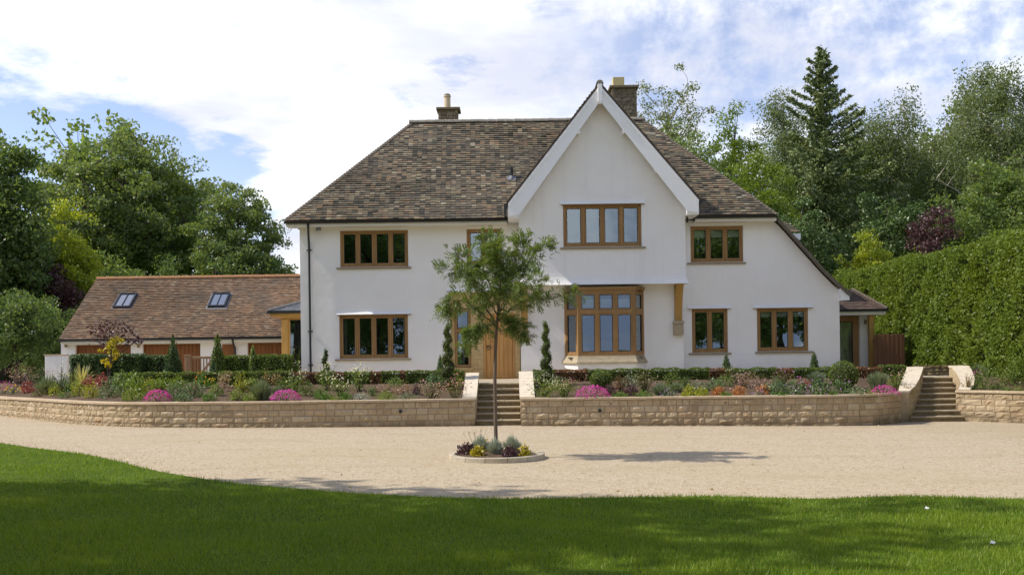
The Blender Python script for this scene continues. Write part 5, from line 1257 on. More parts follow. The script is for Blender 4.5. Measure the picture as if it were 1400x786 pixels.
# ---------------------------------------------------------------- trees
def lumps(r, k=9):
    d = unit(r, k); a = r.uniform(.5, 1.0, k); return d, a
def broad_tree(name, label, loc, H, R_, zlow, n_cl, n_leaf, ls, mt, seed, bark='bark', cl_r=.6, shape=1.0, droop=0.0, hang=0.0, tr=.22, sx=1.0, topw=.75, aspect=.6, limbs=9, group=None, fill=.55, tilt=(0, 0)):
    """tapered trunk, limbs that reach into the crown, fine branches to each leaf clump; crown envelope uneven, gaps between the clumps"""
    r = np.random.default_rng(seed); root = thing(name, label, 'tree', loc, group)
    zc = (H+zlow)/2; rz_ = (H-zlow)/2
    ld, la = lumps(r, 10)
    cl = []
    while len(cl) < n_cl:
        d = unit(r, 1)[0]; lob = np.max((ld@d)**5*la*(ld@d > 0)); rad = (fill+(1-fill)*r.random()) if r.random() < .8 else r.random()*.6
        env = .62+.46*lob; hgt = d[2]*rad*env
        wz = 1.0 if d[2] < 0 else 1.0-(1-topw)*max(0, hgt)**1.3
        p = np.array([d[0]*R_*sx*rad*env*wz, d[1]*R_*rad*env*wz, zc+hgt*rz_]); p[:2] += np.array(tilt)*(p[2]/H)
        if p[2] < zlow*.6: continue
        if any(np.sum((p-q)**2) < (cl_r*.55)**2 for q in cl[-60:]): 
            if r.random() < .6: continue
        cl.append(p)
    cl = np.array(cl)
    top_ = cl[:, 2].max()+cl_r*.4; cl[:, 2] = zlow+(cl[:, 2]-zlow)*(H-zlow)/(top_-zlow)
    ex_ = np.percentile(np.abs(cl[:, 0]-tilt[0]*cl[:, 2]/H), 97)+cl_r*.5; cl[:, :2] *= R_*sx/ex_
    T = MB(); tp = []
    wob = r.normal(0, .12, (6, 2))*R_*.12
    topz = zlow+(H-zlow)*.82
    for k in range(7):
        t = k/6; tp.append((wob[min(k, 5)][0]*t*2+tilt[0]*t, wob[min(k, 5)][1]*t*2+tilt[1]*t, topz*t))
    T.tube(tp, [tr*(1-.86*(k/6)**.8)*(1.35 if k == 0 else 1) for k in range(7)], 9); tpa = np.array(tp)
    def on_trunk(z): return np.array([np.interp(z, tpa[:, 2], tpa[:, i]) for i in range(3)])
    lt = cl[r.choice(len(cl), min(limbs*3, len(cl)), replace=False)]; Lp = []
    for i, p in enumerate(lt):
        hd = np.hypot(p[0], p[1]); z0 = min(max(p[2]-hd*r.uniform(.5, 1.0), zlow*.55), topz*.95); a = on_trunk(z0)
        pts = []
        for t in np.linspace(0, 1, 6):
            q = a+(p-a)*t; q[2] += math.sin(math.pi*t)*hd*.10; q += r.normal(0, .035*hd, 3)*math.sin(math.pi*t); pts.append(q)
        r0 = tr*.42*(1-.6*z0/topz); T.tube([tuple(q) for q in pts], [r0*(1-.85*t) for t in np.linspace(0, 1, 6)], 6, cap=False); Lp += pts[1:]
    Lp = np.array(Lp)
    for p in cl:
        j = np.argmin(np.sum((Lp-p)**2, 1)); a = Lp[j]
        if np.linalg.norm(p-a) > .15:
            m_ = (a+p)/2+r.normal(0, .06, 3); T.tube([tuple(a), tuple(m_), tuple(p)], [tr*.085, tr*.06, tr*.03], 4, cap=False)
    T.build('trunk', MAT[bark], root, local=True, smooth=True)
    per = np.maximum(8, (n_leaf/len(cl)*r.uniform(.5, 1.6, len(cl))).astype(int)); Cn = np.repeat(cl, per, 0); n = len(Cn)
    sz = np.repeat(cl_r*r.uniform(.7, 1.3, len(cl)), per)[:, None]
    o = unit(r, n)*(r.random(n)**.45)[:, None]*sz*np.array([1, 1, .62]); C = Cn+o
    if hang > 0:
        st = r.random(n) < .75; L = r.random(n)*hang*st; C[:, 2] -= L; C[:, :2] = np.where(st[:, None], Cn[:, :2]+np.round((C[:, :2]-Cn[:, :2])/(cl_r*.3))*cl_r*.3+r.normal(0, .04, (n, 2)), C[:, :2])
    outd = C-np.array([0, 0, zc]); outd /= np.linalg.norm(outd, axis=1)[:, None]+1e-6
    nb = outd*.5+np.array([0, 0, .8])
    quads('crown', leaf_quads(r, C, ls*r.uniform(.65, 1.3, n), aspect, nb, .25, np.array([0, 0, -1.0]), droop), MAT[mt], root)
    return root
def spruce(name, label, loc, H, R_, zlow, seed, mt='leaf_spruce', n_br=210, ls=.24):
    r = np.random.default_rng(seed); root = thing(name, label, 'tree', loc); T = MB()
    T.tube([(0, 0, 0), (.05, 0, H*.5), (.0, 0, H)], [.34, .2, .02], 9); P, D = [], []
    S6 = np.linspace(0, 1, 6); sect = r.uniform(.28, 1.35, (9, 7))
    for k in range(n_br):
        t = ((k+r.random())/n_br)**.92; z = zlow+(H-zlow)*t; a = k*2.39996+r.normal(0, .3)
        lump = sect[min(8, int(t*9)), int((a % 6.283)/6.284*7)]
        L = (R_*min(1.0, 1.35*(1-t)**.80)*lump+.05+.2*(1-t))*r.uniform(.75, 1.1); up = .75*t**1.5-.12; sag = .30*(1-t)+.03
        pts = np.array([[math.cos(a)*L*s, math.sin(a)*L*s, z+L*(up*s-sag*math.sin(s*2.4)*.7+.12*s*s)] for s in S6])
        T.tube([tuple(p) for p in pts], [.045*(1-.8*s)*(1.1-t*.75) for s in S6], 5, cap=False)
        m_ = int(105*L)+10; s = r.random(m_)**.75; q = np.stack([np.interp(s, S6, pts[:, i]) for i in range(3)], 1)
        side = np.array([-math.sin(a), math.cos(a), 0]); off = r.normal(0, 1, m_)*.17*L*(1.1-s)*.8+r.normal(0, .05, m_)
        q = q+side*off[:, None]; q[:, 2] -= np.abs(r.normal(0, .30, m_))*(.35+L*.22)*(1-t*.8); q += r.normal(0, .04, (m_, 3)); P.append(q)
        D.append(np.tile([math.cos(a)*.6, math.sin(a)*.6, -.8+.9*t], (m_, 1))+side*np.sign(off)[:, None]*.4)
    C = np.concatenate(P); D = np.concatenate(D); n = len(C)
    T.build('trunk', MAT['bark'], root, local=True)
    quads('crown', leaf_quads(r, C, ls*r.uniform(.6, 1.3, n), .42, np.array([0, 0, 1.0]), .4, D, 1.3), MAT[mt], root)
    return root
def tloc(px, d, z=None):
    x = X_(px, 470, d); return (x, d, (terr_z(x, d) if z is None else z))
def tH(py, px, d, z0): return Z_(px, py, d)-z0
# left group, behind the garage
def T_(name, label, px, pytop, d, wpx, zlow_f, n_cl, n_leaf, ls, mt, seed, **kw):
    n_leaf = int(n_leaf*(1.2 if px < 420 else 1.5)); ls = ls*.82
    loc = tloc(px, d); H = tH(pytop, px, d, loc[2]); Rr = wpx/F*d/2
    return broad_tree(name, label, loc, H, Rr, H*zlow_f, n_cl, n_leaf, ls, mt, seed, **kw)
T_('oak_tree', 'tallest broad oak behind the left half of the garage roof, loose crown against the sky', 172, 176, 62, 215, .18, 330, 32000, .27, 'leaf_oak', 101, cl_r=.78, tr=.4, topw=.8, limbs=12)
T_('oak_tree', 'dull green oak behind the middle of the garage roof, right of the tallest oak', 256, 222, 66, 170, .15, 200, 20000, .27, 'leaf_mid', 102, cl_r=.8, tr=.35)
T_('poplar_tree', 'slim pale feathery tree top showing between the tallest oak and the round lime', 243, 203, 78, 70, .3, 60, 5200, .22, 'leaf_birch', 103, cl_r=.8, hang=1.2, tr=.25)
T_('lime_tree', 'dense rounded dark green tree nearest the house behind the garage roof', 328, 247, 58, 124, .10, 230, 27000, .22, 'leaf_oak', 104, cl_r=.66, tr=.3, topw=1.0, fill=.65)
T_('robinia_tree', 'bright yellow-green tree at the left end of the garage', 92, 268, 50, 112, .2, 120, 14000, .20, 'leaf_lime', 105, cl_r=.62, tr=.2, topw=.85)
T_('cedar_tree', 'dark evergreen tree at the left edge, its top above the yellow-green tree', 8, 188, 47, 130, .04, 190, 24000, .24, 'leaf_dark', 106, cl_r=.8, tr=.35, topw=.55, droop=.4)
T_('laurel_bush', 'dark glossy laurel thicket beside the outer end of the garage', 22, 395, 42, 130, .02, 90, 10000, .17, 'leaf_dark', 107, cl_r=.55, tr=.1, topw=.95)
T_('laurel_bush', 'dark green bush in deep shade behind the low white wall', 70, 405, 45, 90, .02, 60, 7000, .17, 'leaf_dark', 127, cl_r=.55, tr=.1, topw=.95)
T_('plum_tree', 'purple-leaved plum below the yellow-green tree at the garage end', 78, 362, 48, 62, .25, 40, 4200, .17, 'leaf_purple', 108, cl_r=.5, tr=.1)
T_('hazel_bush', 'mid green bushy tree between the yellow-green tree and the garage verge', 150, 345, 54, 120, .02, 80, 10000, .2, 'leaf_mid', 109, cl_r=.7, tr=.15, topw=.95)
T_('hazel_bush', 'dark low bushy tree just above the middle of the garage ridge', 290, 330, 54, 190, .02, 90, 11000, .2, 'leaf_dark', 110, cl_r=.7, tr=.15, topw=.95)
T_('hazel_bush', 'low green bush on the skyline close to the left corner of the house', 395, 362, 60, 34, .02, 20, 2200, .2, 'leaf_fresh', 128, cl_r=.5, tr=.1, topw=.95)
# right group
T_('poplar_tree', 'light airy poplar just right of the broad chimney', 917, 94, 60, 118, .15, 300, 11000, .18, 'leaf_poplar', 111, cl_r=.50, tr=.22, topw=.85, limbs=16, fill=.2, bark='bark_birch')
T_('maple_tree', 'yellow-green maple between the airy poplar and the spruce', 1008, 139, 62, 105, .10, 150, 12500, .21, 'leaf_fresh', 112, cl_r=.7, tr=.25, fill=.35)
T_('maple_tree', 'low rounded green tree just above the right slope of the main roof', 948, 165, 56, 120, .1, 90, 10500, .19, 'leaf_mid', 113, cl_r=.7, tr=.2, topw=.95)
T_('hornbeam_tree', 'fresh green round-headed tree between the roof hip and the spruce', 1040, 208, 50, 135, .08, 150, 20000, .15, 'leaf_fresh', 114, cl_r=.6, tr=.2, topw=.95)
T_('birch_tree', 'pale weeping birch left of and behind the tall spruce', 1078, 118, 66, 85, .25, 130, 15000, .18, 'leaf_birch', 115, cl_r=.85, hang=1.6, tr=.22, bark='bark_birch')
loc = tloc(1126, 54); spruce('spruce_tree', 'tall dark drooping spruce standing highest above the right wing', loc, tH(66, 1126, 54, loc[2]), 4.0, 1.8, 116)
T_('birch_tree', 'grey-green weeping birch immediately right of the spruce', 1212, 124, 58, 125, .12, 170, 26000, .17, 'leaf_birch', 117, cl_r=.8, hang=1.9, tr=.22, bark='bark_birch', topw=.8)
T_('birch_tree', 'narrow green birch close behind the right shoulder of the spruce', 1168, 150, 57, 85, .1, 120, 15000, .17, 'leaf_mid', 135, cl_r=.7, hang=1.5, tr=.2, bark='bark_birch')
T_('birch_tree', 'shorter grey-green birch between two taller birches above the hedge', 1278, 150, 60, 110, .10, 150, 22000, .17, 'leaf_birch', 118, cl_r=.8, hang=1.7, tr=.2, bark='bark_birch')
T_('birch_tree', 'big silver birch with white forked trunk at the right edge', 1368, 82, 52, 150, .18, 170, 22000, .17, 'leaf_birch', 119, cl_r=.75, hang=1.2, tr=.26, bark='bark_birch', limbs=14)
T_('birch_tree', 'tall olive-green birch left of the silver birch with the white trunk', 1330, 104, 60, 100, .2, 130, 17000, .18, 'leaf_birch', 120, cl_r=.75, hang=1.2, tr=.22, bark='bark_birch')
T_('yew_tree', 'very dark yew under the spruce, behind the right wing of the house', 1095, 268, 47, 120, .0, 90, 12000, .16, 'leaf_yew', 121, cl_r=.6, tr=.2, topw=.9)
T_('yew_tree', 'very dark yew under the birches, behind the tall hedge', 1225, 268, 50, 170, .0, 100, 13000, .17, 'leaf_yew', 122, cl_r=.65, tr=.2, topw=.95)
T_('plum_tree', 'purple-leaved shrub tree under the birches, above the tall hedge', 1272, 285, 46, 72, .3, 50, 5600, .15, 'leaf_purple', 123, cl_r=.5, tr=.12)
T_('elder_bush', 'yellowish ivy-clad bush above the far end of the tall hedge', 1185, 318, 47.5, 82, .1, 60, 7000, .13, 'leaf_lime', 124, cl_r=.45, tr=.12, topw=.9)
T_('ash_tree', 'mid green tree at the right edge, filling below the silver birch', 1385, 205, 48, 130, .05, 100, 12500, .18, 'leaf_mid', 125, cl_r=.7, tr=.2, topw=.9)
T_('ash_tree', 'mid green tree low behind the hedge below the shorter birch', 1320, 250, 47, 110, .05, 80, 9500, .17, 'leaf_mid', 126, cl_r=.65, tr=.2, topw=.9)

T_('maple_tree', 'dark green tree in the second row, seen between the round-headed hornbeam and the spruce', 1085, 190, 74, 120, .05, 100, 12000, .25, 'leaf_mid', 131, cl_r=1.0, tr=.25, topw=.9)
T_('maple_tree', 'dark green tree in the second row, behind the gap right of the spruce', 1165, 185, 76, 120, .05, 100, 12000, .25, 'leaf_oak', 132, cl_r=1.0, tr=.25, topw=.9)
T_('maple_tree', 'dark green tree in the second row, behind the two middle birches', 1250, 190, 76, 150, .05, 120, 14000, .25, 'leaf_mid', 133, cl_r=1.0, tr=.25, topw=.95)
T_('maple_tree', 'dark green tree in the second row, behind the silver birch at the right edge', 1345, 170, 74, 150, .05, 120, 14000, .25, 'leaf_oak', 134, cl_r=1.0, tr=.25, topw=.95)
# trees of the garden outside the frame: they shade the lawn and stand in the window panes
def copy_tree(o, loc, s=1.0, rz=0.0):
    c = o.copy(); COL.objects.link(c); c.location = loc; c.scale = (s, s, s); c.rotation_euler = (0, 0, rz)
    for ch in o.children:
        k = ch.copy(); COL.objects.link(k); k.parent = c
    return c
def outside(loc, H, Rr, seed, src=None):
    return broad_tree('beech_tree', 'large beech standing on the lawn out of the photograph, shading the foreground', loc, H, Rr, H*.06, 150, 8500, .40, 'leaf_mid', seed, cl_r=1.15, tr=.4, group='beeches around the lawn')
b2 = broad_tree('woodland_tree', 'mid green woodland tree standing further along the boundary, outside the photograph', (-31, 52, .8), 15, 5.0, 1.5, 130, 12000, .34, 'leaf_mid', 203, cl_r=1.0, tr=.35, group='boundary trees outside the photograph')
OUT = []
for (loc, s, rz) in (((-39, 58, .8), 1.15, 1.0), ((-37, 45, .6), .95, 2.2), ((-48, 66, .9), 1.2, 3.3), ((-30, 70, 1.2), 1.2, .4), ((37, 58, 1.4), 1.2, 1.7), ((44, 48, 1.2), 1.1, 2.9), ((52, 60, 1.4), 1.2, 4.4), ((33, 70, 1.6), 1.2, 5.1)): copy_tree(b2, loc, s, rz)
SHADE = [((-13.2, 9.3, .2), 16.0, 4.6), ]
b0 = outside((-13.5, 10.2, .2), 17.0, 4.6, 201); b1 = outside((-12.5, 2.6, .2), 19.0, 5.2, 202)
for (src, loc, s, rz) in ((b1, (-21, 6.0, .2), 1.1, 1.0), (b0, (-8.6, 5.4, .3), .62, 2.0), (b0, (-19.5, -6, .2), 1.1, 3.0), (b1, (-12, -16, .2), 1.0, .5), (b0, (-22, -22, .2), 1.2, 1.9), (b1, (-29, -12, .2), 1.1, 4.0),
                          (b1, (-17, -34, .2), 1.0, 2.4), (b0, (17.0, -6, .2), .9, 1.1), (b0, (-10.5, -8, .2), .8, 2.2), (b1, (-15, -26, .2), .9, 5.1), (b0, (28, -36, .2), 1.0, .7), (b0, (-9.5, -3, .2), .34, 1.2), (b1, (-11, -13, .2), .36, 2.2), (b0, (-14, -19, .2), .42, .2), (b1, (-18, -14, .2), .4, 3.2), (b0, (-8.5, -20, .2), .34, 4.2), (b1, (-21, -30, .2), .5, 5.2),
                          (b1, (12.5, -2, .2), .33, 1.2), (b0, (14.5, -11, .2), .36, 2.2), (b1, (18, -19, .2), .42, .2), (b0, (23, -21, .2), .4, 3.2), (b1, (17, -30, .2), .42, 4.2), (b0, (24, -12, .2), .4, 5.2), (b1, (16, 2, .2), .32, 3.7), (b1, (19.5, -15, .2), 1.1, 2.6), (b0, (20.5, -27, .2), 1.0, 5.0), (b1, (24, -28, .2), 1.2, .3), (b0, (22, 2, .2), 1.0, 4.1), (b1, (27, -6, .2), 1.1, 5.2)):
    c = copy_tree(src, loc, s, rz); OUT.append(c)
    if s < .6: c.name = 'leafy_bush'; tag(c, 'low leafy bush on the lawn out of the photograph, seen only in the window panes', 'bush', 'bushes around the lawn')
# ---------------------------------------------------------------- young tree in its planter ring
PLX, PLY, PLR = -.31, 18.7, .90
def planter():
    r = np.random.default_rng(7); root = thing('planter_ring', 'round planting ring of pale stone kerbs set in the gravel around the young tree', 'planter', (PLX, PLY, 0))
    k = MB(); n = 14
    for i in range(n):
        a0, a1 = 6.2832*i/n+.006, 6.2832*(i+1)/n-.006; vs = []; m = 5; h = r.normal(0, .004)
        for j in range(m+1):
            a = a0+(a1-a0)*j/m; ca, sa = math.cos(a), math.sin(a)
            vs += [(PLX+ca*PLR, PLY+sa*PLR, -.05), (PLX+ca*PLR, PLY+sa*PLR, .085+h), (PLX+ca*(PLR-.012), PLY+sa*(PLR-.012), .095+h), (PLX+ca*(PLR-.10), PLY+sa*(PLR-.10), .095+h), (PLX+ca*(PLR-.10), PLY+sa*(PLR-.10), -.05)]
        k.add(vs, [(j*5+q, (j+1)*5+q, (j+1)*5+(q+1) % 5, j*5+(q+1) % 5) for j in range(m) for q in range(5)]+[(0, 1, 2, 3, 4), tuple(m*5+q for q in (4, 3, 2, 1, 0))])
    fix_normals(k.build('kerb', MAT['kerb_stone'], root))
    s = MB(); vs = [(PLX, PLY, .10)]; rr = [.2, .4, .6, .78]
    for q in rr:
        for i in range(24): vs.append((PLX+q*math.cos(6.2832*i/24), PLY+q*math.sin(6.2832*i/24), .105-.05*(q/.78)**2+r.normal(0, .008)))
    f = [(0, 1+i, 1+(i+1) % 24) for i in range(24)]+[(1+j*24+i, 1+(j+1)*24+i, 1+(j+1)*24+(i+1) % 24, 1+j*24+(i+1) % 24) for j in range(3) for i in range(24)]
    s.add(vs, f); s.build('soil', MAT['soil'], root)
planter()
def young_tree():
    r = np.random.default_rng(77); d = PLY+.05; z0 = .06
    bx = X_(678.5, 600, d); root = thing('young_tree', 'slender young tree with feathery green leaves growing from the planter before the front door', 'tree', (bx, d, z0))
    def P(px, py, dy=0.0): return np.array([X_(px, py, d+dy), d+dy, Z_(px, py, d+dy)])
    T = MB(); tr = [P(678.5, 626)]+[P(678, 600), P(677.2, 560), P(676.6, 520), P(677.4, 480), P(679, 445), P(682, 420), P(684, 395), P(683, 365), P(687, 340)]
    T.tube([tuple(p) for p in tr], [.048, .039, .035, .034, .032, .030, .023, .017, .011, .006], 10)
    def limb(pts, r0):
        C = catmull(pts, 6); C = C+r.normal(0, .006, C.shape); T.tube([tuple(p) for p in C], [r0*(1-.82*i/(len(C)-1)) for i in range(len(C))], 6, cap=False); return C
    L = []
    L.append(limb([P(679, 442), P(664, 420, .1), P(650, 395, .25), P(640, 368, .3), P(622, 345, .35)], .018))
    L.append(limb([P(679, 445), P(660, 430, -.1), P(636, 412, -.25), P(618, 415, -.35), P(606, 428, -.4)], .015))
    L.append(limb([P(681, 430), P(700, 402, -.1), P(716, 372, -.25), P(730, 345, -.3), P(745, 335, -.3)], .018))
    L.append(limb([P(680, 440), P(702, 420, .1), P(728, 409, .2), P(756, 408, .3), P(786, 398, .35)], .017))
    L.append(limb([P(682, 425), P(672, 395, .2), P(660, 365, .45), P(664, 335, .5), P(668, 322, .5)], .015))
    L.append(limb([P(683, 410), P(696, 380, .2), P(706, 350, .4), P(712, 325, .45)], .014))
    L.append(limb([P(681, 432), P(668, 410, -.2), P(650, 385, -.5), P(634, 372, -.7), P(610, 368, -.75)], .014))
    L.append(limb([P(681, 430), P(690, 410, -.3), P(704, 395, -.6), P(722, 392, -.8), P(738, 380, -.85)], .014))
    L.append(limb([P(680, 440), P(692, 440, -.1), P(708, 445, -.2), P(716, 460, -.25)], .012))
    L.append(limb([P(679, 443), P(662, 446, .1), P(648, 452, .2), P(640, 468, .25)], .012))
    L.append(limb([P(683, 400), P(686, 375, -.2), P(680, 350, -.4), P(676, 335, -.5)], .012))
    limb([P(679, 452), P(688, 452, -.05), P(697, 451, -.08), P(701, 452, -.08)], .008); limb([P(677, 468), P(670, 464, -.04), P(664, 460, -.05)], .005); limb([P(677, 472), P(667, 479, -.04), P(662, 481, -.05)], .004)
    L.append(np.array(tr[6:]))
    # compound leaves: pairs of small leaflets along a midrib
    tips = []
    for C in L:
        s = np.linspace(.22, 1, 26)
        for t in s:
            q = t*(len(C)-1); i = min(int(q), len(C)-2); p = C[i]+(C[i+1]-C[i])*(q-i); dirn = C[min(i+1, len(C)-1)]-C[max(i-1, 0)]; dirn /= np.linalg.norm(dirn)+1e-9
            for _ in range(2+(r.random() < .55) if t > .35 else 2):
                e = p+unit(r, 1)[0]*r.uniform(.03, .27)*np.array([1, 1, .75])
                tips.append((p, e, dirn))
    cents, dirs = [], []
    for (p, e, dn) in tips:
        if np.linalg.norm(e-p) > .1 and r.random() < .8: T.tube([tuple(p), tuple((p+e)/2+r.normal(0, .01, 3)), tuple(e)], [.004, .003, .002], 3, cap=False)
        for _ in range(r.integers(2, 5)):
            v = unit(r, 1)[0]*.8+dn*.5+(e-p)/(np.linalg.norm(e-p)+1e-6)*.5+np.array([0, 0, -.05]); v /= np.linalg.norm(v); cents.append(e+r.normal(0, .03, 3)); dirs.append(v)
    cents, dirs = np.array(cents), np.array(dirs); LQ = []
    npair = 6; Ll = r.uniform(.11, .19, len(cents))
    upv = unit(r, len(cents))*.6+np.array([0, 0, 1.0]); sd = np.cross(dirs, upv); sd /= np.linalg.norm(sd, axis=1)[:, None]+1e-9; nn = np.cross(sd, dirs)
    for k in range(npair):
        t = (k+.6)/npair; base = cents+dirs*(Ll*t)[:, None]-np.array([0, 0, 1.0])*(Ll*.14*t*t)[:, None]; w = .062*(1-.4*abs(t-.45))
        for sg in (-1, 1):
            dl = sd*sg*.85+dirs*.5+nn*r.normal(0, .25, (len(cents), 1)); dl /= np.linalg.norm(dl, axis=1)[:, None]; c = base+dl*w*.5
            wd = np.cross(dl, nn); wd /= np.linalg.norm(wd, axis=1)[:, None]+1e-9
            LQ.append(np.stack([c-dl*w*.5, c+wd*w*.21, c+dl*w*.5, c-wd*w*.21], 1).reshape(-1, 3))
    T.build('trunk', MAT['bark_young'], root, smooth=True)
    quads('crown', np.concatenate(LQ), MAT['leaf_young'], root, world=True)
young_tree()

# ---------------------------------------------------------------- bedding plants
PR = np.random.default_rng(500)
def bedpt(px, row):
    lo_, hi = 20.0, 45.0
    for _ in range(50):
        m_ = (lo_+hi)/2; x = X_(px, row, m_)
        zz = bed_z(x, m_) if m_ > Yw(x)+.1 else -9
        if Z_(px, row, m_) > zz: lo_ = m_
        else: hi = m_
    x = X_(px, row, m_); dm = 30.55 if px > 150 else Yw(x)+2.6
    if m_ > dm: m_ = dm-.12*PR.random(); x = X_(px, row, m_); return Vector((x, m_, bed_z(x, m_)))
    return Vector((x, m_, Z_(px, row, m_)))
def f_quads(root, name, V, mt): return quads(name, V, MAT[mt], root)
def dome(r, n, rx, h, shell=.55):
    d = unit(r, n); d[:, 2] = np.abs(d[:, 2]); q = (shell+(1-shell)*r.random(n)**.5)[:, None]
    bump_ = (1+.16*np.sin(d[:, :1]*7+d[:, 1:2]*5)+.12*np.sin(d[:, 2:3]*9+d[:, :1]*4))
    return d*q*bump_*np.array([rx, rx, h]), d
def mound(label, px, row, wpx, hpx, mt, ls=.05, n=420, fl=None, nf=0, fs=.035, name='shrub', cat='shrub', group=None, aspect=.6, shell=.35, loc=None, ftop=.3, upright=0.0):
    r = PR; p = bedpt(px, row) if loc is None else Vector(loc); rx = wpx/F*p.y/2*(1.28 if loc is None else 1.15); h = hpx/F*p.y*(1.42 if loc is None else 1.15); n = int(n*2.3) if loc is None else int(n*1.3)
    root = thing(name, label, cat, tuple(p), group); C, d = dome(r, n, rx*.92, h*.92, shell)
    C[:, 2] = np.maximum(C[:, 2], .01)
    f_quads(root, 'foliage', leaf_quads(r, C, ls*r.uniform(.6, 1.35, n), aspect, d*.6+np.array([0, 0, .5]), .7, np.array([0, 0, 1.0]), upright), mt)
    st = MB()
    for _ in range(5):
        a = r.uniform(0, 6.28); q = r.uniform(.3, .7); st.tube([(0, 0, -.04), (math.cos(a)*rx*q*.5, math.sin(a)*rx*q*.5, h*.35), (math.cos(a)*rx*q, math.sin(a)*rx*q, h*.7)], [.010, .007, .004], 4, cap=False)
    st.build('stem', MAT['twig_core_dark'], root, local=True)
    if fl:
        k = nf; D = unit(r, k); D[:, 2] = np.abs(D[:, 2]); D = D[D[:, 2] > ftop*r.random(len(D))]; k = len(D)
        Cf = D*np.array([rx, rx, h])*(1+r.uniform(-.06, .10, k))[:, None]; Cf[:, 2] += .01
        A = leaf_quads(r, Cf, fs*r.uniform(.7, 1.2, k), .95, D+np.array([0, -.5, .5]), 1.5); A2 = leaf_quads(r, Cf+r.normal(0, fs*.25, Cf.shape), fs*r.uniform(.7, 1.2, k), .95, D+np.array([0, -.4, .3]), 1.2)
        f_quads(root, 'blossoms', np.concatenate([A, A2]), fl)
    return root
def loose(label, px, row, wpx, hpx, mt, ls=.05, n=320, fl=None, nf=0, fs=.04, name='shrub', cat='shrub', group=None, stems=11, loc=None, aspect=.55):
    r = PR; p = bedpt(px, row) if loc is None else Vector(loc); rx = wpx/F*p.y/2*(1.25 if loc is None else 1); h = hpx/F*p.y*(1.3 if loc is None else 1); n = int(n*2.0); nf = int(nf*1.4); stems += 4
    root = thing(name, label, cat, tuple(p), group); st = MB(); pts, ends = [], []
    for _ in range(stems):
        a = r.uniform(0, 6.28); q = r.random()**.6; e = np.array([math.cos(a)*rx*q, math.sin(a)*rx*q, h*(1-.45*q*q)*r.uniform(.6, 1.05)]); b = np.array([e[0]*.15, e[1]*.15, -.03]); m_ = (b+e)/2+np.array([e[0]*-.1, e[1]*-.1, h*.08])
        st.tube([tuple(b), tuple(m_), tuple(e)], [.008, .006, .003], 4, cap=False); ends.append(e)
        k = n//stems; t = r.uniform(.2, 1.03, k)[:, None]; pts.append(((1-t)**2*b+2*t*(1-t)*m_+t*t*e)+r.normal(0, 1, (k, 3))*np.array([rx*.17, rx*.17, h*.07]))
    C = np.concatenate(pts); C[:, 2] = np.maximum(C[:, 2], .01)
    st.build('stem', MAT['twig_core_dark'], root, local=True); f_quads(root, 'foliage', leaf_quads(r, C, ls*r.uniform(.6, 1.35, len(C)), aspect, np.array([0, 0, .8]), .8), mt)
    if fl:
        E = np.array(ends); Cf = E[r.integers(0, len(E), nf)]+r.normal(0, 1, (nf, 3))*np.array([rx*.2, rx*.2, h*.08])+np.array([0, 0, .02])
        f_quads(root, 'blossoms', np.concatenate([leaf_quads(r, Cf+r.normal(0, fs*.2, Cf.shape), fs*r.uniform(.7, 1.2, nf), .95, np.array([0, -.6, .5]), 1.0) for _ in range(2)]), fl)
    return root
def tuft(label, px, row, wpx, hpx, mt, n=260, w=.012, fl=None, nf=0, fs=.02, name='shrub', cat='shrub', group=None, stiff=.75, loc=None):
    r = PR; p = bedpt(px, row) if loc is None else Vector(loc); rx = wpx/F*p.y/2; h = hpx/F*p.y
    n = int(n*1.6); h = h*1.1; root = thing(name, label, cat, tuple(p), group); a = r.uniform(0, 6.28, n); q = r.random(n)**.55
    B = np.stack([np.cos(a)*q*rx*.45, np.sin(a)*q*rx*.45, np.full(n, -.01)], 1); hh = h*(1-(1-stiff)*q*1.4)*r.uniform(.65, 1.05, n); E = np.stack([np.cos(a)*q*rx, np.sin(a)*q*rx, hh], 1)
    M = (B+E)/2+np.stack([np.cos(a)*q*rx*-.06, np.sin(a)*q*rx*-.06, hh*.10], 1); t = r.uniform(0, 6.28, n); S = np.stack([np.cos(t), np.sin(t), 0*t], 1)*(w*r.uniform(.6, 1.2, n))[:, None]
    V = np.concatenate([np.stack([B-S*.6, B+S*.6, M+S, M-S], 1).reshape(-1, 3), np.stack([M-S, M+S, E+S*.15, E-S*.15], 1).reshape(-1, 3)]); f_quads(root, 'foliage', V, mt)
    if fl:
        i = r.integers(0, n, nf); Cf = E[i]+r.normal(0, .01, (nf, 3))+np.array([0, 0, .005]); f_quads(root, 'blossoms', leaf_quads(r, Cf, fs*r.uniform(.7, 1.3, nf), .8, np.array([0, -.5, .4]), .8), fl)
    return root
def spiky(label, px, row, wpx, hpx, mt, n=46, w=.03, name='cordyline', cat='plant', loc=None, seed=0):
    r = PR; p = bedpt(px, row) if loc is None else Vector(loc); rx = wpx/F*p.y/2; h = hpx/F*p.y
    root = thing(name, label, cat, tuple(p)); V = []
    for _ in range(n):
        a = r.uniform(0, 6.28); el = math.radians(r.uniform(8, 82)); L = (rx if el < .8 else h)*r.uniform(.75, 1.1); dv = np.array([math.cos(a)*math.cos(el), math.sin(a)*math.cos(el), math.sin(el)]); sd = np.array([-math.sin(a), math.cos(a), 0])
        pr_ = None
        for k, t in enumerate(np.linspace(0, 1, 6)):
            c = dv*L*t-np.array([0, 0, 1])*L*.30*t**2.4*math.cos(el)+np.array([0, 0, .05]); ww = w*(.55+.9*t-1.4*t*t)*.9+.001
            cur = (c-sd*ww, c+sd*ww)
            if pr_ is not None: V += [pr_[0], pr_[1], cur[1], cur[0]]
            pr_ = cur
    f_quads(root, 'foliage', np.array(V), mt); return root
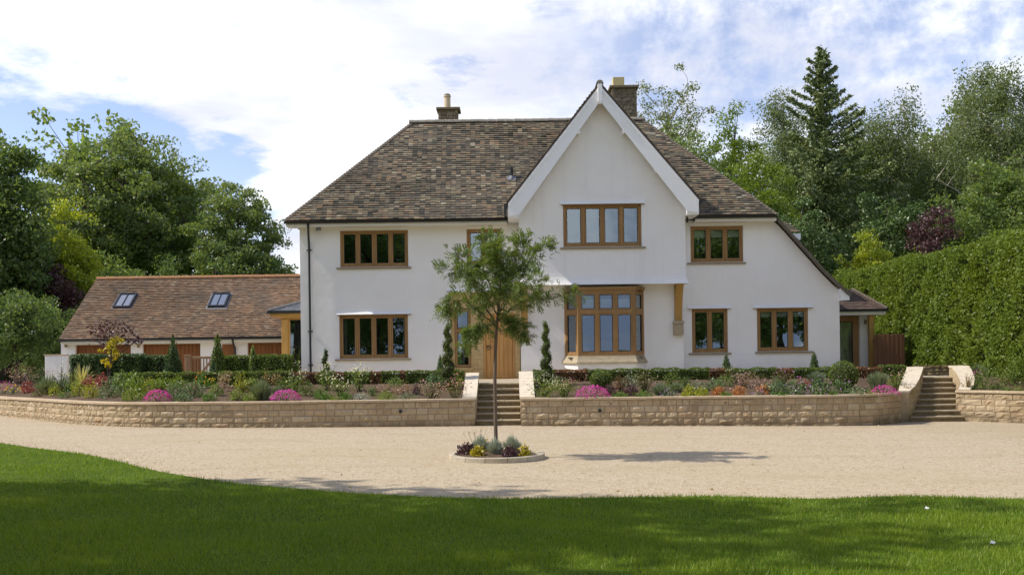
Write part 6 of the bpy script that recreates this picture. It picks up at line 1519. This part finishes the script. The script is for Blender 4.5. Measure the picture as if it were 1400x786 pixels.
def topiary_cone(label, px, row, wpx, hpx, mt, d=None, n=1500, ls=.05, name='cone_topiary', loc=None, tip=0.0):
    r = PR; p = bedpt(px, row) if loc is None else Vector(loc); rx = wpx/F*p.y/2; h = hpx/F*p.y; root = thing(name, label, 'topiary', tuple(p))
    n = int(n*1.4); t = 1-r.random(n)**.62; a = r.uniform(0, 6.28, n); rad = rx*(1-t)**.62*(1+.06*np.sin(a*3+t*14))*(.78+.24*r.random(n)); C = np.stack([np.cos(a)*rad, np.sin(a)*rad, t*h+.02], 1)
    f_quads(root, 'foliage', leaf_quads(r, C, ls*r.uniform(.6, 1.3, n), .6, np.stack([np.cos(a), np.sin(a), 0*a+.4], 1), .8, np.array([0, 0, 1.0]), .4), mt)
    m = MB(); m.tube([(0, 0, -.05), (0, 0, h*.5), (0, 0, h*.96)], [rx*.75, rx*.52, .01], 8); m.build('stem', MAT['twig_core_dark'], root, local=True)  # wide tube is an added dark core filling the cone, not a stem
    if tip:
        k = 160; tz = r.random(k); C = np.stack([r.normal(0, .05, k)*(1.1-tz), r.normal(0, .05, k)*(1.1-tz), h*.94+tz*tip], 1); f_quads(root, 'top_shoot', leaf_quads(r, C, ls*1.3*r.uniform(.6, 1.3, k), .5, None, 0, np.array([0, 0, 1.0]), .8), mt)
    return root
def topiary_ball(label, px, row, wpx, hpx, mt, n=2600, ls=.04, loc=None):
    r = PR; p = bedpt(px, row) if loc is None else Vector(loc); rx = wpx/F*p.y/2; h = hpx/F*p.y/2; root = thing('ball_topiary', label, 'topiary', tuple(p)); d = unit(r, n)
    C = d*(.86+.16*r.random(n))[:, None]*np.array([rx, rx, h])+np.array([0, 0, h]); f_quads(root, 'foliage', leaf_quads(r, C, ls*r.uniform(.6, 1.4, n), .65, d, 1.0), mt)
    m = MB(); m.tube([(0, 0, -.05), (0, 0, h*.4), (0, 0, h), (0, 0, h*1.5), (0, 0, h*1.75)], [rx*.3, rx*.72, rx*.82, rx*.62, .02], 10); m.build('dark_core', MAT['twig_core_dark'], root, local=True); return root  # added solid core, coloured dark as the inside of the ball
def topiary_spiral(label, px, row, wpx, hpx, mt, turns=3.2, n=2600, ls=.035, loc=None, lean=(0, 0)):
    r = PR; p = bedpt(px, row) if loc is None else Vector(loc); rx = wpx/F*p.y/2; h = hpx/F*p.y; root = thing('spiral_topiary', label, 'topiary', tuple(p))
    n = int(n*1.8); t = r.random(n)**1.1; ph = r.uniform(0, 6.28); tub = rx*.98*(1-.62*t); rad = rx*.40*(1-.66*t); a = ph+t*turns*6.283
    ax = np.stack([np.cos(a)*rad+lean[0]*t, np.sin(a)*rad+lean[1]*t, .06+t*(h-.06)], 1); d = unit(r, n); C = ax+d*(tub*(.55+.5*r.random(n)))[:, None]*np.array([1, 1, 1.25])
    f_quads(root, 'foliage', leaf_quads(r, C, ls*r.uniform(.6, 1.4, n), .6, d, .9, np.array([0, 0, 1.0]), .3), mt)
    m = MB(); tt2 = np.linspace(0, .97, 60); ct = [(math.cos(ph+q*turns*6.283)*rx*.40*(1-.7*q)+lean[0]*q, math.sin(ph+q*turns*6.283)*rx*.40*(1-.7*q)+lean[1]*q, .05+q*(h-.06)) for q in tt2]; m.tube(ct, [rx*.72*(1-.66*q) for q in tt2], 6); m.build('dark_core', MAT['twig_core_dark'], root, local=True)  # added thick coil under the leaves, its colour darkens the spiral's inside
    s = MB(); s.tube([(0, 0, -.05), (lean[0]*.5, lean[1]*.5, h*.5), (lean[0], lean[1], h*.9)], [.025, .018, .008], 6); s.build('stem', MAT['bark'], root, local=True); return root

# --- planter plants
def pp(px, row):
    zz = .09; d = (ZC-zz)*F/((row-PY0)+TH*(px-PX0)); return (X_(px, row, d), d, zz-.01)
tuft('silver-grey lavender on the left side of the planter ring, behind the golden plant', 657, 614, 28, 24, 'leaf_silver', 420, .008, loc=pp(657, 616), stiff=.6)
tuft('round silver-grey lavender right at the foot of the young tree trunk', 677, 619, 27, 25, 'leaf_silver', 480, .008, loc=pp(677, 620.5), stiff=.6)
tuft('silver-grey lavender on the right side of the planter ring, behind the dark heuchera', 701, 614, 29, 24, 'leaf_silver', 420, .008, loc=pp(700, 616), stiff=.6)
mound('dark purple heuchera at the left end of the planter ring', 638, 619, 27, 14, 'leaf_purple', .055, 260, name='heuchera', loc=pp(638, 619.5))
mound('dark purple heuchera at the front right of the planter ring', 697, 623, 24, 14, 'leaf_purple', .055, 260, name='heuchera', loc=pp(697, 624))
mound('golden variegated euonymus at the front left of the planter ring', 653, 621, 20, 13, 'leaf_yellow', .06, 150, name='euonymus', loc=pp(653, 622))
mound('small golden shrub tucked between two lavenders in the planter ring', 665, 614, 9, 15, 'leaf_yellow', .045, 70, name='euonymus', loc=pp(665, 615))
mound('bright yellow round shrub at the right end of the planter ring', 717, 621, 18, 15, 'leaf_yellow', .045, 260, name='euonymus', loc=pp(717, 622.5))
def dry_stalks():
    r = PR; p = pp(652, 612.5); root = thing('seed_stalks', 'few thin dry flower stalks with brown heads rising behind the planter lavenders', 'plant', p); s, V = MB(), []
    for _ in range(9):
        a = r.uniform(-.30, .22); h = r.uniform(.30, .40); s.tube([(a*.3, 0, 0), (a*.7, 0, h*.6), (a, r.normal(0, .04), h)], [.003, .002, .002], 4); V.append(np.array([a, 0, h])+r.normal(0, .018, (5, 3)))
    s.build('stem', MAT['leaf_olive'], root, local=True); f_quads(root, 'seed_heads', leaf_quads(r, np.concatenate(V), .028), 'leaf_tan')
dry_stalks()

# --- left bed, front row
mound('pink heather clump at the far left end of the bed, near the frame edge', 6, 538, 26, 11, 'leaf_greygreen', .03, 160, 'petal_magenta', 160, .03, 'heather')
mound('yellow daisy clump right of the far-left pink heather', 18, 538, 16, 9, 'leaf_greygreen', .04, 120, 'petal_yellow', 40, .04)
mound('deep purple heuchera with greyish leaves at the left end of the bed', 32, 529, 34, 12, 'leaf_purple', .06, 200, 'petal_white', 12, .03, 'heuchera')
loose('airy plum-brown shrub against the dark laurel at the left end of the bed', 28, 521, 60, 22, 'leaf_pinkgrey', .05, 260, stems=18)
mound('dark red dahlia clump near the front of the left bed end', 39, 537, 18, 11, 'leaf_red', .05, 160, 'leaf_red', 40, .05, 'dahlia')
tuft('broad feathery grey-green perennial behind the two small gold mounds at left', 66, 537, 42, 25, 'leaf_greygreen', 520, .012, stiff=.6)
tuft('feathery grey-green perennial between the airy white-flowered stem and the spiky cordyline', 88, 535, 34, 20, 'leaf_greygreen', 380, .012, stiff=.6)
mound('low olive cushion beneath the feathery perennials at left', 55, 541, 22, 8, 'leaf_olive', .035, 180)
mound('small golden-green mound, leftmost of the three along the coping', 75, 541, 17, 13, 'leaf_yellowgreen', .045, 190)
mound('golden-green mound, middle of the three along the coping at left', 107, 541, 20, 16, 'leaf_yellowgreen', .05, 220)
mound('golden-green mound, rightmost of the three along the coping at left', 126, 543, 22, 15, 'leaf_yellowgreen', .05, 240)
spiky('pale yellow-striped spiky cordyline in the left bed before the yellow sapling', 112, 527, 70, 33, 'leaf_straw', 90, .034)
mound('red and pink foliage shrub right of the spiky cordyline', 121, 530, 20, 13, 'leaf_pinkred', .05, 220)
mound('red and pink foliage shrub below the yellow sapling', 140, 528, 22, 15, 'leaf_pinkred', .05, 240)
mound('pale pink and white flowers at the foot of the yellow sapling', 135, 522, 24, 9, 'leaf_greygreen', .04, 120, 'petal_pink', 60, .04)
mound('leafy green perennial with small white flowers right of the gold mounds', 150, 543, 30, 20, 'leaf_bluegreen', .05, 320, 'petal_white', 18, .03)
mound('leafy green perennial under the left end of the long box hedge', 165, 538, 26, 22, 'leaf_mid', .06, 260)
loose('spreading rose with fresh green leaves left of the first magenta heather', 190, 541, 36, 25, 'leaf_fresh', .07, 260)
mound('magenta flowering heather, leftmost of the large three on the coping', 216, 549, 27, 11, 'leaf_greygreen', .03, 200, 'petal_magenta', 420, .032, 'heather')
loose('fresh green rose right above the leftmost magenta heather', 222, 535, 34, 20, 'leaf_fresh', .07, 220, 'petal_yellow', 6)
mound('leafy grey-green perennial right of the leftmost magenta heather', 240, 545, 26, 18, 'leaf_bluegreen', .05, 280, 'petal_white', 10, .03)
mound('rounded dark green perennial in the middle of the left bed', 264, 542, 28, 17, 'leaf_bluegreen', .05, 320)
mound('low pale pink ground cover behind the rounded dark green perennial', 262, 533, 24, 8, 'leaf_pinkgrey', .04, 150)
mound('yellow and orange marigolds on bright green leaves below the long hedge', 277, 530, 20, 14, 'leaf_bright', .045, 200, 'petal_orange', 26, .045, 'marigold')
mound('small clump of yellow flowers just right of the marigolds', 290, 526, 12, 8, 'leaf_bright', .04, 80, 'petal_yellow', 14, .04, 'marigold')
mound('pink-grey sedum patch behind the small green dome', 303, 535, 20, 10, 'leaf_pinkgrey', .04, 200)
mound('small bright green dome on the coping, middle of the left bed', 286, 548, 20, 9, 'leaf_bright', .035, 240)
mound('olive green bushlet just behind the small bright green dome', 295, 541, 18, 12, 'leaf_mid', .045, 180)
loose('bronze and yellow rose bush in front of the hedge end by the oak porch', 308, 530, 30, 20, 'leaf_tan', .05, 200)
loose('golden green shrub between the bronze rose and the grey lavender', 331, 536, 26, 21, 'leaf_yellowgreen', .055, 260)
mound('fresh green tuft on the bare soil left of the grey lavender', 324, 547, 22, 12, 'leaf_fresh', .045, 180)
tuft('large upright grey-green lavender in the left bed', 358, 546, 34, 29, 'leaf_greygreen', 560, .011, stiff=.65)
loose('straw-coloured wispy shrub behind the large grey lavender', 368, 528, 28, 18, 'leaf_tan', .045, 160)
mound('small dark green shrub behind the second magenta heather', 388, 532, 20, 12, 'leaf_box', .045, 190)
tuft('silvery tuft between the large lavender and the second magenta heather', 378, 540, 16, 14, 'leaf_greygreen', 160, .010)
mound('magenta flowering heather, second of the large three, below the oak porch', 391, 549, 31, 11, 'leaf_greygreen', .03, 220, 'petal_magenta', 480, .032, 'heather')
loose('pale yellow flowered rose right above the second magenta heather', 405, 535, 28, 24, 'leaf_mid', .05, 200, 'petal_white', 20, .045, 'rose')
mound('dark green bushlet right of the second magenta heather', 418, 541, 24, 16, 'leaf_box', .045, 260)
loose('tall cream flowered rose bush beneath the downpipe', 448, 534, 30, 30, 'leaf_mid', .05, 220, 'petal_white', 30, .045, 'rose', 'rose')
loose('low cream flowered rose bush above the trio of bright domes', 465, 541, 28, 22, 'leaf_mid', .05, 200, 'petal_white', 24, .045, 'rose', 'rose')
loose('cream flowered rose bush below the middle of the left ground-floor window', 492, 535, 34, 28, 'leaf_mid', .05, 230, 'petal_white', 32, .045, 'rose', 'rose')
mound('bright green box dome, back one of the trio beneath the cream roses', 437, 545, 16, 12, 'leaf_bright', .03, 330)
mound('bright green box dome, front middle of the trio beneath the cream roses', 446, 548, 17, 10, 'leaf_bright', .03, 330)
mound('bright green box dome, right one of the trio beneath the cream roses', 473, 548, 16, 10, 'leaf_bright', .03, 330)
mound('flat silvery thyme mat between the bright domes and the fresh green cushion', 494, 547, 22, 8, 'leaf_silver', .03, 220)
mound('small dark grey-green bush above the silvery thyme mat', 509, 541, 12, 10, 'leaf_dark', .035, 140)
mound('fresh green cushion on the coping below the left ground-floor window', 528, 548, 26, 11, 'leaf_fresh', .032, 360)
mound('flat grey-green cushion left of the white wispy flowers', 557, 547, 28, 8, 'leaf_greygreen', .032, 300)
mound('pinkish sedum spread over the bare soil, left half', 528, 535, 34, 8, 'leaf_pinkgrey', .04, 260)
mound('pinkish sedum spread over the bare soil, right half', 553, 538, 28, 9, 'leaf_pinkgrey', .04, 220)
mound('small dark red shrub at the right end of the sedum', 569, 540, 12, 12, 'leaf_purple', .04, 170)
mound('grey-green leafy clump behind the white wispy flowers near the left spiral topiary', 593, 529, 24, 14, 'leaf_bluegreen', .06, 180)
loose('wispy clump of white and pink flowers left of the steps, further from them', 588, 546, 36, 22, 'leaf_olive', .04, 280, 'petal_pink', 60, .028)
loose('wispy clump of white and pink flowers left of the steps, against the pale ramp', 622, 546, 32, 26, 'leaf_olive', .04, 280, 'petal_pink', 60, .028)
mound('broad green leaves beside the left pale ramp below the sidelight', 623, 528, 22, 12, 'leaf_fresh', .07, 120)
# --- right bed
loose('broad clump of pale green leaves and white flowers right of the steps', 741, 545, 44, 28, 'leaf_fresh', .045, 420, 'petal_white', 80, .028)
loose('clump of pale green leaves and pink flowers left of the third magenta heather', 771, 544, 34, 22, 'leaf_fresh', .045, 300, 'petal_pink', 50, .028)
mound('blue-green leafy clump at the foot of the right spiral topiary', 742, 522, 22, 12, 'leaf_bluegreen', .06, 140)
mound('grey-green cushion behind the clump with pink flowers', 765, 528, 26, 11, 'leaf_bluegreen', .05, 170)
mound('magenta flowering heather, rightmost of the large three, below the bay window', 810, 545, 36, 12, 'leaf_greygreen', .03, 240, 'petal_magenta', 560, .032, 'heather')
mound('dark purple-red heuchera beside the rightmost large magenta heather', 833, 540, 18, 11, 'leaf_purple', .05, 170, name='heuchera')
loose('reddish-brown feathery shrub behind the dark purple heucheras', 849, 536, 26, 20, 'leaf_copper', .035, 320)
mound('dark purple heuchera between two bright green cushions below the bay window', 862, 542, 18, 13, 'leaf_purple', .05, 200, name='heuchera')
mound('bright green cushion right of the large magenta heather below the bay window', 848, 544, 20, 7, 'leaf_bright', .035, 220)
mound('bright green cushion left of the blue flowers below the bay window', 880, 544, 24, 8, 'leaf_bright', .035, 240)
loose('loose olive shrub with pale flowers below the right end of the bay', 882, 535, 34, 24, 'leaf_olive', .045, 320, 'petal_white', 16, .03)
tuft('silver-grey lavender below the brace of the gable', 904, 540, 30, 20, 'leaf_greygreen', 340, .011, stiff=.6)
tuft('second silver-grey lavender slightly further right and behind', 924, 536, 24, 16, 'leaf_greygreen', 260, .011, stiff=.6)
mound('rounded green shrub in front of the hedge below the brace', 919, 528, 22, 15, 'leaf_box', .045, 260)
mound('dark green bushlet in front of the hedge, right of the rounded green shrub', 937, 530, 16, 12, 'leaf_dark', .045, 170)
mound('low patch of small blue flowers on the coping', 915, 543, 22, 8, 'leaf_greygreen', .03, 160, 'petal_purple', 36, .022)
mound('lime yellow mound, left one of the three by the blue flowers', 943, 541, 18, 11, 'leaf_yellowgreen', .05, 220)
mound('lime yellow mound, middle one of the three by the blue flowers', 959, 543, 18, 10, 'leaf_yellowgreen', .05, 220)
mound('lime yellow mound, smaller front one below the left lime mound', 936, 544, 12, 7, 'leaf_yellowgreen', .045, 110)
mound('flat grey-green herb on the bare soil below the two-light window, left', 953, 533, 26, 10, 'leaf_greygreen', .04, 200)
mound('flat green herb on the bare soil below the two-light window, right', 976, 533, 26, 12, 'leaf_bluegreen', .045, 230)
mound('orange-leaved heuchera left of the bright green cushion', 982, 541, 17, 10, 'leaf_orange', .05, 170, name='heuchera')
mound('bright green cushion between the two orange heucheras', 992, 543, 17, 6, 'leaf_bright', .035, 180)
mound('orange-leaved heuchera right of the bright green cushion', 1010, 541, 19, 11, 'leaf_orange', .05, 190, name='heuchera')
mound('third orange heuchera among purple flowers, further right', 1044, 540, 20, 11, 'leaf_orange', .05, 170, 'petal_white', 8, .03, 'heuchera')
mound('lilac flowered low plant left of the third orange heuchera', 1036, 542, 14, 8, 'leaf_greygreen', .03, 110, 'petal_purple', 40, .025)
loose('pale pink sedum shrub below the gap between the right-hand windows', 1018, 529, 26, 18, 'leaf_pinkgrey', .045, 300)
loose('wider pale pink sedum shrub right of the first pink sedum', 1040, 532, 36, 16, 'leaf_pinkgrey', .045, 340)
loose('olive green rose with small yellow flowers before the hedge', 1003, 524, 22, 18, 'leaf_olive', .045, 200, 'petal_white', 12, .035, 'rose')
loose('low olive shrub in front of the hedge under the three-light window', 1030, 519, 26, 10, 'leaf_olive', .045, 150)
mound('leafy green hardy geranium without flowers right of the pink sedum', 1062, 540, 28, 17, 'leaf_bluegreen', .06, 280)
loose('golden olive shrub with mauve flowers behind the geraniums', 1071, 526, 26, 18, 'leaf_olive', .045, 230, 'petal_purple', 14, .04)
mound('leafy geranium with purple flowers, the left one', 1088, 541, 26, 18, 'leaf_bluegreen', .06, 250, 'petal_purple', 30, .04)
loose('reddish shrub between the geraniums and the hedge', 1098, 531, 22, 15, 'leaf_pinkred', .04, 170)
tuft('grey wispy lavender before the bronze hedge left of the clipped ball', 1116, 526, 30, 20, 'leaf_greygreen', 300, .010)
mound('leafy geranium with purple flowers left of the clipped ball', 1120, 541, 28, 19, 'leaf_bluegreen', .06, 280, 'petal_purple', 26, .04)
mound('bright green tuft on the coping between the two flowering geraniums', 1068, 543, 18, 6, 'leaf_bright', .035, 170)
mound('bright green tuft on the coping in front of the clipped ball', 1132, 542, 22, 8, 'leaf_bright', .035, 220)
mound('leafy geranium with purple flowers at the foot of the clipped ball', 1150, 538, 26, 16, 'leaf_bluegreen', .05, 230, 'petal_purple', 26, .04)
mound('grey-green ground cover right of the clipped ball', 1172, 541, 28, 10, 'leaf_greygreen', .045, 240)
tuft('tall upright grey-green lavender by the right end of the hedge', 1200, 536, 30, 28, 'leaf_greygreen', 360, .012, stiff=.85)
loose('green perennial with pink flowers beside the curved ramp', 1225, 535, 30, 26, 'leaf_fresh', .04, 360, 'petal_pink', 26, .035)
mound('magenta heather sprawling over the coping near the side steps', 1209, 542, 30, 10, 'leaf_greygreen', .03, 200, 'petal_magenta', 320, .032, 'heather')
mound('low green and white cushion left of the sprawling magenta heather', 1190, 543, 16, 7, 'leaf_fresh', .035, 130, 'petal_white', 10, .025)
mound('dry tan grass clump against the curved ramp by the side steps', 1240, 539, 16, 10, 'leaf_tan', .035, 150)
# --- bed on the far right
mound('green bushy perennial next to the right ramp of the side steps', 1345, 532, 26, 24, 'leaf_mid', .045, 340)
loose('dry tan wispy plant on the ramp beside the right retaining wall', 1322, 533, 18, 18, 'leaf_tan', .035, 170)
mound('small magenta flower clump at the top of the right-hand bed', 1337, 515, 11, 7, 'leaf_greygreen', .03, 80, 'petal_magenta', 50, .03, 'heather')
tuft('grey-green tuft under the hedge at the top of the right-hand bed', 1337, 508, 28, 18, 'leaf_greygreen', 260, .012)
mound('glossy dark green shrub at the right edge below the hedge', 1388, 526, 44, 28, 'leaf_box', .05, 620)
spiky('yellowish spiky yucca against the tall hedge, above the glossy shrub', 1382, 512, 60, 38, 'leaf_straw', 80, .035, 'yucca')
mound('small green herb on bare soil in the right-hand bed, left one', 1364, 532, 14, 7, 'leaf_mid', .035, 130)
mound('small green herb on bare soil in the right-hand bed, front one', 1377, 536, 14, 6, 'leaf_mid', .035, 120)
mound('flat pale green mat on the coping of the right-hand wall', 1392, 536, 22, 6, 'leaf_fresh', .03, 170)
for a in (('low ferny green clump at the coping between the white-flowered perennial and the leftmost magenta heather', 182, 547, 30, 12, 'leaf_fresh', .05, 240), ('yellowish green leafy clump behind the leftmost magenta heather', 205, 536, 26, 15, 'leaf_yellowgreen', .05, 220),
          ('green leafy clump under the hedge, behind the ferny clump', 178, 528, 28, 12, 'leaf_mid', .05, 200), ('pale green leafy clump under the hedge above the grey-green perennial', 243, 530, 26, 12, 'leaf_fresh', .05, 200),
          ('grey-green trailing clump hugging the coping, right of the leftmost magenta heather', 250, 549, 24, 8, 'leaf_bluegreen', .04, 200), ('low fresh green clump at the coping left of the large grey lavender', 341, 548, 20, 9, 'leaf_fresh', .04, 180),
          ('mid green leafy clump between the golden shrub and the large grey lavender', 345, 533, 22, 13, 'leaf_mid', .05, 190), ('green trailing mat below the first gold mound at the far left', 92, 543, 26, 8, 'leaf_bright', .035, 190),
          ('low green mat at the coping under the cream roses', 460, 549, 24, 6, 'leaf_fresh', .03, 200), ('mid green leafy clump before the hedge under the left window', 540, 529, 24, 10, 'leaf_mid', .045, 190),
          ('grey-green leafy clump before the hedge right of the bronze ball', 860, 528, 24, 12, 'leaf_greygreen', .05, 200), ('mid green leafy clump before the hedge under the two-light window', 990, 527, 24, 11, 'leaf_mid', .045, 190)):
    mound(*a)
# --- topiary and small trees near the house
topiary_spiral('slim dark spiral topiary left of the steps, before the sidelight', 613, 532, 22, 88, 'leaf_box', 4.6)
topiary_spiral('slim spiral topiary right of the steps, left of the bay window', 747, 527, 19, 86, 'leaf_box', 4.4, lean=(.0, 0))
def hz_pt(px, d, z=1.0): return (X_(px, 500, d), d, z)
topiary_spiral('small dark spiral topiary behind the hedge at the foot of the downpipe', 445, 0, 15, 47, 'leaf_yew', 2.2, 900, .04, loc=hz_pt(445, 31.8))
topiary_cone('small grey-green cone topiary behind the hedge, left of the left spiral', 602, 0, 15, 38, 'leaf_bluegreen', n=800, ls=.045, loc=hz_pt(602, 31.8))
topiary_cone('dark cone topiary behind the hedge under the two-light window', 993, 0, 17, 34, 'leaf_yew', n=900, ls=.045, loc=hz_pt(993, 31.8))
topiary_cone('dark cone topiary behind the hedge right of the three-light window', 1113, 0, 17, 36, 'leaf_yew', n=900, ls=.045, loc=hz_pt(1113, 31.8))
topiary_ball('clipped green box ball taller than the hedge, near the side porch', 1153, 532, 41, 39, 'leaf_box')
topiary_ball('clipped bronze-green box ball standing against the hedge under the bay window', 822, 531, 32, 25, 'leaf_box', 1800)
topiary_cone('tall dark conical yew with a thin top shoot, left of the picket gate', 237, 0, 34, 65, 'leaf_yew', n=2600, ls=.06, loc=(X_(237, 500, 33), 33.0, .85), tip=.36)
topiary_cone('tall mid-green conical conifer at the right end of the picket gate', 298, 0, 30, 70, 'leaf_box', n=2400, ls=.06, loc=(X_(298, 500, 32.8), 32.8, .85), tip=.22)
topiary_cone('small blue-green conifer at the foot of the tall conifer by the gate', 291, 0, 18, 44, 'leaf_bluegreen', n=900, ls=.05, loc=(X_(291, 500, 32.2), 32.2, .85), name='dwarf_conifer')
topiary_cone('slender green conifer between the hedge blocks before the third garage door', 347, 0, 18, 60, 'leaf_mid', n=1100, ls=.055, loc=(X_(346, 500, 32.9), 32.9, .85))
loose('climbing white rose at the house corner beside the oak porch', 400, 0, 22, 50, 'leaf_fresh', .06, 300, 'petal_white', 24, .045, 'rose', 'rose', loc=(X_(399, 500, 33.2), 33.2, .95))
loose('thin airy shrub with tiny white flowers before the low white wall', 82, 0, 24, 42, 'leaf_greygreen', .06, 90, 'petal_white', 10, .05, loc=(X_(83, 500, 31.2), 31.2, .95), stems=6)
mound('bushy green plant left of the spiky cordyline, before the garage pier', 100, 0, 26, 22, 'leaf_mid', .05, 240, loc=(X_(100, 500, 31.4), 31.4, .98))
def sapling(label, cat, loc, trunk_px, top_px, clusters, mt, ls, seed, name, spread=1.0, n=40, rad=.12, bark='bark'):
    r = np.random.default_rng(seed); root = thing(name, label, cat, loc); d = loc[1]; T = MB(); V = []
    base = np.array(loc); top = np.array([X_(top_px[0], top_px[1], d), d, Z_(top_px[0], top_px[1], d)])-base
    T.tube([(0, 0, -.05), tuple(top*.33+r.normal(0, .02, 3)), tuple(top*.66+r.normal(0, .02, 3)), tuple(top)], [.035, .028, .018, .006], 7)
    for (px, py, s) in clusters:
        p = np.array([X_(px, py, d), d+r.normal(0, .22), Z_(px, py, d)])-base; a = top*min(.95, max(.3, (p[2]/top[2])-.12-.25*abs(p[0])/1.0)); T.tube([tuple(a), tuple((a+p)/2+np.array([0, 0, .05])), tuple(p)], [.014, .010, .005], 5, cap=False)
        k = int(n*s); V.append(p+unit(r, k)*(r.random(k)**.5)[:, None]*rad*s*np.array([1.2, 1.0, .7]))
    C = np.concatenate(V); T.build('trunk', MAT[bark], root, local=True); f_quads(root, 'crown', leaf_quads(r, C, ls*r.uniform(.6, 1.3, len(C)), .7, np.array([0, 0, 1.0]), .6), mt); return root
sapling('small golden-yellow leaved sapling in front of the left garage door', 'tree', (X_(148, 500, 31.6), 31.6, .95), None, (153, 463),
        [(150, 466, 1.1), (158, 464, 1.1), (147, 472, 1.0), (156, 472, 1.2), (162, 467, .8), (149, 479, 1.2), (157, 480, 1.0), (139, 480, .7), (152, 486, 1.0), (163, 484, .7), (146, 494, 1.0), (153, 498, .8), (141, 494, .6), (160, 490, .5)], 'leaf_yellow', .11, 601, 'golden_sapling', n=24, rad=.17)
sapling('thin purple-leaved small tree before the garage roof edge, behind the yellow sapling', 'tree', (X_(146, 500, 32.4), 32.4, .9), None, (150, 446),
        [(128, 447, 1.0), (136, 450, 1.1), (146, 445, 1.0), (155, 448, 1.1), (163, 443, .9), (170, 451, 1.0), (178, 449, .8), (141, 458, 1.0), (150, 456, 1.1), (186, 461, 1.0), (192, 466, .8), (181, 468, .8), (132, 466, 1.0), (141, 470, .9), (126, 453, .7), (184, 457, .7), (171, 467, .7), (160, 457, .9)], 'leaf_purple', .11, 602, 'purple_plum', n=22, rad=.26)
# two white scraps on the lawn
for (px, row, lab) in ((1267, 694, 'small white feather lying on the lawn near its gravel edge'), (1357, 741, 'small white feather standing on the shaded lawn in the right foreground')):
    d = 12.0
    for _ in range(30): x = X_(px, row, d); d = (ZC-lawn_z(x, d)-.045)*F/((row-PY0)+TH*(px-PX0))
    m = MB(); c = Vector((X_(px, row, d), d, lawn_z(X_(px, row, d), d)+.045)); m.add([c+Vector(v) for v in ((-.025, 0, 0), (-.008, .008, .02), (.02, 0, .009), (.028, -.008, -.003), (.0, -.014, -.009))], [(0, 1, 2, 3, 4)]); m.add([c+Vector(v) for v in ((-.028, .004, -.014), (.0, .009, .02), (.009, .0, .0))], [(0, 1, 2)])
    tag(m.build('feather', MAT['paint_white']), lab, 'feather')
